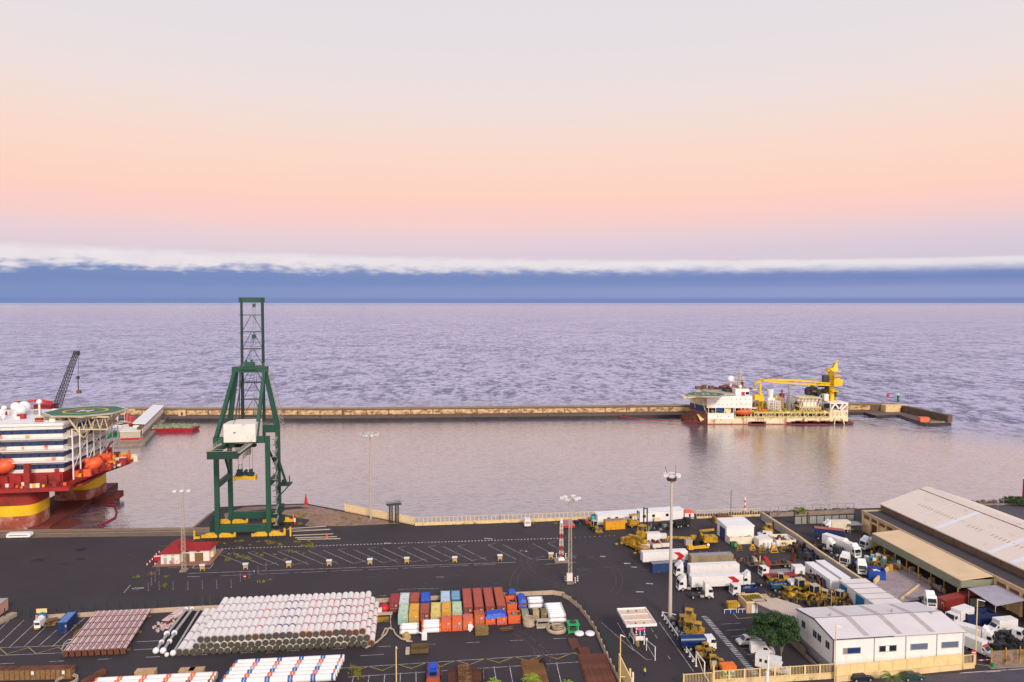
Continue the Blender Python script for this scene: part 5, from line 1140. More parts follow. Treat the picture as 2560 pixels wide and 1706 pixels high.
m = MB(); m.box(0, 0, 0, 3.0, 1.2, .8); m.box(0, 0, .8, 3.1, .2, .1); solo('timber_crate', 'low ochre crate in front of the red buoy', 'crate', m, dyel, at(957, 1553), A, 'timber crates'); m = MB(); m.box(0, 0, .9, 4.4, 1, .4); m.box(-1.8, 0, 0, .2, .9, .9); m.box(1.8, 0, 0, .2, .9, .9); solo('trestle', 'low beige trestle bench in front of the red buoy', 'trestle', m, beige, at(959, 1545), A)
m = MB(); P = [at(x, y, .25) for x, y in ((915, 1620), (943, 1605), (965, 1585), (971, 1573), (963, 1572), (955, 1590))]; P2 = [at(x, y, .25) for x, y in ((972, 1570), (983, 1574), (990, 1587), (1003, 1597), (1030, 1604), (1016, 1603))]
for Q in (P, P2):
    for p, q in zip(Q, Q[1:]): m.tube(p, q, .22, n=6)
soloW('thick_rope', 'thick beige rope looping on the asphalt right of the big pile', 'rope', m, hose, P[0])
m = MB(); m.box(0, 0, 0, 1.6, 1.5, .9); m.tube((0, 0, .9), (0, 0, 1.5), .7, .5, 8); solo('timber_crate', 'tan box at the end of the thick rope', 'crate', m, pm('tan_box', (186, 150, 96)), at(1016, 1597), .5, 'timber crates')
m = MB(); m.box(0, 0, .4, 1.2, 1.0, 1.6); m.box(0, 0, 2.0, 1.1, .9, .5, tp=.6); m.bar((-.4, -.2, 1.9), (-1.3, -.6, 2.5), .22); solo('white_cabinet', 'white machine cabinet with an arm in front of the orange ended floats', 'cabinet', m, white, at(1061, 1603), A)
m = MB(); m.box(0, 0, .3, 1.0, .3, 1.5); m.box(0, 0, 0, .3, .3, .4); m.add([(.5, -.1, .6), (.5, -.1, 1.7), (.9, -.1, 1.2)], [(0, 1, 2)]); solo('white_board', 'white arrow shaped board standing before the small orange containers', 'sign', m, white, at(1175, 1579), A)
m = MB(); [m.b2(-1.6+rnd.uniform(-.1, .1), -1+i*.05, i*.3, 1.6+rnd.uniform(-.2, .1), 1-i*.05, i*.3+.2) for i in range(6)]; solo('timber_stack', 'stack of brown timber planks before the weathered orange container', 'timber', m, pm('olive_timber', (134, 112, 62), .9, .3, 2), at(1205, 1584), A, 'stacks of loose timber')
m = MB(); [m.box(rnd.uniform(-.5, .5), rnd.uniform(-.8, .8), .05+i*.09, 3.0, .3, .09, 0, rnd.uniform(-.3, .3)) for i in range(8)]; solo('timber_stack', 'flat scatter of planks on the asphalt right of the timber stack', 'timber', m, brown, at(1269, 1577), A, 'stacks of loose timber')
m = MB(); m.b2(-2.2, -1.2, .2, 1.9, 1.2, .5); m.b2(-2.2, -1.2, .5, 1.9, -1.1, 1.2); m.b2(-2.2, 1.1, .5, 1.9, 1.2, 1.4); [m.bar((-2, y, .5), (1.8, y, 1.2), .1) for y in (-.8, 0, .8)]; m.b2(-3.3, -1, 0, -2.4, .8, .9, 1); solo('pipe_cradle', 'rusty steel cradle lying alone on the lane in front of the yard', 'cradle', m, [pm('cradle_rust', (96, 76, 48), .9, .3, 1), beige], at(1051, 1630), A)
m = MB(); m.box(0, 0, 0, 1.9, .5, .12); solo('rust_plate', 'rusty drain plate in front of the big pile', 'plate', m, rust, at(676, 1632), A)
# left odds
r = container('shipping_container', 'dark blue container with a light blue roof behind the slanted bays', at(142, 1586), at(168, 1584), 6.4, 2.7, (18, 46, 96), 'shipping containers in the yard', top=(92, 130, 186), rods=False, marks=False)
r.rotation_euler.z = R(12)
text(r, 'IIIII', .5, (2.0, -.04, 1.8), white, 90, 0, 'lettering').rotation_euler = (R(90), R(-90), 0)
m = MB(); m.b2(0, 0, .4, 3, 8, 3.2); m.b2(.3, -.02, 1.2, 1.2, 0, 2.6, 1); m.b2(2.96, .4, 1, 3.03, 2, 2.8, 1); m.b2(-.05, -.05, 3.2, 3.05, 8.05, 3.35, 2)
solo('site_cabin', 'pinkish site cabin with a pale roof at the left edge', 'cabin', m, [pm('pink_cabin', (216, 160, 138)), glass, lgrey], at(-58, 1564), R(8))
m = MB(); m.b2(0, 0, 0, 2, 9, .8); [m.b2(0, i*1.5, .8, 2, i*1.5+.2, .9) for i in range(6)]; solo('timber_pallets', 'long low stack of pale boards beside the pinkish cabin', 'timber', m, pm('pale_board', (168, 150, 128), .9), at(-52, 1578), R(-10))
m = MB(); 
for i in range(19): m.b2(i*1.05, 0, .1, i*1.05+.92, 1.6, 2.1); 
m.b2(-.1, .1, .0, 20.1, 1.5, .1); m.b2(-.1, .2, 2.1, 20, 1.7, 2.3, 1)
for i in (4, 11, 17): m.box(i*1.05+.5, -.03, 1.2, .5, .05, .7, 2)
solo('timber_fence_stack', 'long row of brown timber crates at the bottom left', 'timber', m, [pm('slat_brown', (134, 100, 66), .9, .3, 1.5), rust, white], at(-66, 1704), A*.4)
m = MB(); m.bar((0, 0, .4), (1.6, 4.2, 1.2), 1.3, .9); solo('rusty_beam', 'thick rusty beam slanting at the bottom left edge', 'beam', m, rust, at(206, 1714), -.25)
m = MB(); m.tube((0, .9, 1.2), (0, -.3, 1.2), 1.0, n=14); m.tube((0, -.31, 1.2), (0, -.5, 1.2), .75, n=14, mi=1); solo('hose_reel', 'big teal and white hose reel beside the sign board', 'reel', m, [pm('reel_teal', (30, 120, 150)), white], at(104, 1556), A+.3)
m = MB(); m.b2(-.7, -1.2, .5, .7, 1.2, 2.1); m.b2(-.6, -1.22, 1.2, .6, -1.2, 1.8, 1); m.b2(-.75, -1.25, 2.1, .75, 1.2, 2.25); [m.tube((x-.1, y, .4), (x+.1, y, .4), .4, n=10, mi=1) for x in (-.7, .7) for y in (-.8, .8)]; m.b2(-.5, -1.5, .2, .5, -1.2, .5, 2); solo('yard_tractor', 'small boxy white yard tractor parked in a slanted bay', 'tractor', m, [white, dgrey, myel], at(100, 1570), A)
m = MB(); [m.box(rnd.uniform(-1, 1), rnd.uniform(-.7, .7), i*.15, 2.2, 1.6, .2, i % 2, rnd.random()) for i in range(9)]; solo('net_heap', 'heap of brown and tan netting right of the small tractor', 'net', m, [brown, pm('net_tan', (150, 130, 80))], at(121, 1563), .3)
for k, (x, y, l) in enumerate(((173, 1614, 'grey rope heap on the asphalt left of the pink risers'), (200, 1588, 'yellowish rope heap by the corner of the pink risers'))):
    m = MB(); P = [at(x+dx, y+dy, .15) for dx, dy in ((-18, 8), (-12, -6), (-2, -14), (10, -15), (4, -8), (-8, -4), (-16, 6))]
    for p, q in zip(P, P[1:]): m.tube(p, q, .16, n=5)
    soloW('rope_heap', l, 'rope', m, (lgrey, dyel)[k], P[0], 'rope heaps')
m = MB(); m.b2(-.8, 0, 0, .8, 7, 1.0); m.b2(-.9, -.1, 1.0, .9, 7.1, 1.15, 1); m.b2(-.82, 3, .2, .82, 3.2, 1.2, 2); solo('long_crate', 'long slanted pink topped crate between the pink risers and the ball joints', 'crate', m, [rust, pink, dgrey], at(414, 1562), R(-8))
m = MB(); m.tube((0, 0, .7), (1, 3, .7), .65, n=12); m.tube((.2, -.5, .4), (1.2, -1.5, .3), .3, n=8); [m.box(rnd.uniform(-3, 1), rnd.uniform(-6, -2), 0, .9, .5, .5, 1, rnd.random()*3) for i in range(14)]; solo('pipe_fittings', 'heap of pinkish pipe fittings left of the ball jointed pipes', 'fittings', m, [pink, pink], at(432, 1552), 0)
# rusty pipe heaps: every pipe a thing
def pipes(lab, grp, x, y, n, lay, r_, L, rz, mat=rust):
    m = MB(); m.tube((0, 0, 0), (0, -L, 0), r_, n=8); me = m.mesh('rusty_pipe', mat); a = at(x, y)
    e = V((math.cos(rz), math.sin(rz), 0)); e2 = V((-e.y, e.x, 0))
    for k in range(lay):
        ln_ = (['lowest', 'middle', 'top'] if lay == 3 else ['lower', 'upper'])[k]
        for i in range(n-k):
            o = bpy.data.objects.new('rusty_pipe', me); COL.objects.link(o); o.location = a+e*(i*2*r_+k*r_+r_)+e2*rnd.uniform(-.3, .3)+V((0, 0, r_+k*r_*1.74)); o.rotation_euler = (0, 0, rz+rnd.uniform(-.004, .004)); tag(o, lab % (ordn(i), ln_), 'pipe', grp)
rp1 = pm('rusty_pipe', (124, 74, 54), .85, .35, .8, .4, (84, 50, 38), stretch=(3, .4, 3))
rp2 = pm('rusty_pipe_ochre', (140, 96, 52), .85, .35, .8, .4, (96, 60, 36), stretch=(3, .4, 3))
pipes('thin rusty pipe, %s from left, %s layer of the widest heap', 'widest heap of rusty pipes', 1443, 1642, 28, 3, .115, 14, A-.03, rp1)
pipes('ochre rusty pipe, %s from left, %s layer of the ochre heap', 'ochre heap of rusty pipes', 1300, 1657, 22, 3, .115, 12, A, rp2)
pipes('brown pipe, %s from left, %s layer of the heap left of the rack', 'low heap of brown pipes, left half', 1118, 1678, 10, 2, .115, 9, A, rust)
pipes('brown pipe, %s from left, %s layer of the heap right of the rack', 'low heap of brown pipes, right half', 1174, 1676, 10, 2, .115, 9, A, rust)
pipes('short rusty pipe, %s from left, %s layer of bundle above widest heap', 'small bundle of rusty pipes', 1444, 1624, 9, 2, .14, 5, A, rp1)
pipes('short rusty pipe, %s from left, %s layer of the farthest little bundle', 'little bundle of rusty pipes', 1418, 1602, 8, 2, .14, 4, A+.05, rp1)
m = MB(); [m.b2(0, -i*1.6, 0, 2.8, -i*1.6-.2, 1.4) for i in range(5)]; m.b2(0, -8, 1.2, .15, 0, 1.4); m.b2(2.7, -8, 1.2, 2.8, 0, 1.4); solo('timber_rack', 'ochre timber rack between the two low pipe heaps', 'rack', m, brown, at(1144, 1678), A)
m = MB(); m.bar((0, 0, .2), (-.2, -6, .2), .25); solo('timber_beam', 'single brown beam right of the low pipe heaps', 'beam', m, brown, at(1208, 1670), A)
m = MB(); m.box(0, 0, 0, 1.3, .9, .9); m.box(.1, 0, .9, .8, .6, .5, tp=.7); solo('black_machine', 'small black machine at the corner of the ochre pipe heap', 'machine', m, black, at(1356, 1662), .3)
m = MB(); m.tube((0, 0, .9), (0, 0, 4), .05, n=4); 
# orange and blue telehandler seen from behind at the bottom
r = T('loading_machine', 'orange machine with a bright blue top parked at the bottom edge', 'vehicle', at(1083, 1712), A)
m = MB(); m.b2(-1.35, -1.2, .8, 1.35, 3.6, 2.0); m.b2(-1.2, 1, 2.0, 1.2, 3.4, 2.6); m.build('chassis', pm('chassis_orange', (176, 78, 34), .6, .2, 1, .4, (70, 50, 40)), r)
m = MB(); m.b2(-.95, -.6, 2.0, .95, 3.2, 3.2); m.b2(-.6, .3, 3.2, .6, 2.6, 3.5); m.build('cab', tarp, r); m = MB(); m.b2(-.7, -.62, 2.2, .7, -.6, 3.0); m.b2(-.6, .2, 3.22, .6, .9, 3.24); m.build('window', glass, r)
wm_ = MB(); wm_.tube((-.3, 0, 0), (.3, 0, 0), .75, n=14); wm_.tube((-.32, 0, 0), (.32, 0, 0), .35, n=10, mi=1); WM = wm_.mesh('wheel', [black, orange])
for x in (-1.3, 1.3):
    for y in (-.6, 2.8): link('wheel', WM, r, (x, y, .75))
# ================================================================ VEHICLES
w1 = MB(); w1.tube((0, -.15, 0), (0, .15, 0), .5, n=16); w1.tube((0, -.165, 0), (0, .165, 0), .27, n=12, mi=1); WT = w1.mesh('wheel', [black, lgrey])
w2 = MB(); w2.tube((0, -.11, 0), (0, .11, 0), .34, n=14); w2.tube((0, -.12, 0), (0, .12, 0), .2, n=10, mi=1); WC = w2.mesh('wheel', [black, lgrey])
w3 = MB(); w3.tube((0, -.28, 0), (0, .28, 0), .85, n=16); w3.tube((0, -.3, 0), (0, .3, 0), .42, n=12, mi=1); WL = w3.mesh('wheel', [black, myel])
lampm = pm('headlight', (225, 220, 205), .2, .02)
def wheels(r, me, xs, y, z):
    for x in xs:
        for s in (-1, 1): link('wheel', me, r, (x, s*y, z))
def cabin(r, x0, col, hi=True):
    m = MB(); h = 3.35 if hi else 2.8
    m.side([(x0-2.15, .75), (x0-.0, .55), (x0, 1.75), (x0-.28, 2.85), (x0-.6, h), (x0-2.15, h+.15 if hi else h)], -1.22, 1.22); c = m.build('cab', col, r)
    m = MB(); m.add([(x0+.02, -1.08, 1.75), (x0+.02, 1.08, 1.75), (x0-.25, 1.02, 2.75), (x0-.25, -1.02, 2.75)], [(0, 1, 2, 3)]); m.build('windscreen', glass, c)
    m = MB()
    for s in (-1, 1): y = s*1.235; m.add([(x0-.3, y, 1.8), (x0-.45, y, 2.6), (x0-1.2, y, 2.6), (x0-1.2, y, 1.8)], [(0, 1, 2, 3)])
    m.build('side_window', glass, c)
    m = MB(); m.b2(x0-.02, -.85, .95, x0+.03, .85, 1.35); m.b2(x0-.05, -.85, 1.45, x0+.02, .85, 1.58); m.build('grille', dgrey, c)
    m = MB(); m.b2(x0-.15, -1.2, .35, x0+.1, 1.2, .8); m.build('bumper', white, c)
    for s in (-1, 1): m = MB(); m.b2(x0+.06, s*1.0-.16, .6, x0+.12, s*1.0+.16, .78); m.build('headlight', lampm, c); m = MB(); m.b2(x0-.35, s*1.4-.08, 1.9, x0-.2, s*1.4+.08, 2.6); m.build('mirror', dgrey, c)
    if hi: m = MB(); m.side([(x0-2.1, h+.12), (x0-.95, h+.08), (x0-1.5, h+.75), (x0-2.1, h+.95)], -1.05, 1.05); m.build('roof_spoiler', col, c)
def lorry(lab, px, py, deg, kind, L=6.2, col=lorryw, bc=lorryw, hi=True, bh=2.6, cat='lorry', grp='lorries in the yards', wd=2.5):
    r = T('lorry', lab, cat, at(px, py), R(deg), grp); x0 = L/2; cabin(r, x0, col, hi)
    m = MB()
    for s in (-.45, .45): m.b2(-L/2, s-.1, .75, x0-2.2, s+.1, 1.0)
    m.b2(-L/2, -1.2, .6, -L/2+.1, 1.2, .8); m.b2(x0-3.4, -1.15, .45, x0-2.4, -.6, 1.0, 1); m.b2(x0-3.4, .6, .45, x0-2.4, 1.15, 1.0, 1)
    m.build('chassis', [dgrey, lgrey], r); wheels(r, WT, (x0-1.1, -L/2+1.0) if L < 8 else (x0-1.1, -L/2+1, -L/2+2.3), 1.08, .5)
    xb0, xb1 = -L/2, x0-2.35; w = wd/2
    if kind == 'tractor': m = MB(); m.box(-L/2+1.2, 0, 1.0, 1.1, 1.0, .18); m.box(x0-2.6, 0, 1, .3, 1.6, 1.0); m.build('coupling', dgrey, r)
    elif kind == 'box': 
        m = MB(); m.b2(xb0, -w, 1.05, xb1, w, 1.05+bh); b = m.build('box_body', bc, r); m = MB(); m.b2(xb0-.01, -w-.01, 1.0+bh, xb1+.01, w+.01, 1.13+bh); m.build('body_roof', bc if kind != 'boxr' else red, b)
    elif kind == 'flat':
        m = MB(); m.b2(xb0, -w, 1.02, xb1, w, 1.2); m.b2(xb1-.1, -w, 1.2, xb1, w, 2.1); m.build('flatbed', bc, r)
    elif kind == 'tipper':
        m = MB(); m.b2(xb0, -w, 1.02, xb1, w, 1.2); m.b2(xb0, -w, 1.2, xb1, -w+.08, 2.0); m.b2(xb0, w-.08, 1.2, xb1, w, 2.0); m.b2(xb0, -w+.08, 1.2, xb0+.08, w-.08, 2.0); m.b2(xb1-.08, -w+.08, 1.2, xb1, w-.08, 2.2); b = m.build('tipper_bed', bc, r)
        m = MB(); [m.box(rnd.uniform(xb0+.5, xb1-.5), rnd.uniform(-.8, .8), 1.2, .7, .5, .5, 0, rnd.random()) for i in range(7)]; m.build('load', grey, b)
    elif kind == 'tank': m = MB(); m.tube((xb0+.1, 0, 2.1), (xb1-.1, 0, 2.1), 1.2, n=18); m.b2(xb0+.2, -1.1, 1, xb1-.2, 1.1, 1.5); m.build('tank', bc, r)
    return r
def trailer(lab, px, py, deg, L, col=lorryw, bh=2.75, roofc=None, chev=False, kind='box', cat='trailer', wheels_=True, stripe=None):
    r = T('semi_trailer', lab, cat, at(px, py), R(deg), 'semi-trailers in the yard'); m = MB(); z0 = 1.15
    if kind == 'box': m.b2(-L/2, -1.27, z0, L/2, 1.27, z0+bh)
    elif kind == 'flat': m.b2(-L/2, -1.27, 1.0, L/2, 1.27, 1.25)
    m.build('body', col, r)
    if kind == 'box': m = MB(); m.b2(-L/2+.04, -1.24, z0+bh, L/2-.04, 1.24, z0+bh+.06); m.build('roof', roofc or col, r)
    m = MB(); [m.b2(-L/2+.2, s-.1, .7, L/2-.3, s+.1, z0-.15 if kind == 'box' else .99) for s in (-.5, .5)]; m.bar((L/2-3, -.8, 0), (L/2-3, -.8, 1), .16); m.bar((L/2-3, .8, 0), (L/2-3, .8, 1), .16); m.b2(-L*.1, -1.2, .5, L*.18, -1.15, .9, 1); m.build('chassis', [dgrey, lgrey], r)
    if wheels_: wheels(r, WT, (-L/2+1.2, -L/2+2.5, -L/2+3.8) if kind == 'box' else (-L/2+1.5, -L/2+2.8), 1.08, .5)
    if chev:
        m = MB()
        for s in (-1, 1):
            y = s*1.285; x = -L/2+1.0; zc = z0+bh/2
            P = [(x+3.6, y, zc+1.25), (x+1.7, y, zc+1.25), (x, y, zc), (x+1.2, y, zc-1.25), (x+2.8, y, zc-1.25), (x+1.9, y, zc)]
            m.add(P, [(0, 1, 2, 5), (2, 3, 4, 5)])
        m.build('chevron', red, r)
    if stripe:
        m = MB(); m.b2(-L/2, -1.28, z0+bh-.3, L/2, 1.28, z0+bh-.22); m.build('stripe', stripe, r)
    return r
lf = 186
trailer('white reefer trailer with a red chevron, standing uncoupled behind the blue container', 1660, 1409, lf+1, 14.0, chev=True)
lorry('white artic tractor coupled to the nearest red chevron trailer, facing left', 1721, 1474, lf, 'tractor'); trailer('white trailer with a large red chevron, nearest of the long trailers', 1789, 1472, lf, 14.6, chev=True)
lorry('white artic tractor with raised spoiler behind the nearest one, facing left', 1713, 1439, lf, 'tractor'); trailer('white trailer with thin yellow line along the roof edge, middle of the three long ones', 1783, 1443, lf, 14.6, stripe=creamp)
container('shipping_container', 'long faded blue container standing behind the thick light mast', at(1631, 1434), at(1716, 1428), 2.44, 2.7, (24, 58, 104), 'shipping containers in the yard', top=(140, 130, 130), rods=False, marks=False)
trailer('long grey trailer with a brownish torn roof behind the blue container', 1777, 1416, lf, 13, pm('trailer_khaki', (150, 132, 100), .8, .25), 2.6, pm('trailer_roof_grey', (152, 148, 152), .7, .2, .3, .3))
lorry('white bobtail tractor with black chassis, facing right before the chevron trailer', 1750, 1494, 2, 'tractor', 6.4)
lorry('small white lorry with a navy blue bed and red crane, facing left', 1860, 1485, 188, 'tipper', 7.4, lorryw, navy, False)
lorry('white tractor half hidden behind the end of the nearest chevron trailer', 1880, 1464, 186, 'tractor', 6.2)
r = lorry('white cab lorry with a tall red loading crane and grey flatbed', 1938, 1438, 190, 'flat', 9.5, white, grey, False)
m = MB(); m.bar((1.9, 0, 1), (2.2, 0, 4.0), .5); m.bar((2.2, 0, 4.0), (3.6, .2, 5.6), .8); m.build('loading_crane', red, r)
r = trailer('brown low loader trailer with ramp raised at its right end', 1925, 1418, 187, 14, pm('lowbed', (120, 92, 74), .9, .3), kind='flat'); m = MB(); m.bar((-6.8, 0, 1.2), (-7.6, 0, 4), 2.4, .2); m.build('ramp', rust, r); m = MB(); [m.box(rnd.uniform(-5, 6), rnd.uniform(-.9, .9), 1.25, 1, .7, rnd.uniform(.3, .9), i % 3, rnd.random()) for i in range(12)]; m.build('load', [rust, dyel, dgrey], r)
r = trailer('long red low trailer behind the yellow loader', 1955, 1447, 187, 10, pm('lowred', (150, 44, 36), .7, .3), kind='flat')
lorry('dark blue tipper lorry beside the small yellow loader, facing right', 1958, 1476, 4, 'tipper', 7.5, white, pm('tip_blue', (20, 64, 104)), False)
lorry('cream box lorry facing left near the far warehouse wall', 2090, 1330, 184, 'box', 9, white, pm('box_cream', (226, 212, 186), .7, .1), True, 2.8)
lorry('white artic tractor with low white chassis, facing right beside the diagonal wall', 2062, 1375, -50, 'tractor', 6.5)
trailer('dark blue trailer with a faded red roof behind the white tractors', 2072, 1350, -20, 9, navy, 2.7, pm('faded_red', (176, 96, 84), .8))
lorry('white box lorry facing the camera between two white tractors', 2092, 1374, -58, 'box', 9, lorryw, lorryw, True, 2.9)
lorry('white tractor with dark visor right of the white box lorry', 2122, 1386, -75, 'box', 8, lorryw, lorryw, True, 2.6)
lorry('white rounded cab tractor standing at the head of the waste yard row', 2118, 1412, 225, 'tractor', 6.2)
lorry('white square cab lorry with its load of rubbish, nearest the blue skip', 2150, 1428, -106, 'tipper', 7, lorryw, navy, True)
lorry('white cab lorry half hidden behind the end of the tan canopy', 2176, 1372, 200, 'box', 7, white, pm('box_cream', (226, 212, 186)), True, 2.2)
lorry('dark green lorry chassis with red tail between the white tractors', 2085, 1392, 30, 'tractor', 6, dgrey, dgrey, False)
lorry('white high cab tractor parked beside the red container under the canopy', 2318, 1512, -100, 'tractor', 6.2)
container('shipping_container', 'dark red container with white lettering in front of the tan canopy', at(2337, 1518), at(2363, 1529), 12.19, 2.7, (142, 42, 38), 'shipping containers in the yard', top=(150, 58, 50))
def van(lab, px, py, deg, L=5.6, H_=2.5, col=lorryw, box=False, cat='van', grp='vans in the yards', pick=False):
    r = T('van', lab, cat, at(px, py), R(deg), grp); x = L/2; m = MB()
    if box: 
        m.side([(-.2, .4), (x, .4), (x, 1.1), (x-.9, 1.35), (x-1.7, 2.1), (-.2, 2.1)][::-1], -.95, .95); b = m.build('body', col, r); m = MB(); m.b2(-x, -1.1, .7, x-1.9, 1.1, 3.1); m.build('box_body', col, r)
        m = MB(); m.add([(x-.92, -.85, 1.38), (x-.92, .85, 1.38), (x-1.62, .82, 2.05), (x-1.62, -.82, 2.05)], [(0, 1, 2, 3)]); 
    elif pick:
        m.side([(-x, .4), (x, .4), (x, 1.0), (x-1.0, 1.2), (x-1.7, 1.95), (.2, 1.95), (.1, 1.2), (-x, 1.2)][::-1], -.95, .95); b = m.build('body', col, r); m = MB(); [m.box(rnd.uniform(-x+.4, -.1), rnd.uniform(-.6, .6), 1.2, .8, .5, .5, 0, rnd.random()) for i in range(5)]; m.build('load', beige, r)
        m = MB(); m.add([(x-1.0, -.85, 1.23), (x-1.0, .85, 1.23), (x-1.66, .8, 1.9), (x-1.66, -.8, 1.9)], [(0, 1, 2, 3)])
    else:
        m.side([(-x, .4), (x, .4), (x, 1.1), (x-1.0, 1.4), (x-1.8, H_), (-x, H_)][::-1], -.97, .97); b = m.build('body', col, r)
        m = MB(); m.add([(x-1.0, -.85, 1.44), (x-1.0, .85, 1.44), (x-1.76, .82, H_-.08), (x-1.76, -.82, H_-.08)], [(0, 1, 2, 3)])
    for v in list(range(len(m.v))): m.v[v] = m.v[v]+V((.03, 0, .02))
    m.build('windscreen', glass, b); m = MB()
    for s in (-1, 1): y = s*.985; m.add([(x-1.35, y, 1.3), (x-1.8, y, 1.85), (x-2.5, y, 1.85), (x-2.5, y, 1.3)], [(0, 1, 2, 3)])
    m.build('side_window', glass, b); wheels(r, WC, (x-.9, -x+1.0), .86, .34)
    for s in (-1, 1): m = MB(); m.b2(x-.02, s*.75-.15, .75, x+.03, s*.75+.15, .95); m.build('headlight', lampm, b)
    return r
def car(lab, px, py, deg, L=4.3, col=black, cat='car', hatch=False):
    r = T('car', lab, cat, at(px, py), R(deg), 'parked cars'); x = L/2; m = MB()
    m.side([(-x, .35), (x, .35), (x, .75), (x-.2, .85), (x-1.1, .95), (-x+.1, .98), (-x, .8)][::-1], -.86, .86); b = m.build('body', col, r)
    m = MB(); P = [(x-1.1, .94), (x-1.8, 1.42), (-x+(.5 if hatch else 1.0), 1.45), (-x+.15, .96)]
    n = 4; Q = [(a, -.8 if z < 1.2 else -.66, z) for a, z in P]+[(a, .8 if z < 1.2 else .66, z) for a, z in P]; m.add(Q, [(i, (i+1) % n, n+(i+1) % n, n+i) for i in range(n)]+[(0, 1, 2, 3), (4, 5, 6, 7)]); m.build('glasshouse', glass, r)
    m = MB(); m.b2(-x+(.55 if hatch else 1.05), -.64, 1.44, x-1.85, .64, 1.48); m.build('roof', col, r); wheels(r, WC, (x-.8, -x+.8), .8, .32)
    for s in (-1, 1): m = MB(); m.b2(x-.03, s*.6-.15, .6, x+.02, s*.6+.15, .75); m.build('headlight', lampm, r)
    return r
van('white pickup van with tan load parked left of the big tree', 1872, 1610, 188, 5.6, pick=True)
van('white panel van parked between the pickup and the caravan-like truck', 1905, 1634, -8, 5.2, 2.3)
r = van('white high box van with two small windows, nose to the right near the front fence', 1932, 1678, -30, 7.0, box=True)
m = MB(); [m.b2(-2.6+i*1.1, -1.13, 1.9, -2.1+i*1.1, -1.1, 2.6) for i in range(2)]; m.build('rear_window', glass, r)
van('small white car-like van behind the small white workshop', 1912, 1343, 170, 4.6, 1.9)
r = van('white delivery van with a red stripe above its windscreen beside the white building', 2447, 1632, -62, 6.2, box=True)
m = MB(); m.b2(1.25, -.9, 2.12, 1.5, .9, 2.42); m.build('roof_stripe', red, r)
lorry('white box lorry nearest the far corner of the white building', 2398, 1556, 205, 'box', 7.6, lorryw, lorryw, False, 2.4)
lorry('white box lorry with grille windows, in front of the farther white box lorry', 2436, 1604, -45, 'box', 7.6, lorryw, lorryw, True, 2.3)
van('white box van facing left beside the navy skip', 2503, 1578, 190, 7.0, box=True)
lorry('cream lorry cab pointing right at the edge of the scrap heap', 2528, 1596, -50, 'tractor', 5, lorryw, lorryw, False)
car('black car parked on the street before the cream fence', 2152, 1700, 8, 4.8, pm('car_black', (36, 38, 44), .3), hatch=True)
car('dark green saloon with a pale sheet on its bonnet parked on the street', 2280, 1698, 6, 4.6, pm('car_green', (32, 72, 58), .35))
car('dark red car behind the front fence, left of the green and orange kiosk', 1790, 1693, 10, 4.4, pm('car_red', (120, 20, 40), .35))
def caravan(px, py): 
    r = T('caravan', 'small cream caravan standing against the cream fence', 'caravan', at(px, py), A); m = MB(); m.b2(-1.1, -1.6, .5, 1.1, 1.6, 2.6); m.b2(-.9, -1.4, 2.6, .9, 1.4, 2.8); m.build('body', dwhite, r); m = MB(); m.b2(-.75, -1.63, 1.4, .75, -1.6, 2.1); m.build('window', lgrey, r); wheels(r, WC, (0,), 1.05, .34)
caravan(1318, 1316)
m = MB(); m.b2(-2.2, -3.4, .9, 2.2, 3.4, 1.2); m.b2(-2.2, -3.45, .3, 2.2, -3.4, 1.1, 1); [m.tube((x-.15, y, .5), (x+.15, y, .5), .48, n=10, mi=2) for x in (-1.6, 1.6) for y in (1, 2.4)]; solo('flat_trailer', 'pinkish flat trailer behind the red and white tower', 'trailer', m, [pm('trailer_pink', (164, 110, 112), .8), red, black], at(1418, 1315), A)
m = MB(); [m.box(rnd.uniform(-3, 3), rnd.uniform(-1, 1), 0, 1.3, 1, rnd.uniform(.6, 1.6), rnd.choice((0, 0, 1, 2, 3)), rnd.random()) for i in range(16)]; solo('scrap_heap', 'dark heap of scrap with blue and red pieces by the fence', 'scrap', m, [black, blue, red, green], at(1450, 1309), A)
# yellow machines
def loader(lab, px, py, deg, s=1.0, mat=myel, bucket=True, cabc=None):
    r = T('wheel_loader', lab, 'loader', at(px, py), R(deg), 'yellow loaders'); r.scale = (s, s, s)
    m = MB(); m.side([(-3.2, 1.0), (-3.3, 1.9), (-2.9, 2.3), (-.9, 2.4), (-.9, 1.0)], -.95, .95); m.b2(-.9, -.6, .9, 1.7, .6, 1.7); m.build('engine_body', mat, r)
    m = MB(); m.b2(-.9, -.75, 1.7, .7, .75, 3.3); c = m.build('cab', glass, r); m = MB(); m.b2(-1.05, -.9, 3.3, .85, .9, 3.48); [m.bar((x, y, 1.7), (x, y, 3.3), .14) for x in (-.9, .7) for y in (-.75, .75)]; m.build('cab_roof', cabc or beige, c)
    wheels(r, WL, (-2.0, 1.5), 1.1, .85); m = MB(); [m.bar((.9, s_*.5, 1.6), (3.0, s_*.5, 1.0), .28, .4) for s_ in (-1, 1)]; m.build('lift_arm', mat, r)
    if bucket: m = MB(); m.side([(3.0, .15), (4.3, .1), (4.3, .3), (3.4, .4), (3.2, 1.2), (4.0, 1.6), (3.0, 1.6)], -1.35, 1.35); m.build('bucket', dyel, r)
    return r
loader('yellow wheel loader with its bucket on the ground right of the teal kiosk', 1486, 1325, -70, .95)
loader('yellow loader standing in front of the red trailer', 1950, 1458, 175, .85)
loader('big yellow wheel loader with a pale roof right of the white booth', 1998, 1482, -170, 1.15)
loader('yellow wheel loader nearest the white portable cabin', 2035, 1497, 195, 1.1)
loader('dull yellow loader among scrap below the big wheel loader', 2062, 1500, 60, .8, dyel)
loader('yellow loader at the right end of the scrap row before the blue door', 2098, 1505, 210, .9, dyel)
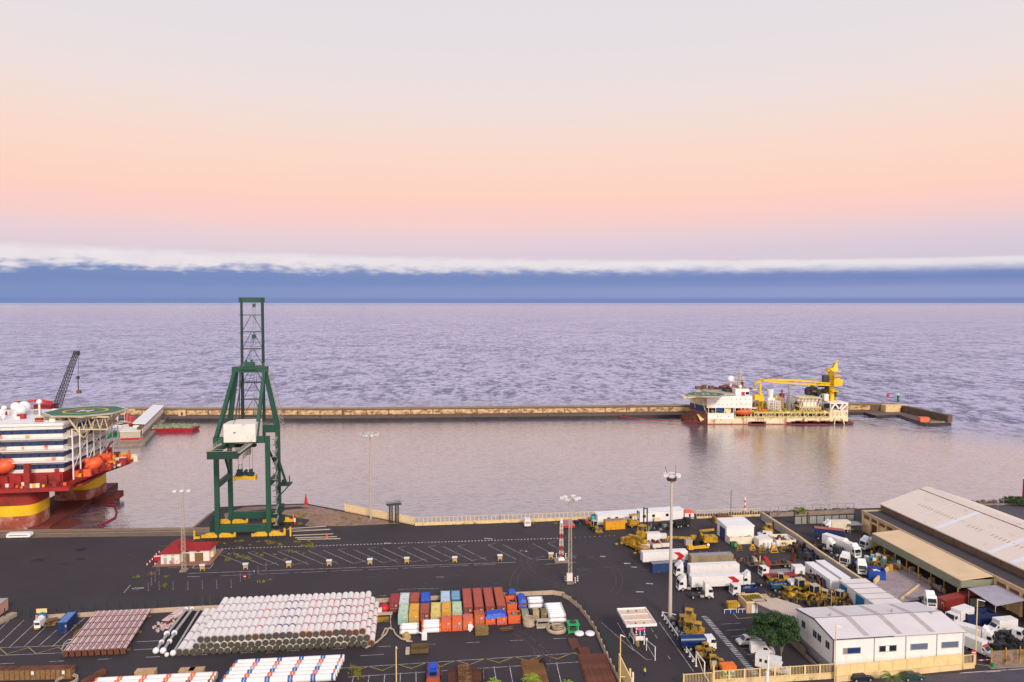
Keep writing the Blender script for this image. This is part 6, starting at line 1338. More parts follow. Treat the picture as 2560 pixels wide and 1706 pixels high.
def forklift(lab, px, py, deg, mast=3.5, s=1.0, mat=myel, mc=black):
    r = T('forklift', lab, 'forklift', at(px, py), R(deg), 'forklifts'); r.scale = (s, s, s); m = MB(); m.b2(-1.4, -.7, .4, 1.0, .7, 1.4); m.b2(-1.5, -.65, 1.4, -.4, .65, 1.8); m.build('body', mat, r)
    m = MB(); [m.bar((x, y, 1.4), (x*.85, y, 2.8), .12) for x in (-.9, .7) for y in (-.6, .6)]; m.b2(-.95, -.7, 2.8, .8, .7, 2.92); m.build('cage', mat, r)
    m = MB(); [m.bar((1.2, y, .2), (1.2, y, mast), .2) for y in (-.4, .4)]; [m.b2(1.1, -.4, z, 1.3, .4, z+.12) for z in (.5, 1.5, mast-.3)]; m.build('mast', mc, r)
    m = MB(); [m.b2(1.3, y-.08, .2, 2.5, y+.08, .28) for y in (-.35, .35)]; m.build('forks', dgrey, r); wheels(r, WC, (-.9, .8), .7, .34); return r
forklift('yellow forklift before the long white hut, right of the yellow container', 1584, 1317, 20, 3.6, 1.5)
forklift('black masted heavy forklift with yellow cab behind the mobile crane', 1606, 1348, 50, 6.4, 1.6)
forklift('yellow forklift at the head of the row behind the white rail', 1722, 1556, 160, 3.6, 1.15)
forklift('yellow forklift second in the row behind the white rail', 1708, 1572, 170, 3.4, 1.15, dyel)
forklift('dull forklift third in the row behind the white rail', 1722, 1590, 165, 3.2, 1.3, dyel)
forklift('yellow forklift directly behind the blue tanker', 1742, 1592, 165, 3.0, 1.2)
forklift('small yellow forklift beside the diagonal wall behind the workshop', 1922, 1335, 0, 3.4, 1.2)
lorry('white lorry with a dark blue tank in the row behind the white rail', 1742, 1622, 4, 'tank', 8.2, white, pm('tank_blue', (14, 44, 96), .35), False)
loader('yellow machine just before the blue tanker in the row', 1764, 1634, 10, .7, myel, False, myel)
loader('dull yellow machine third from the front fence in the row', 1770, 1652, 5, .75, dyel, False, dyel)
loader('yellow machine with open side second from the front fence', 1782, 1670, 80, .8, myel, False, myel)
loader('small yellow machine beside the red car in the row', 1802, 1672, 0, .6, myel, False, myel)
m = MB(); [m.box(rnd.uniform(-1.6, 1.6), rnd.uniform(-4.5, 5), 0, rnd.uniform(.5, 1.4), .8, rnd.uniform(.5, 1.5), rnd.choice((0, 0, 1, 2)), rnd.random()*3, .7) for i in range(60)]
solo('scrap_heap', 'heap of dark scrap between the white rail and the forklifts', 'scrap', m, [dgrey, black, grey], at(1701, 1580), A)
# mobile crane
r = T('mobile_crane', 'yellow mobile crane with folded boom and striped outriggers, left of the trailers', 'crane', at(1588, 1372), R(-62))
m = MB(); m.b2(-5.8, -1.4, .7, 5.2, 1.4, 1.6); m.b2(3.6, -1.4, 1.6, 5.6, 1.4, 2.1, 1); m.b2(-5.8, -1.4, 1.6, -4.4, 1.4, 2.3, 1); m.build('carrier', [myel, pm('hatch_tan', (196, 146, 90), .8, .2, 2)], r)
m = MB(); m.b2(-3.4, -1.3, 1.6, .6, 1.3, 3.1); m.build('superstructure', myel, r); m = MB(); m.b2(-2, .9, 1.9, .4, 1.9, 3.5); m.build('cab', beige, r)
m = MB(); m.bar((-3, -.2, 3.4), (4.4, -.2, 3.9), 1.0, 1.1); m.bar((-1, -.2, 3.9), (5.0, -.2, 4.0), .6, .7); m.b2(4.2, -.8, 3.0, 5.2, .4, 4.2); m.build('boom', myel, r); wheels(r, WT, (-4.4, -3, 2.2, 3.8), 1.25, .55)
stripem = pm('stripe_black', (30, 30, 30)); 
for x in (-4.6, 4.9):
    m = MB()
    for i in range(9): y = -4.5+i; m.b2(x-.2, y, .5, x+.2, y+.99, 1.0, i % 2)
    m.build('outrigger', [myel, stripem], r)
# excavator
r = T('excavator', 'yellow tracked excavator with its boom folded to the left', 'excavator', at(1768, 1362), R(186))
m = MB(); [m.b2(-2, s*1.2-.3, 0, 2, s*1.2+.3, .9) for s in (-1, 1)]; m.b2(-1, -1, .5, 1, 1, 1.1); m.build('undercarriage', black, r)
m = MB(); m.b2(-3, -1.5, 1.15, 1.6, 1.5, 2.9); m.b2(-3.1, -1.45, 1.2, -3.0, 1.45, 2.4, 1); m.b2(.2, .4, 2.9, 1.5, 1.4, 3.6); m.b2(-.6, -1.52, 1.5, .2, -1.5, 2.7, 2); m.build('house', [myel, red, dgrey], r)
m = MB(); m.bar((1.2, 0, 2.6), (2.6, 0, 4.6), .6); m.bar((2.6, 0, 4.6), (-2.2, 0, 5.0), .6); m.build('boom', myel, r); m = MB(); m.side([(3.0, .2), (4.6, .1), (4.4, 1.2), (3.2, 1.4)], -.8, .8); m.bar((2.6, 0, 4.5), (3.9, 0, 1.3), .4); m.build('arm', black, r)
m = MB(); m.bar((-3.2, 0, .6), (3.4, 0, .8), .6, .5); m.bar((-3.2, .8, .6), (3.4, .9, 1.1), .3); m.box(-2.6, .2, .3, 1.6, 1.8, 1.2); m.ball((3.3, .2, 1.4), .5, 1); solo('boom_attachment', 'yellow boom sections lying on the asphalt below the excavator', 'boom', m, [yellow, white], at(1746, 1375), A)
m = MB(); m.bar((-5, 0, 2.4), (4, 0, 1.8), .6); m.box(-5, 0, 0, .6, .6, 2.4); m.box(4, .4, .3, 1.8, 1.6, 2.2); m.box(1.6, -1, 0, 2.2, 1.8, 1.8, 1); solo('machine_parts', 'yellow machine parts with a long jib right of the thick light mast', 'machine', m, [myel, lgrey], at(1706, 1360), A)
def tank(lab, px, py, w, h, mat, d=1.8):
    r = T('tank', lab, 'tank', at(px, py), A); m = MB(); m.side([(0, .4), (0, h-.5), (.2, h), (w-.2, h), (w, h-.5), (w, .4)][::-1], 0, d); m.build('shell', mat, r); m = MB(); [m.b2(x, .2, 0, x+.3, d-.2, .4) for x in (.3, w-.6)]; m.box(w-.35, -.03, 1.1, .4, .06, .4, 1); m.build('skid', [dgrey, white], r)
tank('yellow tank on skids in front of the tan roofed planter building', 1821, 1528, 3.1, 2.0, myel)
tank('small yellow generator trailer right of the dark blue tipper', 1976, 1495, 2.0, 1.2, yellow, 1.2)
for i, (x, y, w) in enumerate(((1811, 1534, 3.2), (1846, 1533, 2.2))):
    m = MB(); m.bar((0, 0, 0), (0, 0, 1), .12); m.bar((w, 0, 0), (w, 0, 1), .12); m.bar((0, 0, 1), (w, 0, 1), .12); m.bar((w/2, 0, 0), (w/2, 0, 1), .1); m.b2(.1, .1, 0, w-.1, .3, .6, 1); solo('tube_barrier', 'white tube barrier below the %s' % ('yellow tank', 'planter building corner')[i], 'barrier', m, [white, blue], at(x, y), A, 'white tube barriers')
def block_thing(nm, lab, cat, px, py, w, d, h, mat, rz=A, roof=None, extra=None):
    r = T(nm, lab, cat, at(px, py), rz); m = MB(); m.b2(0, 0, .1, w, d, h); [m.b2(x, -.04, .05, x+.1, d+.04, h+.04) for x in (-.02, w-.08)]; m.build('body', mat, r); m = MB(); m.b2(-.05, -.05, h+.005, w+.05, d+.05, h+.12); m.build('lid', roof or mat, r)
    if extra: extra(r)
    return r
container('shipping_container', 'orange yellow container with a grey blue roof before the long white hut', at(1514, 1326), at(1563, 1323), 2.6, 3.2, (222, 156, 22), 'shipping containers in the yard', top=(118, 124, 140), rods=False, marks=False)
block_thing('kiosk', 'small teal kiosk at the left end of the long white hut', 'kiosk', 1480, 1309, 2.4, 1.4, 2.8, pm('teal', (70, 170, 176), .6), roof=dgrey)
block_thing('white_crate', 'large white crate behind the row of open skips', 'crate', 1618, 1352, 4.6, 2.2, 2.2, white, roof=dwhite); block_thing('white_crate', 'smaller white crate at the right end of the large one', 'crate', 1651, 1349, 2.2, 1.6, 1.5, dwhite)
for i, (x, y, l) in enumerate(((1603, 1371, 'open white skip holding a yellow cover, leftmost of the row'), (1632, 1370, 'open white skip with red scrap, middle of the row'), (1655, 1368, 'open white skip with brown scrap, right end of the row'))): opentop(l, x, y, 2.9, 4.2, 1.2, dwhite, [(myel, rust), (red, grey), (brown, rust)][i] if False else ([myel, dyel], [red, dgrey], [brown, rust])[i])
opentop('long white dumpster full of red rubbish in front of the white workshop', 1824, 1362, 7.6, 3, 2.3, pm('dump_cream', (232, 218, 190), .7), [red, green])
opentop('low cream enclosure with a reddish floor at the end of the diagonal wall', 1942, 1366, 6.5, 6, 1.8, pm('dump_cream', (232, 218, 190), .7), [rust, white])
opentop('navy open skip between the white box vans by the warehouse', 2420, 1564, 7.5, 3, 2.6, navy, [grey, dgrey], a_=A)
opentop('bright blue skip overflowing with white sacks before the red container', 2172, 1448, 4.4, 4, 2.4, pm('skip_blue', (22, 70, 160), .6), [white, rust], a_=A-.4)
block_thing('tank_box', 'pale grey boxy tank beside the low cream enclosure', 'tank', 1897, 1370, 4.6, 3.5, 2.6, dwhite); m = MB(); [m.tube((x, y, 0), (x, y, 1.8), .55, n=12) for x, y in ((0, 0), (1.3, .2), (2.6, -.2), (4.6, 1.5))]; solo('white_drums', 'white upright drums in front of the boxy tank', 'drum', m, white, at(1914, 1371), A)
for i, (x, y, w, l) in enumerate(((1828, 1368, 2.0, 'small dark green bin left before the white dumpster'), (1836, 1368, 1.4, 'light green bin before the white dumpster'))): m = MB(); m.b2(0, 0, 0, w*.8, 1.2, 1.3); m.b2(-.05, -.05, 1.3, w*.8+.05, 1.25, 1.42); solo('bin', l, 'bin', m, (pm('bin_green', (30, 90, 60)), pm('bin_light', (90, 150, 105)))[i], at(x, y), A)
def frame_(lab, px, py, s, mat, g='yellow steel frames'):
    m = MB(); 
    for x in (-s, s):
        for y in (-s*.7, s*.7): m.bar((x, y, 0), (x*.5, y*.5, s*1.5), .16)
    for z in (.1, s*.8): 
        for a, b in (((-s, -s*.7), (s, -s*.7)), ((s, -s*.7), (s, s*.7)), ((s, s*.7), (-s, s*.7)), ((-s, s*.7), (-s, -s*.7))): k = 1-z/(s*3); m.bar((a[0]*k, a[1]*k, z), (b[0]*k, b[1]*k, z), .14)
    m.box(0, 0, s*1.5, s*.9, s*.7, .4); solo('steel_frame', lab, 'frame', m, mat, at(px, py), A, g)
frame_('brown motor frame on yellow legs right of the light green bin', 1848, 1376, 1.0, dyel); frame_('yellow trestle frame, left one below the long dumpster', 1881, 1375, .9, yellow); frame_('low wide yellow frame below the white drums', 1905, 1381, 1.2, dyel); frame_('tall yellow machine frame with a round top below the boxy tank', 1934, 1380, 1.2, yellow); frame_('rusty yellow cage at the corner of the cream enclosure', 1960, 1377, 1.4, dyel)
r = block_thing('site_booth', 'small white booth with a green window standing in the middle of the machines', 'booth', 1988, 1446, 2.9, 2.4, 3.1, white)
m = MB(); m.b2(1.5, -.04, 1.3, 2.2, -.01, 2.1); m.build('window', pm('green_window', (110, 130, 60), .3), r); m = MB(); m.b2(1.4, -.05, .1, 2.9, -.02, .45); m.build('red_notice', red, r); m = MB(); m.b2(-.04, .6, 1.3, -.01, 1.4, 2.2); m.build('side_window', glass, r)
r = T('dump_truck', 'black tipper seen from behind below the long white hut', 'lorry', at(1703, 1317), R(20)); m = MB(); m.b2(-3, -1.2, .8, 1, 1.2, 2.4); m.b2(1.2, -1.1, .8, 3, 1.1, 2.9); m.build('body', black, r); wheels(r, WT, (-2, -.8, 2), 1.1, .5); m = MB(); m.tube((-3.05, .7, 1.6), (-3.0, .7, 1.6), .4, n=10); m.build('round_sign', dwhite, r)
# scrap line along the diagonal wall
for i, (x0, y0, l, mats) in enumerate(((2003, 1378, 'black and rusty scrap heap at the foot of the diagonal wall, upper part', [black, rust, dgrey]), (2035, 1398, 'dark scrap heap with tanks at the foot of the diagonal wall, middle part', [black, dgrey, navy]), (2030, 1460, 'dark scrap heap between the yellow loaders and the cabins', [dgrey, black, rust]), (2085, 1497, 'brown scrap heap at the end of the white portable cabin', [brown, dyel, black]))):
    m = MB(); [m.box(rnd.uniform(-4, 4), rnd.uniform(-3, 3), 0, rnd.uniform(.6, 2.2), rnd.uniform(.5, 1.6), rnd.uniform(.5, 2.2), rnd.choice((0, 0, 1, 2)), rnd.random()*3, .75) for k in range(34)]
    solo('scrap_heap', l, 'scrap', m, mats, at(x0, y0), A-.5)
m = MB(); [m.box(rnd.uniform(-7, 7), rnd.uniform(-2, 2), 0, rnd.uniform(.6, 1.8), rnd.uniform(.5, 1.2), rnd.uniform(.4, 1.4), rnd.choice((0, 1, 2)), rnd.random()*3, .8) for k in range(30)]; solo('scrap_heap', 'low yellow and black scrap around the small generator', 'scrap', m, [dyel, black, dgrey], at(1990, 1512), A)
m = MB(); [m.box(rnd.uniform(-4, 4), rnd.uniform(-4, 5), 0, rnd.uniform(.6, 1.8), rnd.uniform(.5, 1.6), rnd.uniform(.6, 2.2), rnd.choice((0, 1, 2, 3, 4)), rnd.random()*3, .85) for k in range(60)]; solo('waste_heap', 'colourful heap of waste bales at the end of the tan canopy', 'waste', m, [myel, pm('bale_teal', (60, 130, 150)), brown, dwhite, dyel], at(2205, 1413), A)
m = MB(); [m.box(rnd.uniform(-7, 8), rnd.uniform(-3, 3), 0, rnd.uniform(.6, 2.2), rnd.uniform(.5, 1.6), rnd.uniform(.5, 1.8), rnd.choice((0, 0, 1)), rnd.random()*3, .8) for k in range(60)]; solo('scrap_heap', 'black scrap heap behind the rusty gate panels at the right edge', 'scrap', m, [black, dgrey], at(2510, 1612), A)
for k_, (x0, y0, sx_, sy_, n_, l, mats) in enumerate(((2010, 1366, 5, 2.5, 40, 'tangle of black scrap where the diagonal wall meets the cream enclosure', [black, rust, dgrey]), (2060, 1416, 3, 4, 40, 'black tyres and scrap stacked against the diagonal wall above the cabins', [black, dgrey]), (2075, 1512, 4, 3, 46, 'jumble of yellow and brown parts in front of the blue garage doors', [dyel, brown, black]), (1945, 1500, 5, 2, 24, 'thin scatter of brown parts before the row of yellow loaders', [brown, dyel, dgrey]), (1870, 1400, 6, 1.5, 26, 'flat brown and grey odds behind the low loader trailer', [rust, dgrey, beige]), (1790, 1392, 6, 1.2, 20, 'low planks and parts behind the grey torn roof trailer', [brown, dgrey]), (1640, 1322, 4, 2.5, 30, 'dark frames and parts before the long white hut', [dgrey, black, grey]), (2210, 1395, 3, 4, 36, 'crates of blue and yellow waste under the start of the canopy', [navy, myel, brown]))):
    m = MB(); [m.box(rnd.uniform(-sx_, sx_), rnd.uniform(-sy_, sy_), 0, rnd.uniform(.4, 1.6), rnd.uniform(.3, 1.2), rnd.uniform(.3, 1.7), rnd.randrange(len(mats)), rnd.random()*3, .7) for k in range(n_)]
    for k in range(8): a = V((rnd.uniform(-sx_, sx_), rnd.uniform(-sy_, sy_), .2)); m.bar(a, a+V((rnd.uniform(-2, 2), rnd.uniform(-2, 2), rnd.uniform(.2, 1.8))), .12, .12, 0)
    solo('scrap_heap', l, 'scrap', m, mats, at(x0, y0), A)
m = MB(); m.side([(-3.6, .3), (3.6, .3), (3.9, .8), (3.5, 1.7), (-3.5, 1.7), (-3.9, .8)][::-1], -1, 1); [m.box(x, 0, 0, .3, 2.2, .3, 1) for x in (-2.6, 2.6)]; m.b2(-3, -1.02, .9, 3, -1.0, 1.1, 1); solo('white_tank', 'long low white capsule lying on the quay apron at the left edge', 'tank', m, [white, dgrey], at(50, 1344), A)
# ================================================================ BUILDINGS
def win(r, boxes, mat, nm='window', fr=None):
    for b in boxes:
        m = MB(); m.b2(*b); m.build(nm, mat, r)
# long white hut
a = at(1494, 1313); b = at(1709, 1299); d = b-a; rz = math.atan2(d.y, d.x); L = d.length
r = T('long_hut', 'long low white prefabricated hut along the water behind the machines', 'building', a, rz); m = MB(); m.b2(0, 0, 0, L*.49, 4, 3.4); m.b2(L*.49, .15, 0, L, 4.1, 3.5); m.build('wall', white, r); m = MB(); m.b2(-.1, -.2, 3.4, L*.49+.1, 4.2, 3.6); m.b2(L*.49, -.1, 3.5, L+.1, 4.3, 3.7); m.build('roof', white, r)
win(r, [(L*t, -.05+(.15 if t > .49 else 0), 1.5, L*t+1.1, .0+(.15 if t > .49 else 0)-.002, 2.5) for t in (.11, .20, .36, .49+.03, .63, .79)], glass)
win(r, [(L*.64, -1.2, .3, L*.71, -.2, 1.4)], creamp, 'bench')
r = T('small_hut', 'tiny white hut with an orange hipped roof beside the long hut', 'building', at(1712, 1298), A); m = MB(); m.b2(0, 0, 0, 3.4, 3, 2.2); m.build('wall', white, r); m = MB(); m.add([(-.2, -.2, 2.2), (3.6, -.2, 2.2), (3.6, 3.2, 2.2), (-.2, 3.2, 2.2), (1, 1.5, 3.1), (2.4, 1.5, 3.1)], [(0, 1, 5, 4), (1, 2, 5), (2, 3, 4, 5), (3, 0, 4), (0, 3, 2, 1)]); m.build('roof', orange, r); win(r, [(1.5, -.03, .2, 2.2, -.005, 1.9)], bglass, 'door'); m = MB(); [m.bar((x, -1, 0), (x, -1, .9), .1) for x in (.3, 1.2, 2.1, 3)]; m.bar((.3, -1, .8), (3, -1, .8), .25); m.build('red_railing', red, r)
# workshop
r = T('workshop', 'small white workshop with a navy roller door in its left end', 'building', at(1816, 1356), A); m = MB(); m.b2(0, 0, 0, 9.4, 8, 5.0); m.build('wall', white, r); m = MB(); m.add([(-.2, -.2, 5.0), (9.6, -.2, 5.0), (9.6, 8.2, 5.0), (-.2, 8.2, 5.0), (-.2, -.2, 5.3), (9.6, -.2, 5.3), (9.6, 8.2, 5.7), (-.2, 8.2, 5.7)], [(0, 1, 5, 4), (1, 2, 6, 5), (2, 3, 7, 6), (3, 0, 4, 7), (4, 5, 6, 7), (0, 3, 2, 1)]); m.build('roof', white, r); win(r, [(-.05, 1.2, .05, -.005, 5.6, 4.0)], pm('roller_navy', (44, 58, 110), .6), 'roller_door')
# gatehouse
r = T('gatehouse', 'white gatehouse with a dark red pitched roof at the foot of the lattice mast', 'building', at(402.5, 1412), A); Hh = 3.3
m = MB(); m.b2(0, 0, 0, 5.4, 11, Hh); m.b2(5.4, 1.6, 0, 13.6, 8, Hh+.3); m.build('wall', dwhite, r)
rfm = pm('roof_red', (150, 34, 38), .75, .18, .6, .2, (110, 30, 30))
m = MB(); m.add([(-.6, -.6, Hh+.01), (5.9, -.6, Hh+.01), (5.9, 11.6, Hh+.01), (-.6, 11.6, Hh+.01), (2.0, 3, Hh+1.5), (3.6, 3, Hh+1.5), (3.6, 9.5, Hh+1.5), (2.0, 9.5, Hh+1.5)], [(0, 1, 5, 4), (1, 2, 6, 5), (2, 3, 7, 6), (3, 0, 4, 7), (4, 5, 6, 7), (0, 3, 2, 1)])
m.add([(4.6, .8, Hh+.31), (14.2, .8, Hh+.31), (14.6, 8.6, Hh+.31), (4.6, 8.6, Hh+.31), (4.6, 4.6, Hh+1.8), (13.4, 4.6, Hh+1.8)], [(0, 1, 5, 4), (1, 2, 5), (2, 3, 4, 5), (0, 4, 3), (0, 3, 2, 1)]); m.build('roof', rfm, r)
win(r, [(.8, -.04, .1, 1.7, -.01, 2.1), (3.0, -.04, .1, 3.9, -.01, 2.1), (.8, -.04, 2.5, 1.7, -.01, 2.8), (3.0, -.04, 2.5, 3.9, -.01, 2.8)], lgrey, 'door'); win(r, [(5.9, 1.56, .1, 7.8, 1.59, 2.6), (9.3, 1.56, .1, 11.8, 1.59, 2.7)], pm('brown_glass', (120, 96, 60), .4), 'entrance'); win(r, [(6.6, 1.56, 3.0, 7.6, 1.59, 3.3), (9.8, 1.56, 3.0, 11, 1.59, 3.3)], dgrey, 'vent'); win(r, [(13.62, 3, .8, 14.4, 4.2, 2.6)], creamp, 'box')
m = MB(); m.b2(-1.8, -1.8, .0, 15, 12, .12); m.build('plinth', pm('paving_pink', (150, 104, 90), .9, .2, 1), r)
for i, (x, y) in enumerate(((368, 1416), (375, 1409), (381, 1403), (386, 1397), (391, 1391), (398, 1385), (388, 1415))):
    m = MB(); m.tube((0, 0, 0), (0, 0, 1.2), .14, n=8); m.tube((0, 0, .4), (0, 0, .9), .16, n=8, mi=1)
    solo('bollard', ('%s red and white bollard from the front in the slanting row left of the gatehouse' % ordn(i)) if i < 6 else 'lone red and white bollard right of the slanting row at the gatehouse corner', 'bollard', m, [red, white], at(x, y), 0, 'red and white bollards')
m = MB(); m.box(0, 0, 0, 2, .8, 1.2); m.box(0, 0, 1.2, 2.1, .3, .2, 1); solo('barrier', 'red plastic barrier at the left wall of the gatehouse', 'barrier', m, [red, white], at(396, 1401), A)
def disc_sign(name, lab, px, py, h, col, kind, deg=-3, s=.5):
    r = T(name, lab, 'sign', at(px, py), A+R(deg)); m = MB(); m.tube((0, .06, 0), (0, .06, h+.3), .05, n=6); m.build('post', lgrey, r); m = MB(); m.tube((0, .01, h), (0, -.03, h), s, n=20); m.build('disc', col, r); m = MB()
    if kind == 'bar': m.b2(-s*.7, -.06, h-s*.17, s*.7, -.035, h+s*.17)
    else: m.b2(-s*.45, -.06, h-s*.12, s*.2, -.035, h+s*.12); m.add([(s*.15, -.05, h-s*.4), (s*.15, -.05, h+s*.4), (s*.65, -.05, h)], [(0, 1, 2)])
    m.build('symbol', white, r); return r
disc_sign('no_entry_sign', 'red no entry sign leaning on the asphalt below the painted bays', 612, 1449, .9, red, 'bar', s=.5); disc_sign('arrow_sign', 'small blue arrow sign on the asphalt near the second power post', 635, 1435, .8, blue, 'arrow', s=.45); disc_sign('no_entry_sign', 'small red sign in front of the white doors of the gatehouse', 427, 1414, 1.1, red, 'bar', s=.4)
disc_sign('no_entry_sign', 'red no entry sign on a pole at the gate right of the white building', 2433, 1665, 3.0, red, 'bar', s=.62)
for i, (x, y) in enumerate(((506, 1427), (614, 1424), (722, 1419), (823, 1415), (925, 1412), (1017, 1409), (1137, 1407), (1250, 1402), (1377, 1397))):
    r = T('power_post', 'yellow legged power box with a pale top, %s from the left along the painted bays' % ordn(i), 'power box', at(x, y), A+R(rnd.uniform(-6, 6)), 'yellow legged power boxes')
    for s in (-.55, .55): m = MB(); m.bar((s, 0, 0), (s, 0, 1.5), .18); m.build('leg', yellow, r)
    m = MB(); m = MB(); m.box(0, 0, .5, .8, .5, .9); m.build('box', lgrey, r); m = MB(); m.box(0, 0, 1.55, 1.6, .8, .35); m.build('top', dwhite, r)
m = MB(); 
for i, (x, y) in enumerate(((371, 1477), (379, 1463), (388, 1453), (398, 1437), (393, 1427), (398, 1474), (433, 1474), (470, 1474), (506, 1472), (542, 1471), (578, 1469), (601, 1453), (623, 1445), (645, 1433), (665, 1424))): 
    k = MB(); k.tube((0, 0, 0), (0, 0, 2.3), .05, n=6); k.box(0, 0, 0, .3, .3, .06); solo('fence_post', 'bare thin grey post, %s in the line running round the gatehouse' % ordn(i), 'post', k, grey, at(x, y), 0, 'bare posts around the gatehouse')
m = MB(); 
for i, y in enumerate((1320, 1327, 1337, 1343, 1347)):
    p = at(720+i*6, y+2, .15); m.bar(p, at(815+i*9, y-4+i, .15), .3, .2)
struct('loose_rails', m, beige) if False else soloW('loose_beams', 'pale beams lying along the rail right of the crane bogies', 'beam', m, beige, at(740, 1335))
# portable cabins and garages
for x, y, l, t in ((2075, 1478, 'white portable cabin with navy windows, front one of the pair', 0), (2103, 1473, 'white portable cabin with navy windows, rear one beside the diagonal wall', 1)):
    r = T('portable_cabin', l, 'cabin', at(x, y), A, 'pair of white portable cabins'); m = MB(); m.b2(0, 0, .3, 2.6, 13.5, 3.0); m.build('body', white, r); m = MB(); m.b2(-.08, -.08, 3.0, 2.68, 13.6, 3.15); m.build('roof', white, r); win(r, [(-.05, yy, 1.3, -.002, yy+.9, 2.2) for yy in ((3.6, 5.2, 9.8) if not t else (5, 8.5, 11))], bglass); m = MB(); [m.b2(.1, yy, 0, 2.5, yy+.4, .3) for yy in (.2, 6, 12)]; m.build('support', dgrey, r)
r = T('garage_row', 'row of white garages with bright blue doors and a pale ribbed roof', 'building', V((88.8, 189, 0)), A); m = MB(); m.b2(0, -21.5, 0, 7.2, 0, 3.9); m.build('wall', white, r); m = MB(); m.b2(-.25, -21.6, 3.91, 7.4, .2, 4.1); m.build('roof', pm('garage_roof', (230, 218, 212), .7, .08, .3), r)
m = MB(); [m.b2(-.3, -19.5+i*3.3, 4.1, 7.45, -19.3+i*3.3, 4.17) for i in range(6)]; m.build('roof_seam', grey, r); win(r, [(-.06, -3.5, .05, -.005, -.2, 3.3), (-.06, -11.2, .05, -.005, -7.4, 3.4)], bluedoor, 'garage_door')
# main white building
P0 = at(2083, 1668, 2.0); P1 = at(2409, 1647, 2.0); d = P1-P0; rz = math.atan2(d.y, d.x); L = d.length; P0.z = 0
hz_ = zup(P0.y, 1599.5); r = T('white_hall', 'large white hall with a ribbed low gable roof and blue shuttered windows', 'building', P0, rz); D = 15.0; rg = hz_+1.1
m = MB(); m.b2(0, 0, 0, L, D, hz_); m.add([(0, 0, hz_), (0, D/2, rg), (0, D, hz_), (L, 0, hz_), (L, D/2, rg), (L, D, hz_)], [(0, 1, 2), (3, 4, 5)]); w_ = m.build('wall', pm('hall_wall', (238, 233, 228), .6, .06, .5, .12, (206, 196, 184), stretch=(1.4, 1.4, .18), rs=.8), r)
m = MB(); rf = pm('hall_roof', (224, 214, 212), .6, .06, .15)
for s in (0, 1):
    y0, y1 = (0-.15, D/2) if s == 0 else (D+.15, D/2); m.add([(-.2, y0, hz_), (L+.2, y0, hz_), (L+.2, y1, rg), (-.2, y1, rg), (-.2, y0, hz_+.18), (L+.2, y0, hz_+.18), (L+.2, y1, rg+.18), (-.2, y1, rg+.18)], [(0, 1, 5, 4), (1, 2, 6, 5), (2, 3, 7, 6), (3, 0, 4, 7), (4, 5, 6, 7), (0, 3, 2, 1)])
m.build('roof', rf, r); m = MB()
for x in (7.0, 14.6, 22.2):
    for (ya, za, yb, zb) in ((0, hz_, D/2-.1, rg), (D, hz_, D/2+.1, rg)): m = MB(); m.add([(x, ya, za+.2), (x+1.3, ya, za+.2), (x+1.3, yb, zb+.2), (x, yb, zb+.2)], [(0, 1, 2, 3)]); m.build('roof_light_strip', pm('roof_strip', (186, 174, 168), .5, .15, .6), r)
m = MB(); m.b2(-.2, D/2-.12, rg+.19, L+.2, D/2+.12, rg+.26); m.build('ridge_cap', grey, r)
m = MB(); trim = pm('trim_grey', (72, 82, 98), .5); m.bar((-.26, -.1, hz_+.05), (-.26, D/2, rg+.05), .14, .3); m.bar((-.26, D/2, rg+.05), (-.26, D+.1, hz_+.05), .14, .3); m.bar((-.1, -.1, 0), (-.1, -.1, hz_), .22); m.bar((-.2, -.22, hz_+.05), (L*.45, -.22, hz_+.05), .14, .2); m.build('trim', trim, r)
m = MB(); [m.bar((x, -.08, 0), (x, -.08, hz_), .12) for x in (9.2, 16.4, 23.6, L-.3)]; m.bar((L*.45, -.24, hz_+.02), (L+.1, -.24, hz_+.02), .14); m.build('downpipe', lgrey, r)
m = MB(); [m.tube((x, y, rg-.5), (x, y, rg+.55), .28, n=8) for x, y in ((4.2, D*.5+.9), (19.4, D*.5+1.4), (27.5, D*.45))]; m.build('roof_vent', lgrey, r)
sh = pm('shutter_blue', (70, 92, 130), .5, .15, 1.5)
for i, (x, k) in enumerate(((2.2, 0), (10.4, 1), (17.6, 2), (24.8, 2))):
    m = MB(); [m.b2(*q) for q in ((x-.1, -.14, hz_-3.32, x+3.9, -.003, hz_-3.2), (x-.1, -.12, hz_-2.0, x+3.9, -.003, hz_-1.92), (x-.1, -.12, hz_-3.2, x, -.003, hz_-2.0), (x+3.8, -.12, hz_-3.2, x+3.9, -.003, hz_-2.0))]; m.build('window_frame', lgrey, w_); m = MB(); m.b2(x, -.06, hz_-3.2, x+3.8, -.005, hz_-2.0, 0); b = m.build('window', (glass, glass, sh)[k] if k else bglass, w_); m = MB()
    if k == 0: m.b2(x, -.09, hz_-3.2, x+.9, -.062, hz_-2.0)
    elif k == 1: m.b2(x+1.4, -.09, hz_-3.2, x+2.2, -.062, hz_-2.0)
    else: [m.b2(x, -.09, hz_-3.2+j*.24, x+3.8, -.062, hz_-3.14+j*.24) for j in range(5)]
    m.build('window_panel', grey if k != 1 else white, b)
for y in (1.6, 4.8, 6.6, 11.4):
    m = MB(); m.b2(-.06, y, hz_-3.0, -.005, y+1.4, hz_-1.5); b = m.build('window', glass, w_); m = MB(); m.b2(-.09, y+.65, hz_-3.0, -.062, y+.75, hz_-1.5); m.build('window_bar', lgrey, b)
m = MB(); m.b2(-.08, 0.1, 0, -.02, D, 2.2); m.build('grey_base', pm('base_grey', (150, 146, 150), .8, .1, .3), r)
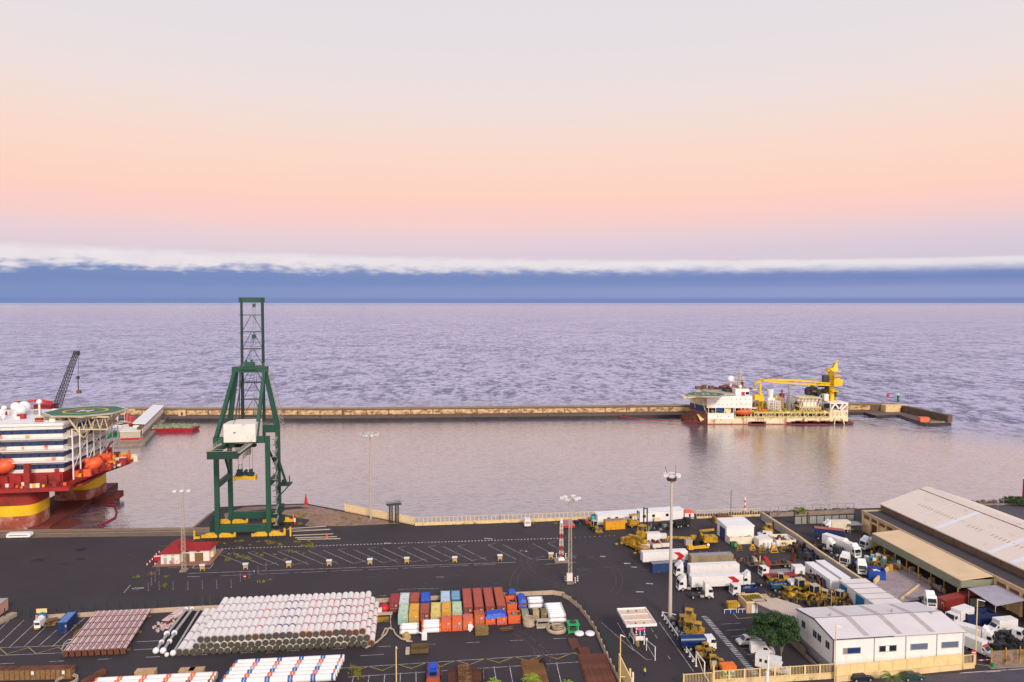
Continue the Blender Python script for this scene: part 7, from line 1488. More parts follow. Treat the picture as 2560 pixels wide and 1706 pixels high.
m = MB(); m.b2(0, 0, 0, .2, 18, .9); m.b2(0, 8, .9, .15, 18, 1.9); solo('side_wall', 'low tan wall in the alley along the left side of the white hall', 'wall', m, concrete, at(2060, 1690), A)
# tan roofed carport and planter building
r = T('carport', 'tan flat roofed carport with grey roller doors behind the big tree', 'carport', at(1884, 1532), A); m = MB(); m.add([(0, 0, 2.9), (8.6, -4, 2.9), (10.6, -6, 2.9), (10.0, -15, 2.7), (0.5, -8, 2.7)], [(0, 1, 2, 3, 4)]) if False else m.prism([(0, 0), (.2, -1.2), (6.2, -14), (10.8, -15), (10.4, -3.5), (6.6, 1.4), (0, 1.2)], 2.75, 3.0); m.build('roof', tanroof, r)
m = MB(); m.prism([(.3, .6), (.9, -.6), (5, -9.8), (5.2, -9.8), (6.4, 1.0)], 0, 2.74, 0); m.build('roller_wall', grey, r); m = MB(); [m.bar((x, y, 0), (x, y, 2.75), .14) for x, y in ((.5, -1), (3, -6.8), (6.1, -13.6), (10, -14.6))]; m.build('post', white, r)
r = T('planter_building', 'low beige flat roofed building with grass growing on its roof', 'building', at(1866, 1534), A); m = MB(); m.b2(0, 0, 0, 5.4, 5, 2.6); m.b2(5.4, 1, 0, 7.8, 5.5, 2.5); m.build('wall', pm('beige_wall', (196, 164, 130), .9, .15), r); m = MB(); [m.b2(*q) for q in ((-.1, -.1, 2.6, 5.5, .2, 3.0), (-.1, 4.8, 2.6, 5.5, 5.1, 3.0), (-.1, .2, 2.6, .2, 4.8, 3.0), (5.2, .2, 2.6, 5.5, 4.8, 3.0))]; m.build('parapet', cream, r)
m = MB(); [m.add([(x, y, 2.6), (x+.2, y+.1, 2.6), (x+.1, y, 2.9+rnd.random()*.35)], [(0, 1, 2)]) for x, y in ((rnd.uniform(.3, 5), rnd.uniform(.3, 4.6)) for i in range(500))]; gr = m.build('roof_grass', pm('dry_grass', (130, 122, 40), .9, .3, 2), r); gr['kind'] = 'stuff'; win(r, [(1.4, -.04, .05, 2.9, -.005, 2.2)], white, 'door')
# warehouse group: frame w to the right, t toward the camera
O = V((128.2, 244, 0)); wh = T('warehouse', 'huge warehouse with a pale ribbed gable roof at the right edge', 'building', O, A); Lw = 120
roofm = pm('warehouse_roof', (232, 215, 198), .7, .05, .09, .12, (212, 190, 174), stretch=(1, .5, 1), rs=.3)
m = MB(); m.b2(.2, -Lw, 0, 34, 0, 9.0); m.add([(.2, 0, 9.0), (17.1, 0, 14.5), (34, 0, 9.0)], [(0, 1, 2)]); m.build('wall', pm('wall_brown', (120, 100, 84), .9, .2), wh)
m = MB()
for (x0, z0, x1, z1) in ((-.3, 8.9, 17.1, 14.6), (34.3, 8.9, 17.1, 14.6)): m.add([(x0, .3, z0), (x1, .3, z1), (x1, -Lw, z1), (x0, -Lw, z0), (x0, .3, z0+.3), (x1, .3, z1+.3), (x1, -Lw, z1+.3), (x0, -Lw, z0+.3)], [(0, 1, 5, 4), (1, 2, 6, 5), (2, 3, 7, 6), (3, 0, 4, 7), (4, 5, 6, 7), (0, 3, 2, 1)])
m.build('roof', roofm, wh); m = MB()
for t in (17, 26.5, 48, 56): m = MB(); m.add([(-.2, -t, 9.29), (14.2, -t, 14.01), (14.2, -t-1.9 if t > 17 else -t-.5, 14.01), (-.2, -t-1.9 if t > 17 else -t-.5, 9.29)], [(0, 1, 2, 3)]); m.build('roof_light_strip', white, wh)
m = MB(); m.bar((14.4, .3, 14.05), (14.4, -Lw, 14.05), .22, .16); m.build('ridge_gutter', brown, wh)
m = MB()
for i in range(42): 
    if i in (12, 13, 14, 19, 20): continue
    t = 10+i*1.5; m.add([(6.4, -t, 11.45), (7.6, -t, 11.85), (7.6, -t-.25, 11.85), (6.4, -t-.25, 11.45)], [(0, 1, 2, 3)])
m.build('roof_stain', pm('stain_brown', (166, 138, 116), .9, .3), wh)
m = MB(); m.b2(-.1, -Lw, 7.2, .18, 0, 9.2); [m.b2(-.35, -t, 7.2, -.12, -t-.4, 8.7) for t in range(8, 110, 9)]; m.build('clerestory', pm('fascia_brown', (110, 90, 74), .85, .25, .5), wh)
an = T('warehouse_annex', 'flat dark roofed annex with cream parapet and pillars along the warehouse', 'building', O-E1*7.2, A)
m = MB(); m.b2(.3, -Lw, 0, 7, 0, 6.6); m.build('wall', cream, an); m = MB(); m.b2(.5, -Lw, 6.6, 7.0, -.5, 6.75); m.build('roof', pm('roof_felt', (70, 64, 66), .9, .15, .2), an)
m = MB(); m.b2(0, -Lw, 6.3, .5, 0, 7.2); m.b2(.5, -.5, 6.3, 7.05, 0, 7.19); m.build('parapet', pm('parapet_cream', (190, 164, 126), .85, .15, .4), an)
for i in range(26):
    t = .8+i*4.2; m = MB(); m.b2(-.1, -t-.5, 0, .29, -t, 6.3); m.build('pillar', cream, an); m = MB(); m.b2(.22, -t-4.0, 4.9, .3-.01, -t-.7, 6.0); m.build('high_window', brown, an)
    if i % 3 == 1: m = MB(); m.b2(.2, -t-3.9, 0, .29, -t-.8, 4.2); m.build('door', pm('door_maroon', (96, 36, 34)), an)
cp = T('loading_canopy', 'long canopy with a peach roof on yellow posts over dark loading bays', 'canopy', O-E1*7.4-E2*21, A)
m = MB(); m.add([(-9.2, 0, 6.1), (0, 0, 6.9), (0, -38.5, 6.9), (-9.2, -38.5, 6.1), (-9.2, 0, 6.3), (0, 0, 7.05), (0, -38.5, 7.05), (-9.2, -38.5, 6.3)], [(0, 1, 5, 4), (1, 2, 6, 5), (2, 3, 7, 6), (3, 0, 4, 7), (4, 5, 6, 7), (0, 3, 2, 1)]); m.build('roof', pm('canopy_peach', (226, 194, 152), .7, .07, .2), cp)
m = MB(); m.b2(-9.3, -38.4, 3.9, -9.1, 0, 6.1); m.b2(-9.1, -38.6, 4.3, 0, -38.4, 6.2); m.build('fascia', pm('fascia_green', (132, 134, 112), .7, .08), cp)
for i in range(8): m = MB(); m.bar((-9.0, -1-i*5.2, 0), (-9.0, -1-i*5.2, 3.9), .22); m.build('post', myel if i < 7 else lgrey, cp)
m = MB(); m.b2(-.6, -38, 0, -.3, 0, 3.8); m.build('back_wall', dgrey, cp)
m = MB(); [m.b2(-9, -14-i*4.2, 0, -8.4+i % 2, -13.4-i*4.2, 1.6+(i % 2)*.5) for i in range(5)]; m.b2(-8.6, -32, 0, -8.2, -14, 1.1); solo('bay_wall', 'broken low concrete walls under the front of the peach canopy', 'wall', m, concrete, cp.location, A)
aw = T('awning', 'grey tilted awning sheet fixed to the annex below the peach canopy', 'awning', O-E1*7.4-E2*61, A)
m = MB(); m.add([(-8.4, 0, 4.6), (0, 0, 5.2), (0, -9.5, 5.2), (-8.4, -9.5, 4.0), (-8.4, 0, 4.72), (0, 0, 5.32), (0, -9.5, 5.32), (-8.4, -9.5, 4.12)], [(0, 1, 5, 4), (1, 2, 6, 5), (2, 3, 7, 6), (3, 0, 4, 7), (4, 5, 6, 7), (0, 3, 2, 1)]); m.build('sheet', pm('awning_grey', (170, 162, 170), .6, .12, .4), aw); m = MB(); [m.bar((-8.2, y, 0), (-8.2, y, 4.2), .14) for y in (-.3, -9.2)]; m.build('post', lgrey, aw); m = MB(); m.b2(-8, -.8, 0, -4, -.6, 2.2); m.build('screen', grey, aw)
# concrete slab of the loading bay
m = MB(); m.prism([tuple(at(*p))[:2] for p in ((2185, 1462), (2226, 1423), (2260, 1425), (2330, 1468), (2300, 1500), (2255, 1506))], .0, .03); struct('loading_slab', m, pm('slab_pale', (168, 150, 148), .8, .2, .3, .4, (130, 110, 108)))
m = MB(); a, b = at(2188, 1462), at(2228, 1422); wseg(m, a, b, 0, 1.3, .5); a, b = at(2255, 1500), at(2300, 1465); wseg(m, a, b, 0, .5, .4); soloW('kerb_walls', 'low tan kerb walls edging the pale loading slab', 'wall', m, cream, at(2188, 1462))
# diagonal boundary wall
P = [at(1903, 1300), at(1990, 1358), at(2040, 1396), at(2160, 1478)]; r = T('boundary_wall', 'tan topped wall running diagonally between the machine yard and the lorry park', 'wall', P[0], 0)
m = MB(); [wseg(m, a, b, 0, 2.6, .35) for a, b in zip(P, P[1:])]; m.build('wall', pm('wall_greyblue', (170, 160, 156), .8, .12, .3), r, True); m = MB(); [wseg(m, a+V((0, -.1, 0)), b+V((0, -.1, 0)), 2.6, 2.9, .6) for a, b in zip(P, P[1:])]; m.build('coping', cream, r, True)
m = MB(); a, b = at(1985, 1311), at(2135, 1306); m = MB(); wseg(m, a, b, 0, 2.6, .3); q = MB(); r = T('panel_wall', 'grey green panel wall at the back of the lorry park', 'wall', a, 0); m.build('wall', pm('panel_green', (142, 144, 138), .8, .15, .3), r, True)
for i in range(9): p = a.lerp(b, i/8)+V((0, -.1, 0)); q.bar(p, p+V((0, 0, 2.8)), .2)
q.bar(a.lerp(b, .0)+V((0, -.2, 0)), a.lerp(b, 0)+V((0, -.2, 5)), .4); q.bar(a.lerp(b, .22)+V((0, -.2, 0)), a.lerp(b, .22)+V((0, -.2, 4.2)), .4, mi=1); q.build('post', [dgrey, rust], r, True)
m = MB(); m.b2(0, 0, 3.0, 5, 4, 3.15); [m.bar((x, y, 0), (x, y, 3), .15) for x in (.2, 4.8) for y in (.2, 3.8)]; m.b2(0, 3.8, 0, 5, 3.9, 3); solo('lean_to', 'small grey lean-to beside the warehouse corner', 'shelter', m, grey, at(2124, 1336), A)
# ================================================================ GATE BOOTH
r = T('gate_booth', 'white gate booth with a wide cream canopy and magenta sign', 'booth', at(1589, 1613), A+R(0))
m = MB(); m.b2(0, 0, 1.1, 2.1, 4.6, 1.11); m.b2(0, 0, 1.0, 2.1, 4.6, 2.0); m.b2(0, 2.6, 2.0, .12, 4.6, 4.1); m.b2(1.98, 2.6, 2.0, 2.1, 4.6, 4.1); m.b2(.14, 4.48, 2.0, 1.96, 4.6, 4.1); m.b2(0, 0, 3.6, 2.1, 2.59, 4.1); m.b2(.12, 2.6, 3.6, 1.98, 4.47, 4.1); [m.b2(x, y, 2.0, x+.16, y+.16, 3.59) for x in (0, .97, 1.94) for y in (0,)]; m.build('booth_wall', white, r)
m = MB(); m.b2(.18, .06, 2.0, .95, .1, 3.58); m.b2(1.15, .06, 2.0, 1.92, .1, 3.58); m.b2(.04, .2, 2.0, .08, 2.58, 3.58); m.b2(2.02, .2, 2.0, 2.06, 2.58, 3.58); m.build('window', pm('teal_glass', (44, 78, 86), .15), r)
for x in (.1, 2.0): m = MB(); m.bar((x, -.1, 0), (x, -.1, 5.1), .2); m.build('column', white, r)
for x in (.1, 2.0): m = MB(); m.bar((x, 4.4, 0), (x, 4.4, 5.1), .2); m.build('column', white, r)
m = MB(); m.b2(-2.4, -1.4, 5.1, 4.3, 7.2, 5.25, 0); m.build('canopy', pm('canopy_tan', (226, 196, 170), .8, .1, .5, .3, (196, 150, 130)), r); m = MB(); [m.b2(*q) for q in ((-2.6, -1.6, 5.0, 4.5, -1.4, 5.6), (-2.6, 7.2, 5.0, 4.5, 7.4, 5.6), (-2.6, -1.4, 5.0, -2.4, 7.2, 5.6), (4.3, -1.4, 5.0, 4.5, 7.2, 5.6))]; [m.b2(-2.4, y, 5.25, 4.3, y+.12, 5.38) for y in (1.3, 4.3)]; m.build('canopy_edge', white, r)
m = MB(); [m.box(x, y, 5.25, .25, .25, .3) for x in (-.2, 1.8) for y in (-.6, 5.9)]; m.build('roof_stud', brown, r)
m = MB(); m.b2(-.1, -.28, 3.5, 2.2, -.22, 4.6); sg = m.build('magenta_sign', pm('magenta', (214, 12, 130), .5, .03), r); text(sg, 'Baia\nPortuaria 1', .34, (1.0, -.3, 4.05), white, 90, 0); m = MB(); m.tube((.15, -.3, 4.05), (.15, -.285, 4.05), .2, n=14); m.b2(1.75, -.3, 3.9, 2.05, -.285, 4.2); m.build('sign_symbol', white, sg)
for x, c_, k in ((.1, red, 'bar'), (2.0, pm('sign_blue', (40, 90, 190)), 'arrow')):
    m = MB(); m.tube((x, -.24, 2.6), (x, -.28, 2.6), .36, n=18); dd = m.build('disc_sign', c_, r); m = MB(); m.b2(x-.25, -.31, 2.54, x+.25, -.285, 2.66); m.build('symbol', white, dd)
for i, (x, y) in enumerate(((1577, 1592), (1595, 1617))): m = MB(); m.tube((0, 0, 0), (0, 0, 1.3), .33, .28, 10); solo('yellow_bollard', ('yellow bollard at the left of the gate booth', 'yellow bollard in front of the gate booth')[i], 'bollard', m, dyel, at(x, y), 0)
m = MB(); [m.bar(*q, .14) for q in (((0, 0, 0), (0, 0, 1)), ((0, 0, 1), (.2, -3.2, 1)), ((.2, -3.2, 1), (.2, -3.2, 0)))]; solo('tube_barrier', 'white tube barrier at the left of the gate booth', 'barrier', m, white, at(1573, 1594), A, 'white tube barriers')
m = MB(); m.bar((0, 0, 0), (0, 0, 2.6), .12); m.box(0, 0, 2.4, .4, .4, .5); m.bar((.6, -4.6, 0), (.6, -4.6, 3.2), .14); m.bar((.6, -4.6, 3.1), (0, 0, 2.5), .1); m.bar((.6, -4.6, 3.1), (1.1, -3.4, 1.6), .1); solo('barrier_gate', 'white posts with a slanting gate arm right of the booth', 'barrier', m, white, at(1616, 1627), A)
# white rail along the machine row
a, b = at(1655, 1540), at(1740, 1666); r = T('white_rail', 'long white guard rail slanting past the gate booth', 'railing', a, 0); m = MB(); zz = V((0, 0, 1.0)); m.bar(a+zz, b+zz, .16, .16, 0); m.bar(a+zz, at(1690, 1537, 1.0), .16); m.build('rail', white, r, True)
for i in range(13): p = a.lerp(b, i/12); m = MB(); m.bar(p+V((.05, 0, 0)), p+zz*.92+V((.05, 0, 0)), .18); m.b2(p.x-.2, p.y-.2, 0, p.x+.3, p.y+.2, .08); m.build('post', white, r, True)
P = [at(1740, 1666), at(1761, 1693), at(1772, 1712)]; r = T('gate_frame', 'white angular gate frame at the lower end of the white rail', 'gate', P[0], 0); m = MB(); z3 = V((0, 0, 3.2)); m.bar(P[0], P[0]+z3, .2); m.bar(P[0]+z3, P[1]+z3, .2); m.bar(P[1], P[1]+z3, .2); m.bar(P[1]+z3*.2, P[2]+z3*.2, .2); m.build('frame', white, r, True); m = MB(); m.bar(P[0]+z3*.95, P[1]+z3*.1, .12); m.build('brace', cream, r, True)  # upright frame of a gate with its brace
# front fence with concrete base and cream bars
def barfence(lab, x0, y0, x1, y1, hb, hf, zt=0, gap=.32, sol=False):
    a, b = at(x0, y0), at(x1, y1); r = T('bar_fence', lab, 'fence', a, 0, 'cream fences along the street'); L = (b-a).length; n = max(1, int(L/3.2))
    m = MB(); wseg(m, a, b, 0, hb, .3); m.build('base_wall', cream, r, True); d = (b-a).normalized()
    for i in range(n):
        p, q = a.lerp(b, (i+.04)/n)+V((0, .15, 0)), a.lerp(b, (i+.96)/n)+V((0, .15, 0)); m = MB(); l = (q-p).length; z0, z1 = V((0, 0, hb+.15)), V((0, 0, hb+hf))
        m.bar(p+z0, q+z0, .12); m.bar(p+z1, q+z1, .12); m.bar(p+z0, p+z1, .12); m.bar(q+z0, q+z1, .12)
        if sol: m.quad(p+z0, q+z0, q+z1, p+z1)
        else: [m.bar(p.lerp(q, j/(l/gap))+z0, p.lerp(q, j/(l/gap))+z1, .07) for j in range(1, int(l/gap))]
        m.build('fence_panel', creamp, r, True)
    m = MB(); [m.bar(a.lerp(b, i/n)+V((0, .15, 0)), a.lerp(b, i/n)+V((0, .15, hb+hf+.15)), .2) for i in range(n+1)]; m.build('post', creamp, r, True); return r
barfence('cream bar fence on a low wall in front of the parked vans', 1785, 1716, 2087, 1697, 1.1, 2.0)
barfence('cream panelled fence in front of the white hall', 2092, 1706, 2405, 1675, 1.2, 2.2, sol=True)
barfence('short cream bar fence between the white hall and the no entry sign', 2409, 1674, 2436, 1671, 1.0, 2.0)
barfence('cream bar gate at the bottom edge left of the white pole', 1709, 1722, 1783, 1717, .3, 2.6)
m = MB(); a, b = at(1546, 1692), at(1578, 1740); zz = V((0, 0, 1)); m.hexa([a, b, b+V((.2, 0, 0)), a+V((.2, 0, 0)), a+zz*5, b+zz*3.4, b+zz*3.4+V((.2, 0, 0)), a+zz*5+V((.2, 0, 0))]); q = at(1575, 1722); m.bar(q, q+zz*4.2, .35); m.bar(q-V((2, 0, 0)), q-V((2, 0, 0))+zz*2.6, .2); m.bar(q-V((2, 0, 0))+zz*2.5, q+zz*2.5, .15)
soloW('sliding_gate', 'cream sliding gate leaf seen edge on at the bottom edge', 'gate', m, creamp, a)
m = MB(); m.tube((0, 0, 0), (0, 0, 3.4), .22, n=10); solo('white_post', 'short white post right of the cream sliding gate', 'post', m, white, at(1582, 1722), 0)
a, b = at(2478, 1664), at(2620, 1655); r = T('rusty_gate', 'wide brown sheet metal gate panels on yellow posts at the right edge', 'gate', a, 0)
for i in range(4): p, q = a.lerp(b, i/4), a.lerp(b, (i+.97)/4); m = MB(); wseg(m, p, q, .1, 3.2, .1); m.build('gate_panel', pm('gate_brown', (138, 116, 98), .8, .2, .5, .5, (104, 78, 60)), r, True); m = MB(); m.bar(p-V((.1, .1, 0)), p+V((-.1, -.1, 3.9)), .2); m.build('post', myel, r, True)
m = MB(); [m.b2(i*.8, -.05, .9, i*.8+.79, .05, 1.02, i % 2) for i in range(6)]; m.box(5.0, 0, 0, .6, .6, 1.0, 2); solo('striped_barrier', 'red and white striped barrier arm beside the no entry sign', 'barrier', m, [red, white, green], at(2440, 1662), A)
m = MB(); m.box(0, 0, 0, .5, .5, .8); m.box(0, 0, .8, .56, .56, .1); solo('green_bin', 'small green bin at the end of the striped barrier', 'bin', m, green, at(2482, 1669), A)
# kiosk
r = T('stall', 'green kiosk with a bright orange top behind the front fence', 'kiosk', at(1806, 1700), A); m = MB(); m.b2(0, 0, 0, 2.9, 1.6, 2.2); m.build('body', pm('kiosk_green', (20, 130, 84), .6), r); m = MB(); m.b2(-.1, -.2, 2.2, 3.0, 1.8, 2.9); m.build('awning', pm('kiosk_orange', (240, 112, 24), .6), r); m = MB(); [m.b2(x, -.05, 1.5, x+.5, -.01, 2.1) for x in (.4, 2.0)]; m.b2(.2, -.06, .8, 2.7, -.02, .95); m.build('notice', white, r)
m = MB(); m.tube((0, 0, .6), (2.2, 0, .6), .55, n=12); m.b2(.2, -.4, 0, 2, .4, .3, 1); solo('yellow_drum', 'yellow drum behind the fence just below the green kiosk', 'tank', m, [myel, dgrey], at(1800, 1706), A)
# street lamps
def lamp(lab, px, pb, pt, arm=1.2, r0=.09, zc=None, mat=creamp):
    b = at(px, pb); h = zup(b.y, pt); r = T('street_lamp', lab, 'street lamp', b, A, 'street lamps'); m = MB(); m.tube((0, 0, 0), (0, 0, h), r0*1.3, r0, 8); m.build('pole', mat, r)
    m = MB(); m.add([(0, -.18, h), (arm, -.1, h-.45), (arm, .1, h-.45), (0, .18, h), (0, -.1, h+.16), (arm, -.06, h-.36), (arm, .06, h-.36), (0, .1, h+.16)], [(0, 1, 5, 4), (1, 2, 6, 5), (2, 3, 7, 6), (3, 0, 4, 7), (4, 5, 6, 7), (0, 3, 2, 1)]); m.build('lamp_head', white, r); return r
lamp('slim street lamp with its head turned down, left of the orange machine', 991, 1712, 1617, .3, .1); lamp('slim yellowish street lamp at the mouth of the gate, left of the booth', 1550, 1745, 1588, .9, .1); lamp('slim street lamp in front of the corner of the white hall', 2086, 1735, 1564, 1.2, .1); lamp('slim street lamp before the white delivery van', 2438, 1662, 1500, 1.8, .1); lamp('slim lamp post among the scrap before the garage doors', 2077, 1545, 1478, .5, .08, mat=lgrey)
r = T('white_pole', 'thick white pole rising at the bottom edge in front of the box van', 'pole', at(1917, 1742), 0); m = MB(); h = zup(at(1917, 1742).y, 1640); m.tube((0, 0, 0), (0, 0, h*.62), .34, n=12); m.tube((.1, 0, h*.62), (.15, 0, h), .22, n=12); m.build('pole', white, r)
m = MB(); a = at(1780, 1750); m.bar((0, 0, 0), (0, 0, 6.4), .26); m.box(0, 0, 6.3, .9, .5, .7, 1); solo('lamp_post', 'cream post with a grey box on top in front of the red car', 'post', m, [creamp, lgrey], at(1783, 1738), A)
# red tower at the right edge and shore bits
p = at(2562, 1243); m = MB(); m.tube((0, 0, 0), (0, 0, 7.5), .9, .8, 12); m.tube((0, 0, 7.5), (0, 0, 7.8), 1.1, 1.1, 12, 1); solo('harbour_beacon', 'dark red beacon column cut by the right edge', 'beacon', m, [red, white], p, 0)
disc_sign('round_sign', 'small round purple sign on the shore road behind the warehouse', 2495, 1272, 2.6, pm('sign_purple', (110, 60, 170)), 'bar', s=.5)
p = at(1862, 1283); r = T('striped_mast', 'small red and white banded mast standing on the boulders', 'mast', p, 0)
for k in range(6): m = MB(); m.tube((0, 0, k*1.0), (0, 0, k*1.0+1.0), .35, .35, 8); m.build('band', orange if k % 2 == 0 else white, r)
m = MB(); m.tube((0, 0, 0), (0, 0, 9), .1, n=6); m.box(0, 0, 0, .5, .5, .2); solo('thin_pole', 'thin dark pole by the boulders left of the banded mast', 'pole', m, dgrey, at(1827, 1286), 0)
m = MB(); m.b2(0, 0, 0, 7, 3, 2.0); m.b2(1, .5, 2.0, 5, 2.5, 2.6, 1); solo('yellow_skip', 'dull yellow machine body behind the white workshop roof', 'machine', m, [dyel, rust], at(1788, 1309), A)
# person in hi-vis
r = T('person', 'person in a fluorescent yellow jacket and dark trousers walking below the gate booth', 'person', at(1612, 1690), R(190))
bm = bmesh.new(); J = {'pel': (0, 0, .95, .17), 'chest': (.0, 0, 1.35, .19), 'neck': (0, 0, 1.52, .07), 'head': (.01, 0, 1.66, .11), 'top': (.01, 0, 1.74, .09), 'lk': (.1, .1, .5, .09), 'la': (.02, .11, .09, .06), 'lt': (.2, .11, .05, .045), 'rk': (-.02, -.1, .5, .09), 'ra': (-.22, -.11, .12, .06), 'rt': (-.08, -.11, .05, .045),
    'ls': (0, .2, 1.42, .08), 'le': (-.08, .27, 1.15, .06), 'lh': (.02, .27, .92, .045), 'rs': (0, -.2, 1.42, .08), 're': (.06, -.27, 1.15, .06), 'rh': (.2, -.25, .95, .045)}
vv = {k: bm.verts.new(p[:3]) for k, p in J.items()}
for e in ('pel chest', 'chest neck', 'neck head', 'head top', 'pel lk', 'lk la', 'la lt', 'pel rk', 'rk ra', 'ra rt', 'chest ls', 'ls le', 'le lh', 'chest rs', 'rs re', 're rh'): a_, b_ = e.split(); bm.edges.new((vv[a_], vv[b_]))
me = bpy.data.meshes.new('body'); idx = list(J); bm.to_mesh(me); bm.free(); o = bpy.data.objects.new('body', me); COL.objects.link(o)
md = o.modifiers.new('s', 'SKIN'); 
for i, k in enumerate(idx): me.skin_vertices[0].data[i].radius = (J[k][3],)*2
me.skin_vertices[0].data[0].use_root = True; sb = o.modifiers.new('u', 'SUBSURF'); sb.levels = 1; sb.render_levels = 1
bpy.context.view_layer.update(); m2_ = bpy.data.meshes.new_from_object(o.evaluated_get(bpy.context.evaluated_depsgraph_get())); bpy.data.objects.remove(o)
m2_.materials.clear()
for q in (hivis, navy, skin, brown): m2_.materials.append(q)
for f in m2_.polygons: z = f.center.z; yq = abs(f.center.y); f.material_index = 1 if z < .92 and yq < .2 else (3 if z > 1.7 else (2 if z > 1.54 or z < .97 else 0)); f.use_smooth = True
m2_.name = 'body'; o = bpy.data.objects.new('body', m2_); COL.objects.link(o); o.parent = r; o.scale = (1.08, 1.25, 1.08)
# ================================================================ VEGETATION
def leafm(nm, c): return pm(nm, c, .8, .4, .9)
def tree(name, lab, px, py, cz, rx, rz_, n, leaf, ls=.5, tr=.3, seed=1, yr=None, cat='tree', dx=0):
    rn = random.Random(seed); r = T(name, lab, cat, at(px, py), 0); base = cz-rz_; m = MB(); top = V((dx, 0, base+.6))
    fork = V((dx*.3, 0, base*.45)); m.tube((0, 0, 0), fork, tr, tr*.8, 8)
    for k in range(6): a = k*1.05+.4; e = V((dx+rx*.55*math.cos(a), rx*.5*math.sin(a), cz-rz_*.1)); mid = fork.lerp(e, .5)+V((0, 0, .4)); m.tube(fork, mid, tr*.5, tr*.3, 6); m.tube(mid, e, tr*.3, tr*.1, 5)
    m.build('trunk', pm('bark', (150, 128, 104), .9, .2, 2), r)
    m = MB(); cl = []
    for k in range(int(34*max(1, rx/3))):
        while 1:
            p = V((rn.uniform(-1, 1), rn.uniform(-1, 1), rn.uniform(-.75, 1)))
            if .25 < p.length < 1: break
        cl.append((p, rn.uniform(.14, .3)))
    for i in range(n):
        c, q = rn.choice(cl); u = V((rn.gauss(0, 1), rn.gauss(0, 1), rn.gauss(0, 1))).normalized(); p = c+u*q*rn.uniform(.55, 1.05)
        w = V((p.x*rx+dx, p.y*(yr or rx), cz+p.z*rz_)); s = ls*rn.uniform(.5, 1.2); nrm = (u+V((rn.uniform(-.6, .6), rn.uniform(-.6, .6), rn.uniform(0, .8)))).normalized(); x = nrm.orthogonal().normalized()*s; y = nrm.cross(x)*.6
        k = rn.randrange(3); m.add([w-x*.5, w+y*.5, w+x*.5, w-y*.5], [(0, 1, 2, 3)], k)
    m.build('crown', leaf, r)
gl = [leafm('leaf_dark', (28, 52, 24)), leafm('leaf_mid', (42, 72, 30)), leafm('leaf_light', (62, 94, 38))]
tree('tree', 'large dark green tree spreading over the parking bays by the white hall', 1929, 1631, 6.0, 5.7, 3.0, 16000, gl, .42, .32, 3)
tree('small_tree', 'small thin trunked tree with a tuft of leaves below the large tree', 1951, 1654, 4.3, 1.2, .9, 1400, gl, .3, .14, 5, dx=.4)
tree('shrub', 'yellow green bush growing among the boulders behind the post fence', 2000, 1289, 1.8, 2.4, 1.3, 1800, [leafm('l_y', (150, 160, 40)), leafm('l_y2', (120, 140, 30)), gl[2]], .4, .1, 6, cat='bush')
tree('shrub', 'dark green bush beside the red beacon at the right edge', 2545, 1262, 1.6, 5, 1.5, 2600, gl, .5, .1, 9, cat='bush')
def palm(lab, px, py, h, L, seed, leaf):
    rn = random.Random(seed); r = T('palm', lab, 'palm', at(px, py), 0, 'palms at the bottom edge'); m = MB(); m.tube((0, 0, 0), (0, 0, h), .22, .16, 8); m.build('trunk', brown, r); m = MB()
    for k in range(26):
        a = rn.uniform(0, 6.28); el = rn.uniform(.1, 1.2); P = []; d = V((math.cos(a), math.sin(a), 0)); s = V((-d.y, d.x, 0))
        for i in range(7): t = i/6; P.append(V((0, 0, h))+d*L*t*math.cos(el*.7)+V((0, 0, L*(math.sin(el)*t-.75*t*t))))
        for i in range(6):
            m.bar(P[i], P[i+1], .04)
            for j in (-1, 1):
                for q in (0, .5): b = P[i].lerp(P[i+1], q); m.add([b, b+d*.12, b+s*j*(.5*(1-i/8))+d*.25-V((0, 0, .15))], [(0, 1, 2)])
    m.build('fronds', leaf, r)
pl = leafm('palm_leaf', (96, 124, 40))
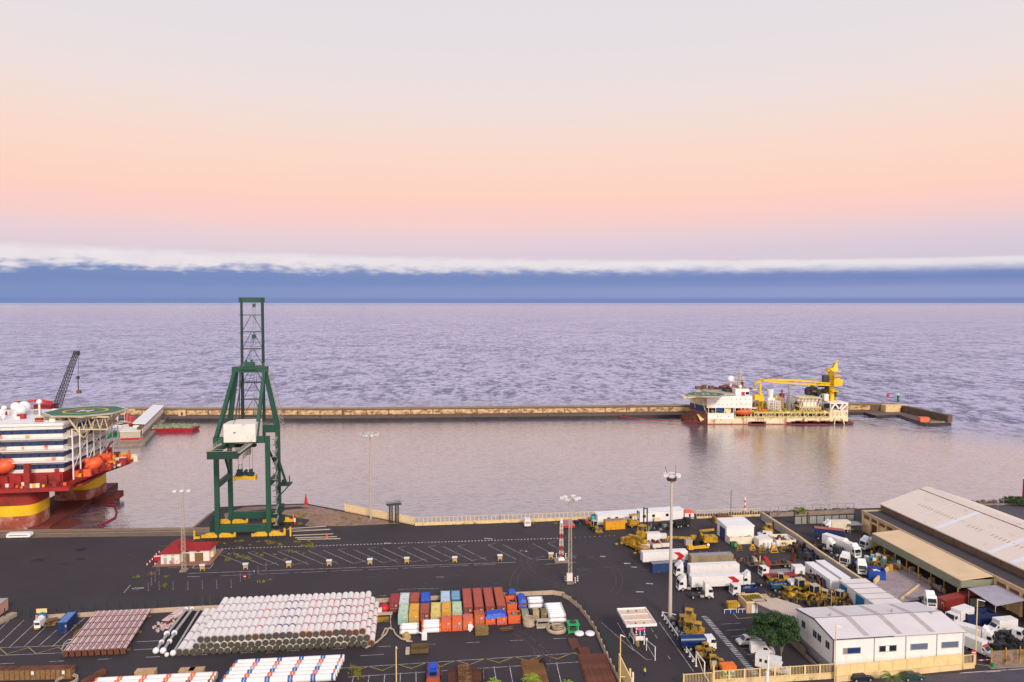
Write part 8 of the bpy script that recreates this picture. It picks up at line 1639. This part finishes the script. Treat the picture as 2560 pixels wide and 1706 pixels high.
palm('palm with green fronds between the black car and the green saloon', 2229, 1718, 2.2, 2.6, 2, pl); palm('palm top poking up right of the low pipe heaps at the bottom edge', 1232, 1750, 3.6, 2.0, 4, leafm('palm_lime', (140, 160, 40))); palm('palm top poking up over the ochre pipe heap', 1328, 1745, 3.8, 2.4, 8, leafm('palm_lime', (140, 160, 40))); palm('palm top left of the widest pipe heap at the bottom edge', 1415, 1760, 3.8, 2.2, 12, leafm('palm_lime', (140, 160, 40)))
m = MB(); rn = random.Random(4)
spots = [(rn.uniform(545, 800), rn.uniform(1352, 1370)) for i in range(22)]+[(rn.uniform(560, 760), rn.uniform(1378, 1412)) for i in range(16)]+[(rn.uniform(700, 900), rn.uniform(1285, 1312)) for i in range(26)]+[(rn.uniform(330, 680), rn.uniform(1435, 1470)) for i in range(6)]+[(rn.uniform(1040, 1480), rn.uniform(1308, 1311)) for i in range(14)]+[(rn.uniform(175, 220), rn.uniform(1565, 1600)) for i in range(6)]+[(rn.uniform(880, 900), rn.uniform(1670, 1700)) for i in range(8)]
for x, y in spots:
    p = at(x, y); s = rn.uniform(.4, 1.25)
    for k in range(46):
        q = p+V((rn.gauss(0, s*.5), rn.gauss(0, s*.5), 0)); u = V((rn.uniform(-.3, .3), rn.uniform(-.3, .3), rn.uniform(.2, .8)))*s; w = V((rn.uniform(-.1, .1), rn.uniform(-.1, .1), 0)); m.add([q-w, q+w, q+u], [(0, 1, 2)], rn.randrange(2))
struct('weeds', m, [pm('weed_yellow', (150, 130, 50), .9, .3, 1), pm('weed_green', (112, 118, 44), .9, .3, 1)], 'stuff')
# street at the bottom right
m = MB(); m.prism([tuple(at(*p))[:2] for p in ((1700, 1722), (2090, 1704), (2440, 1680), (2620, 1668), (2700, 1760), (1700, 1800))], .0, .012); struct('street', m, pm('street_asphalt', (80, 74, 82), .85, .15, .2))
m = MB(); a, b = at(2478, 1673), at(2640, 1664); wseg(m, a, b, 0, .14, 1.6); struct('pavement', m, concrete)
m = MB(); P = [tuple(at(*p))[:2] for p in ((2300, 1262), (2560, 1262), (2900, 1280), (2900, 1500), (2560, 1330), (2430, 1285))]; m.prism(P, 0, .012); struct('shore_road', m, pm('street_asphalt', (80, 74, 82)))
a, b = at(2395, 1264), at(2640, 1262); fence('shore_fence', 'low post fence along the shore road behind the warehouse', [a, b], .5, 1.6, 3.0, .15, mat=grey, wm=concrete)
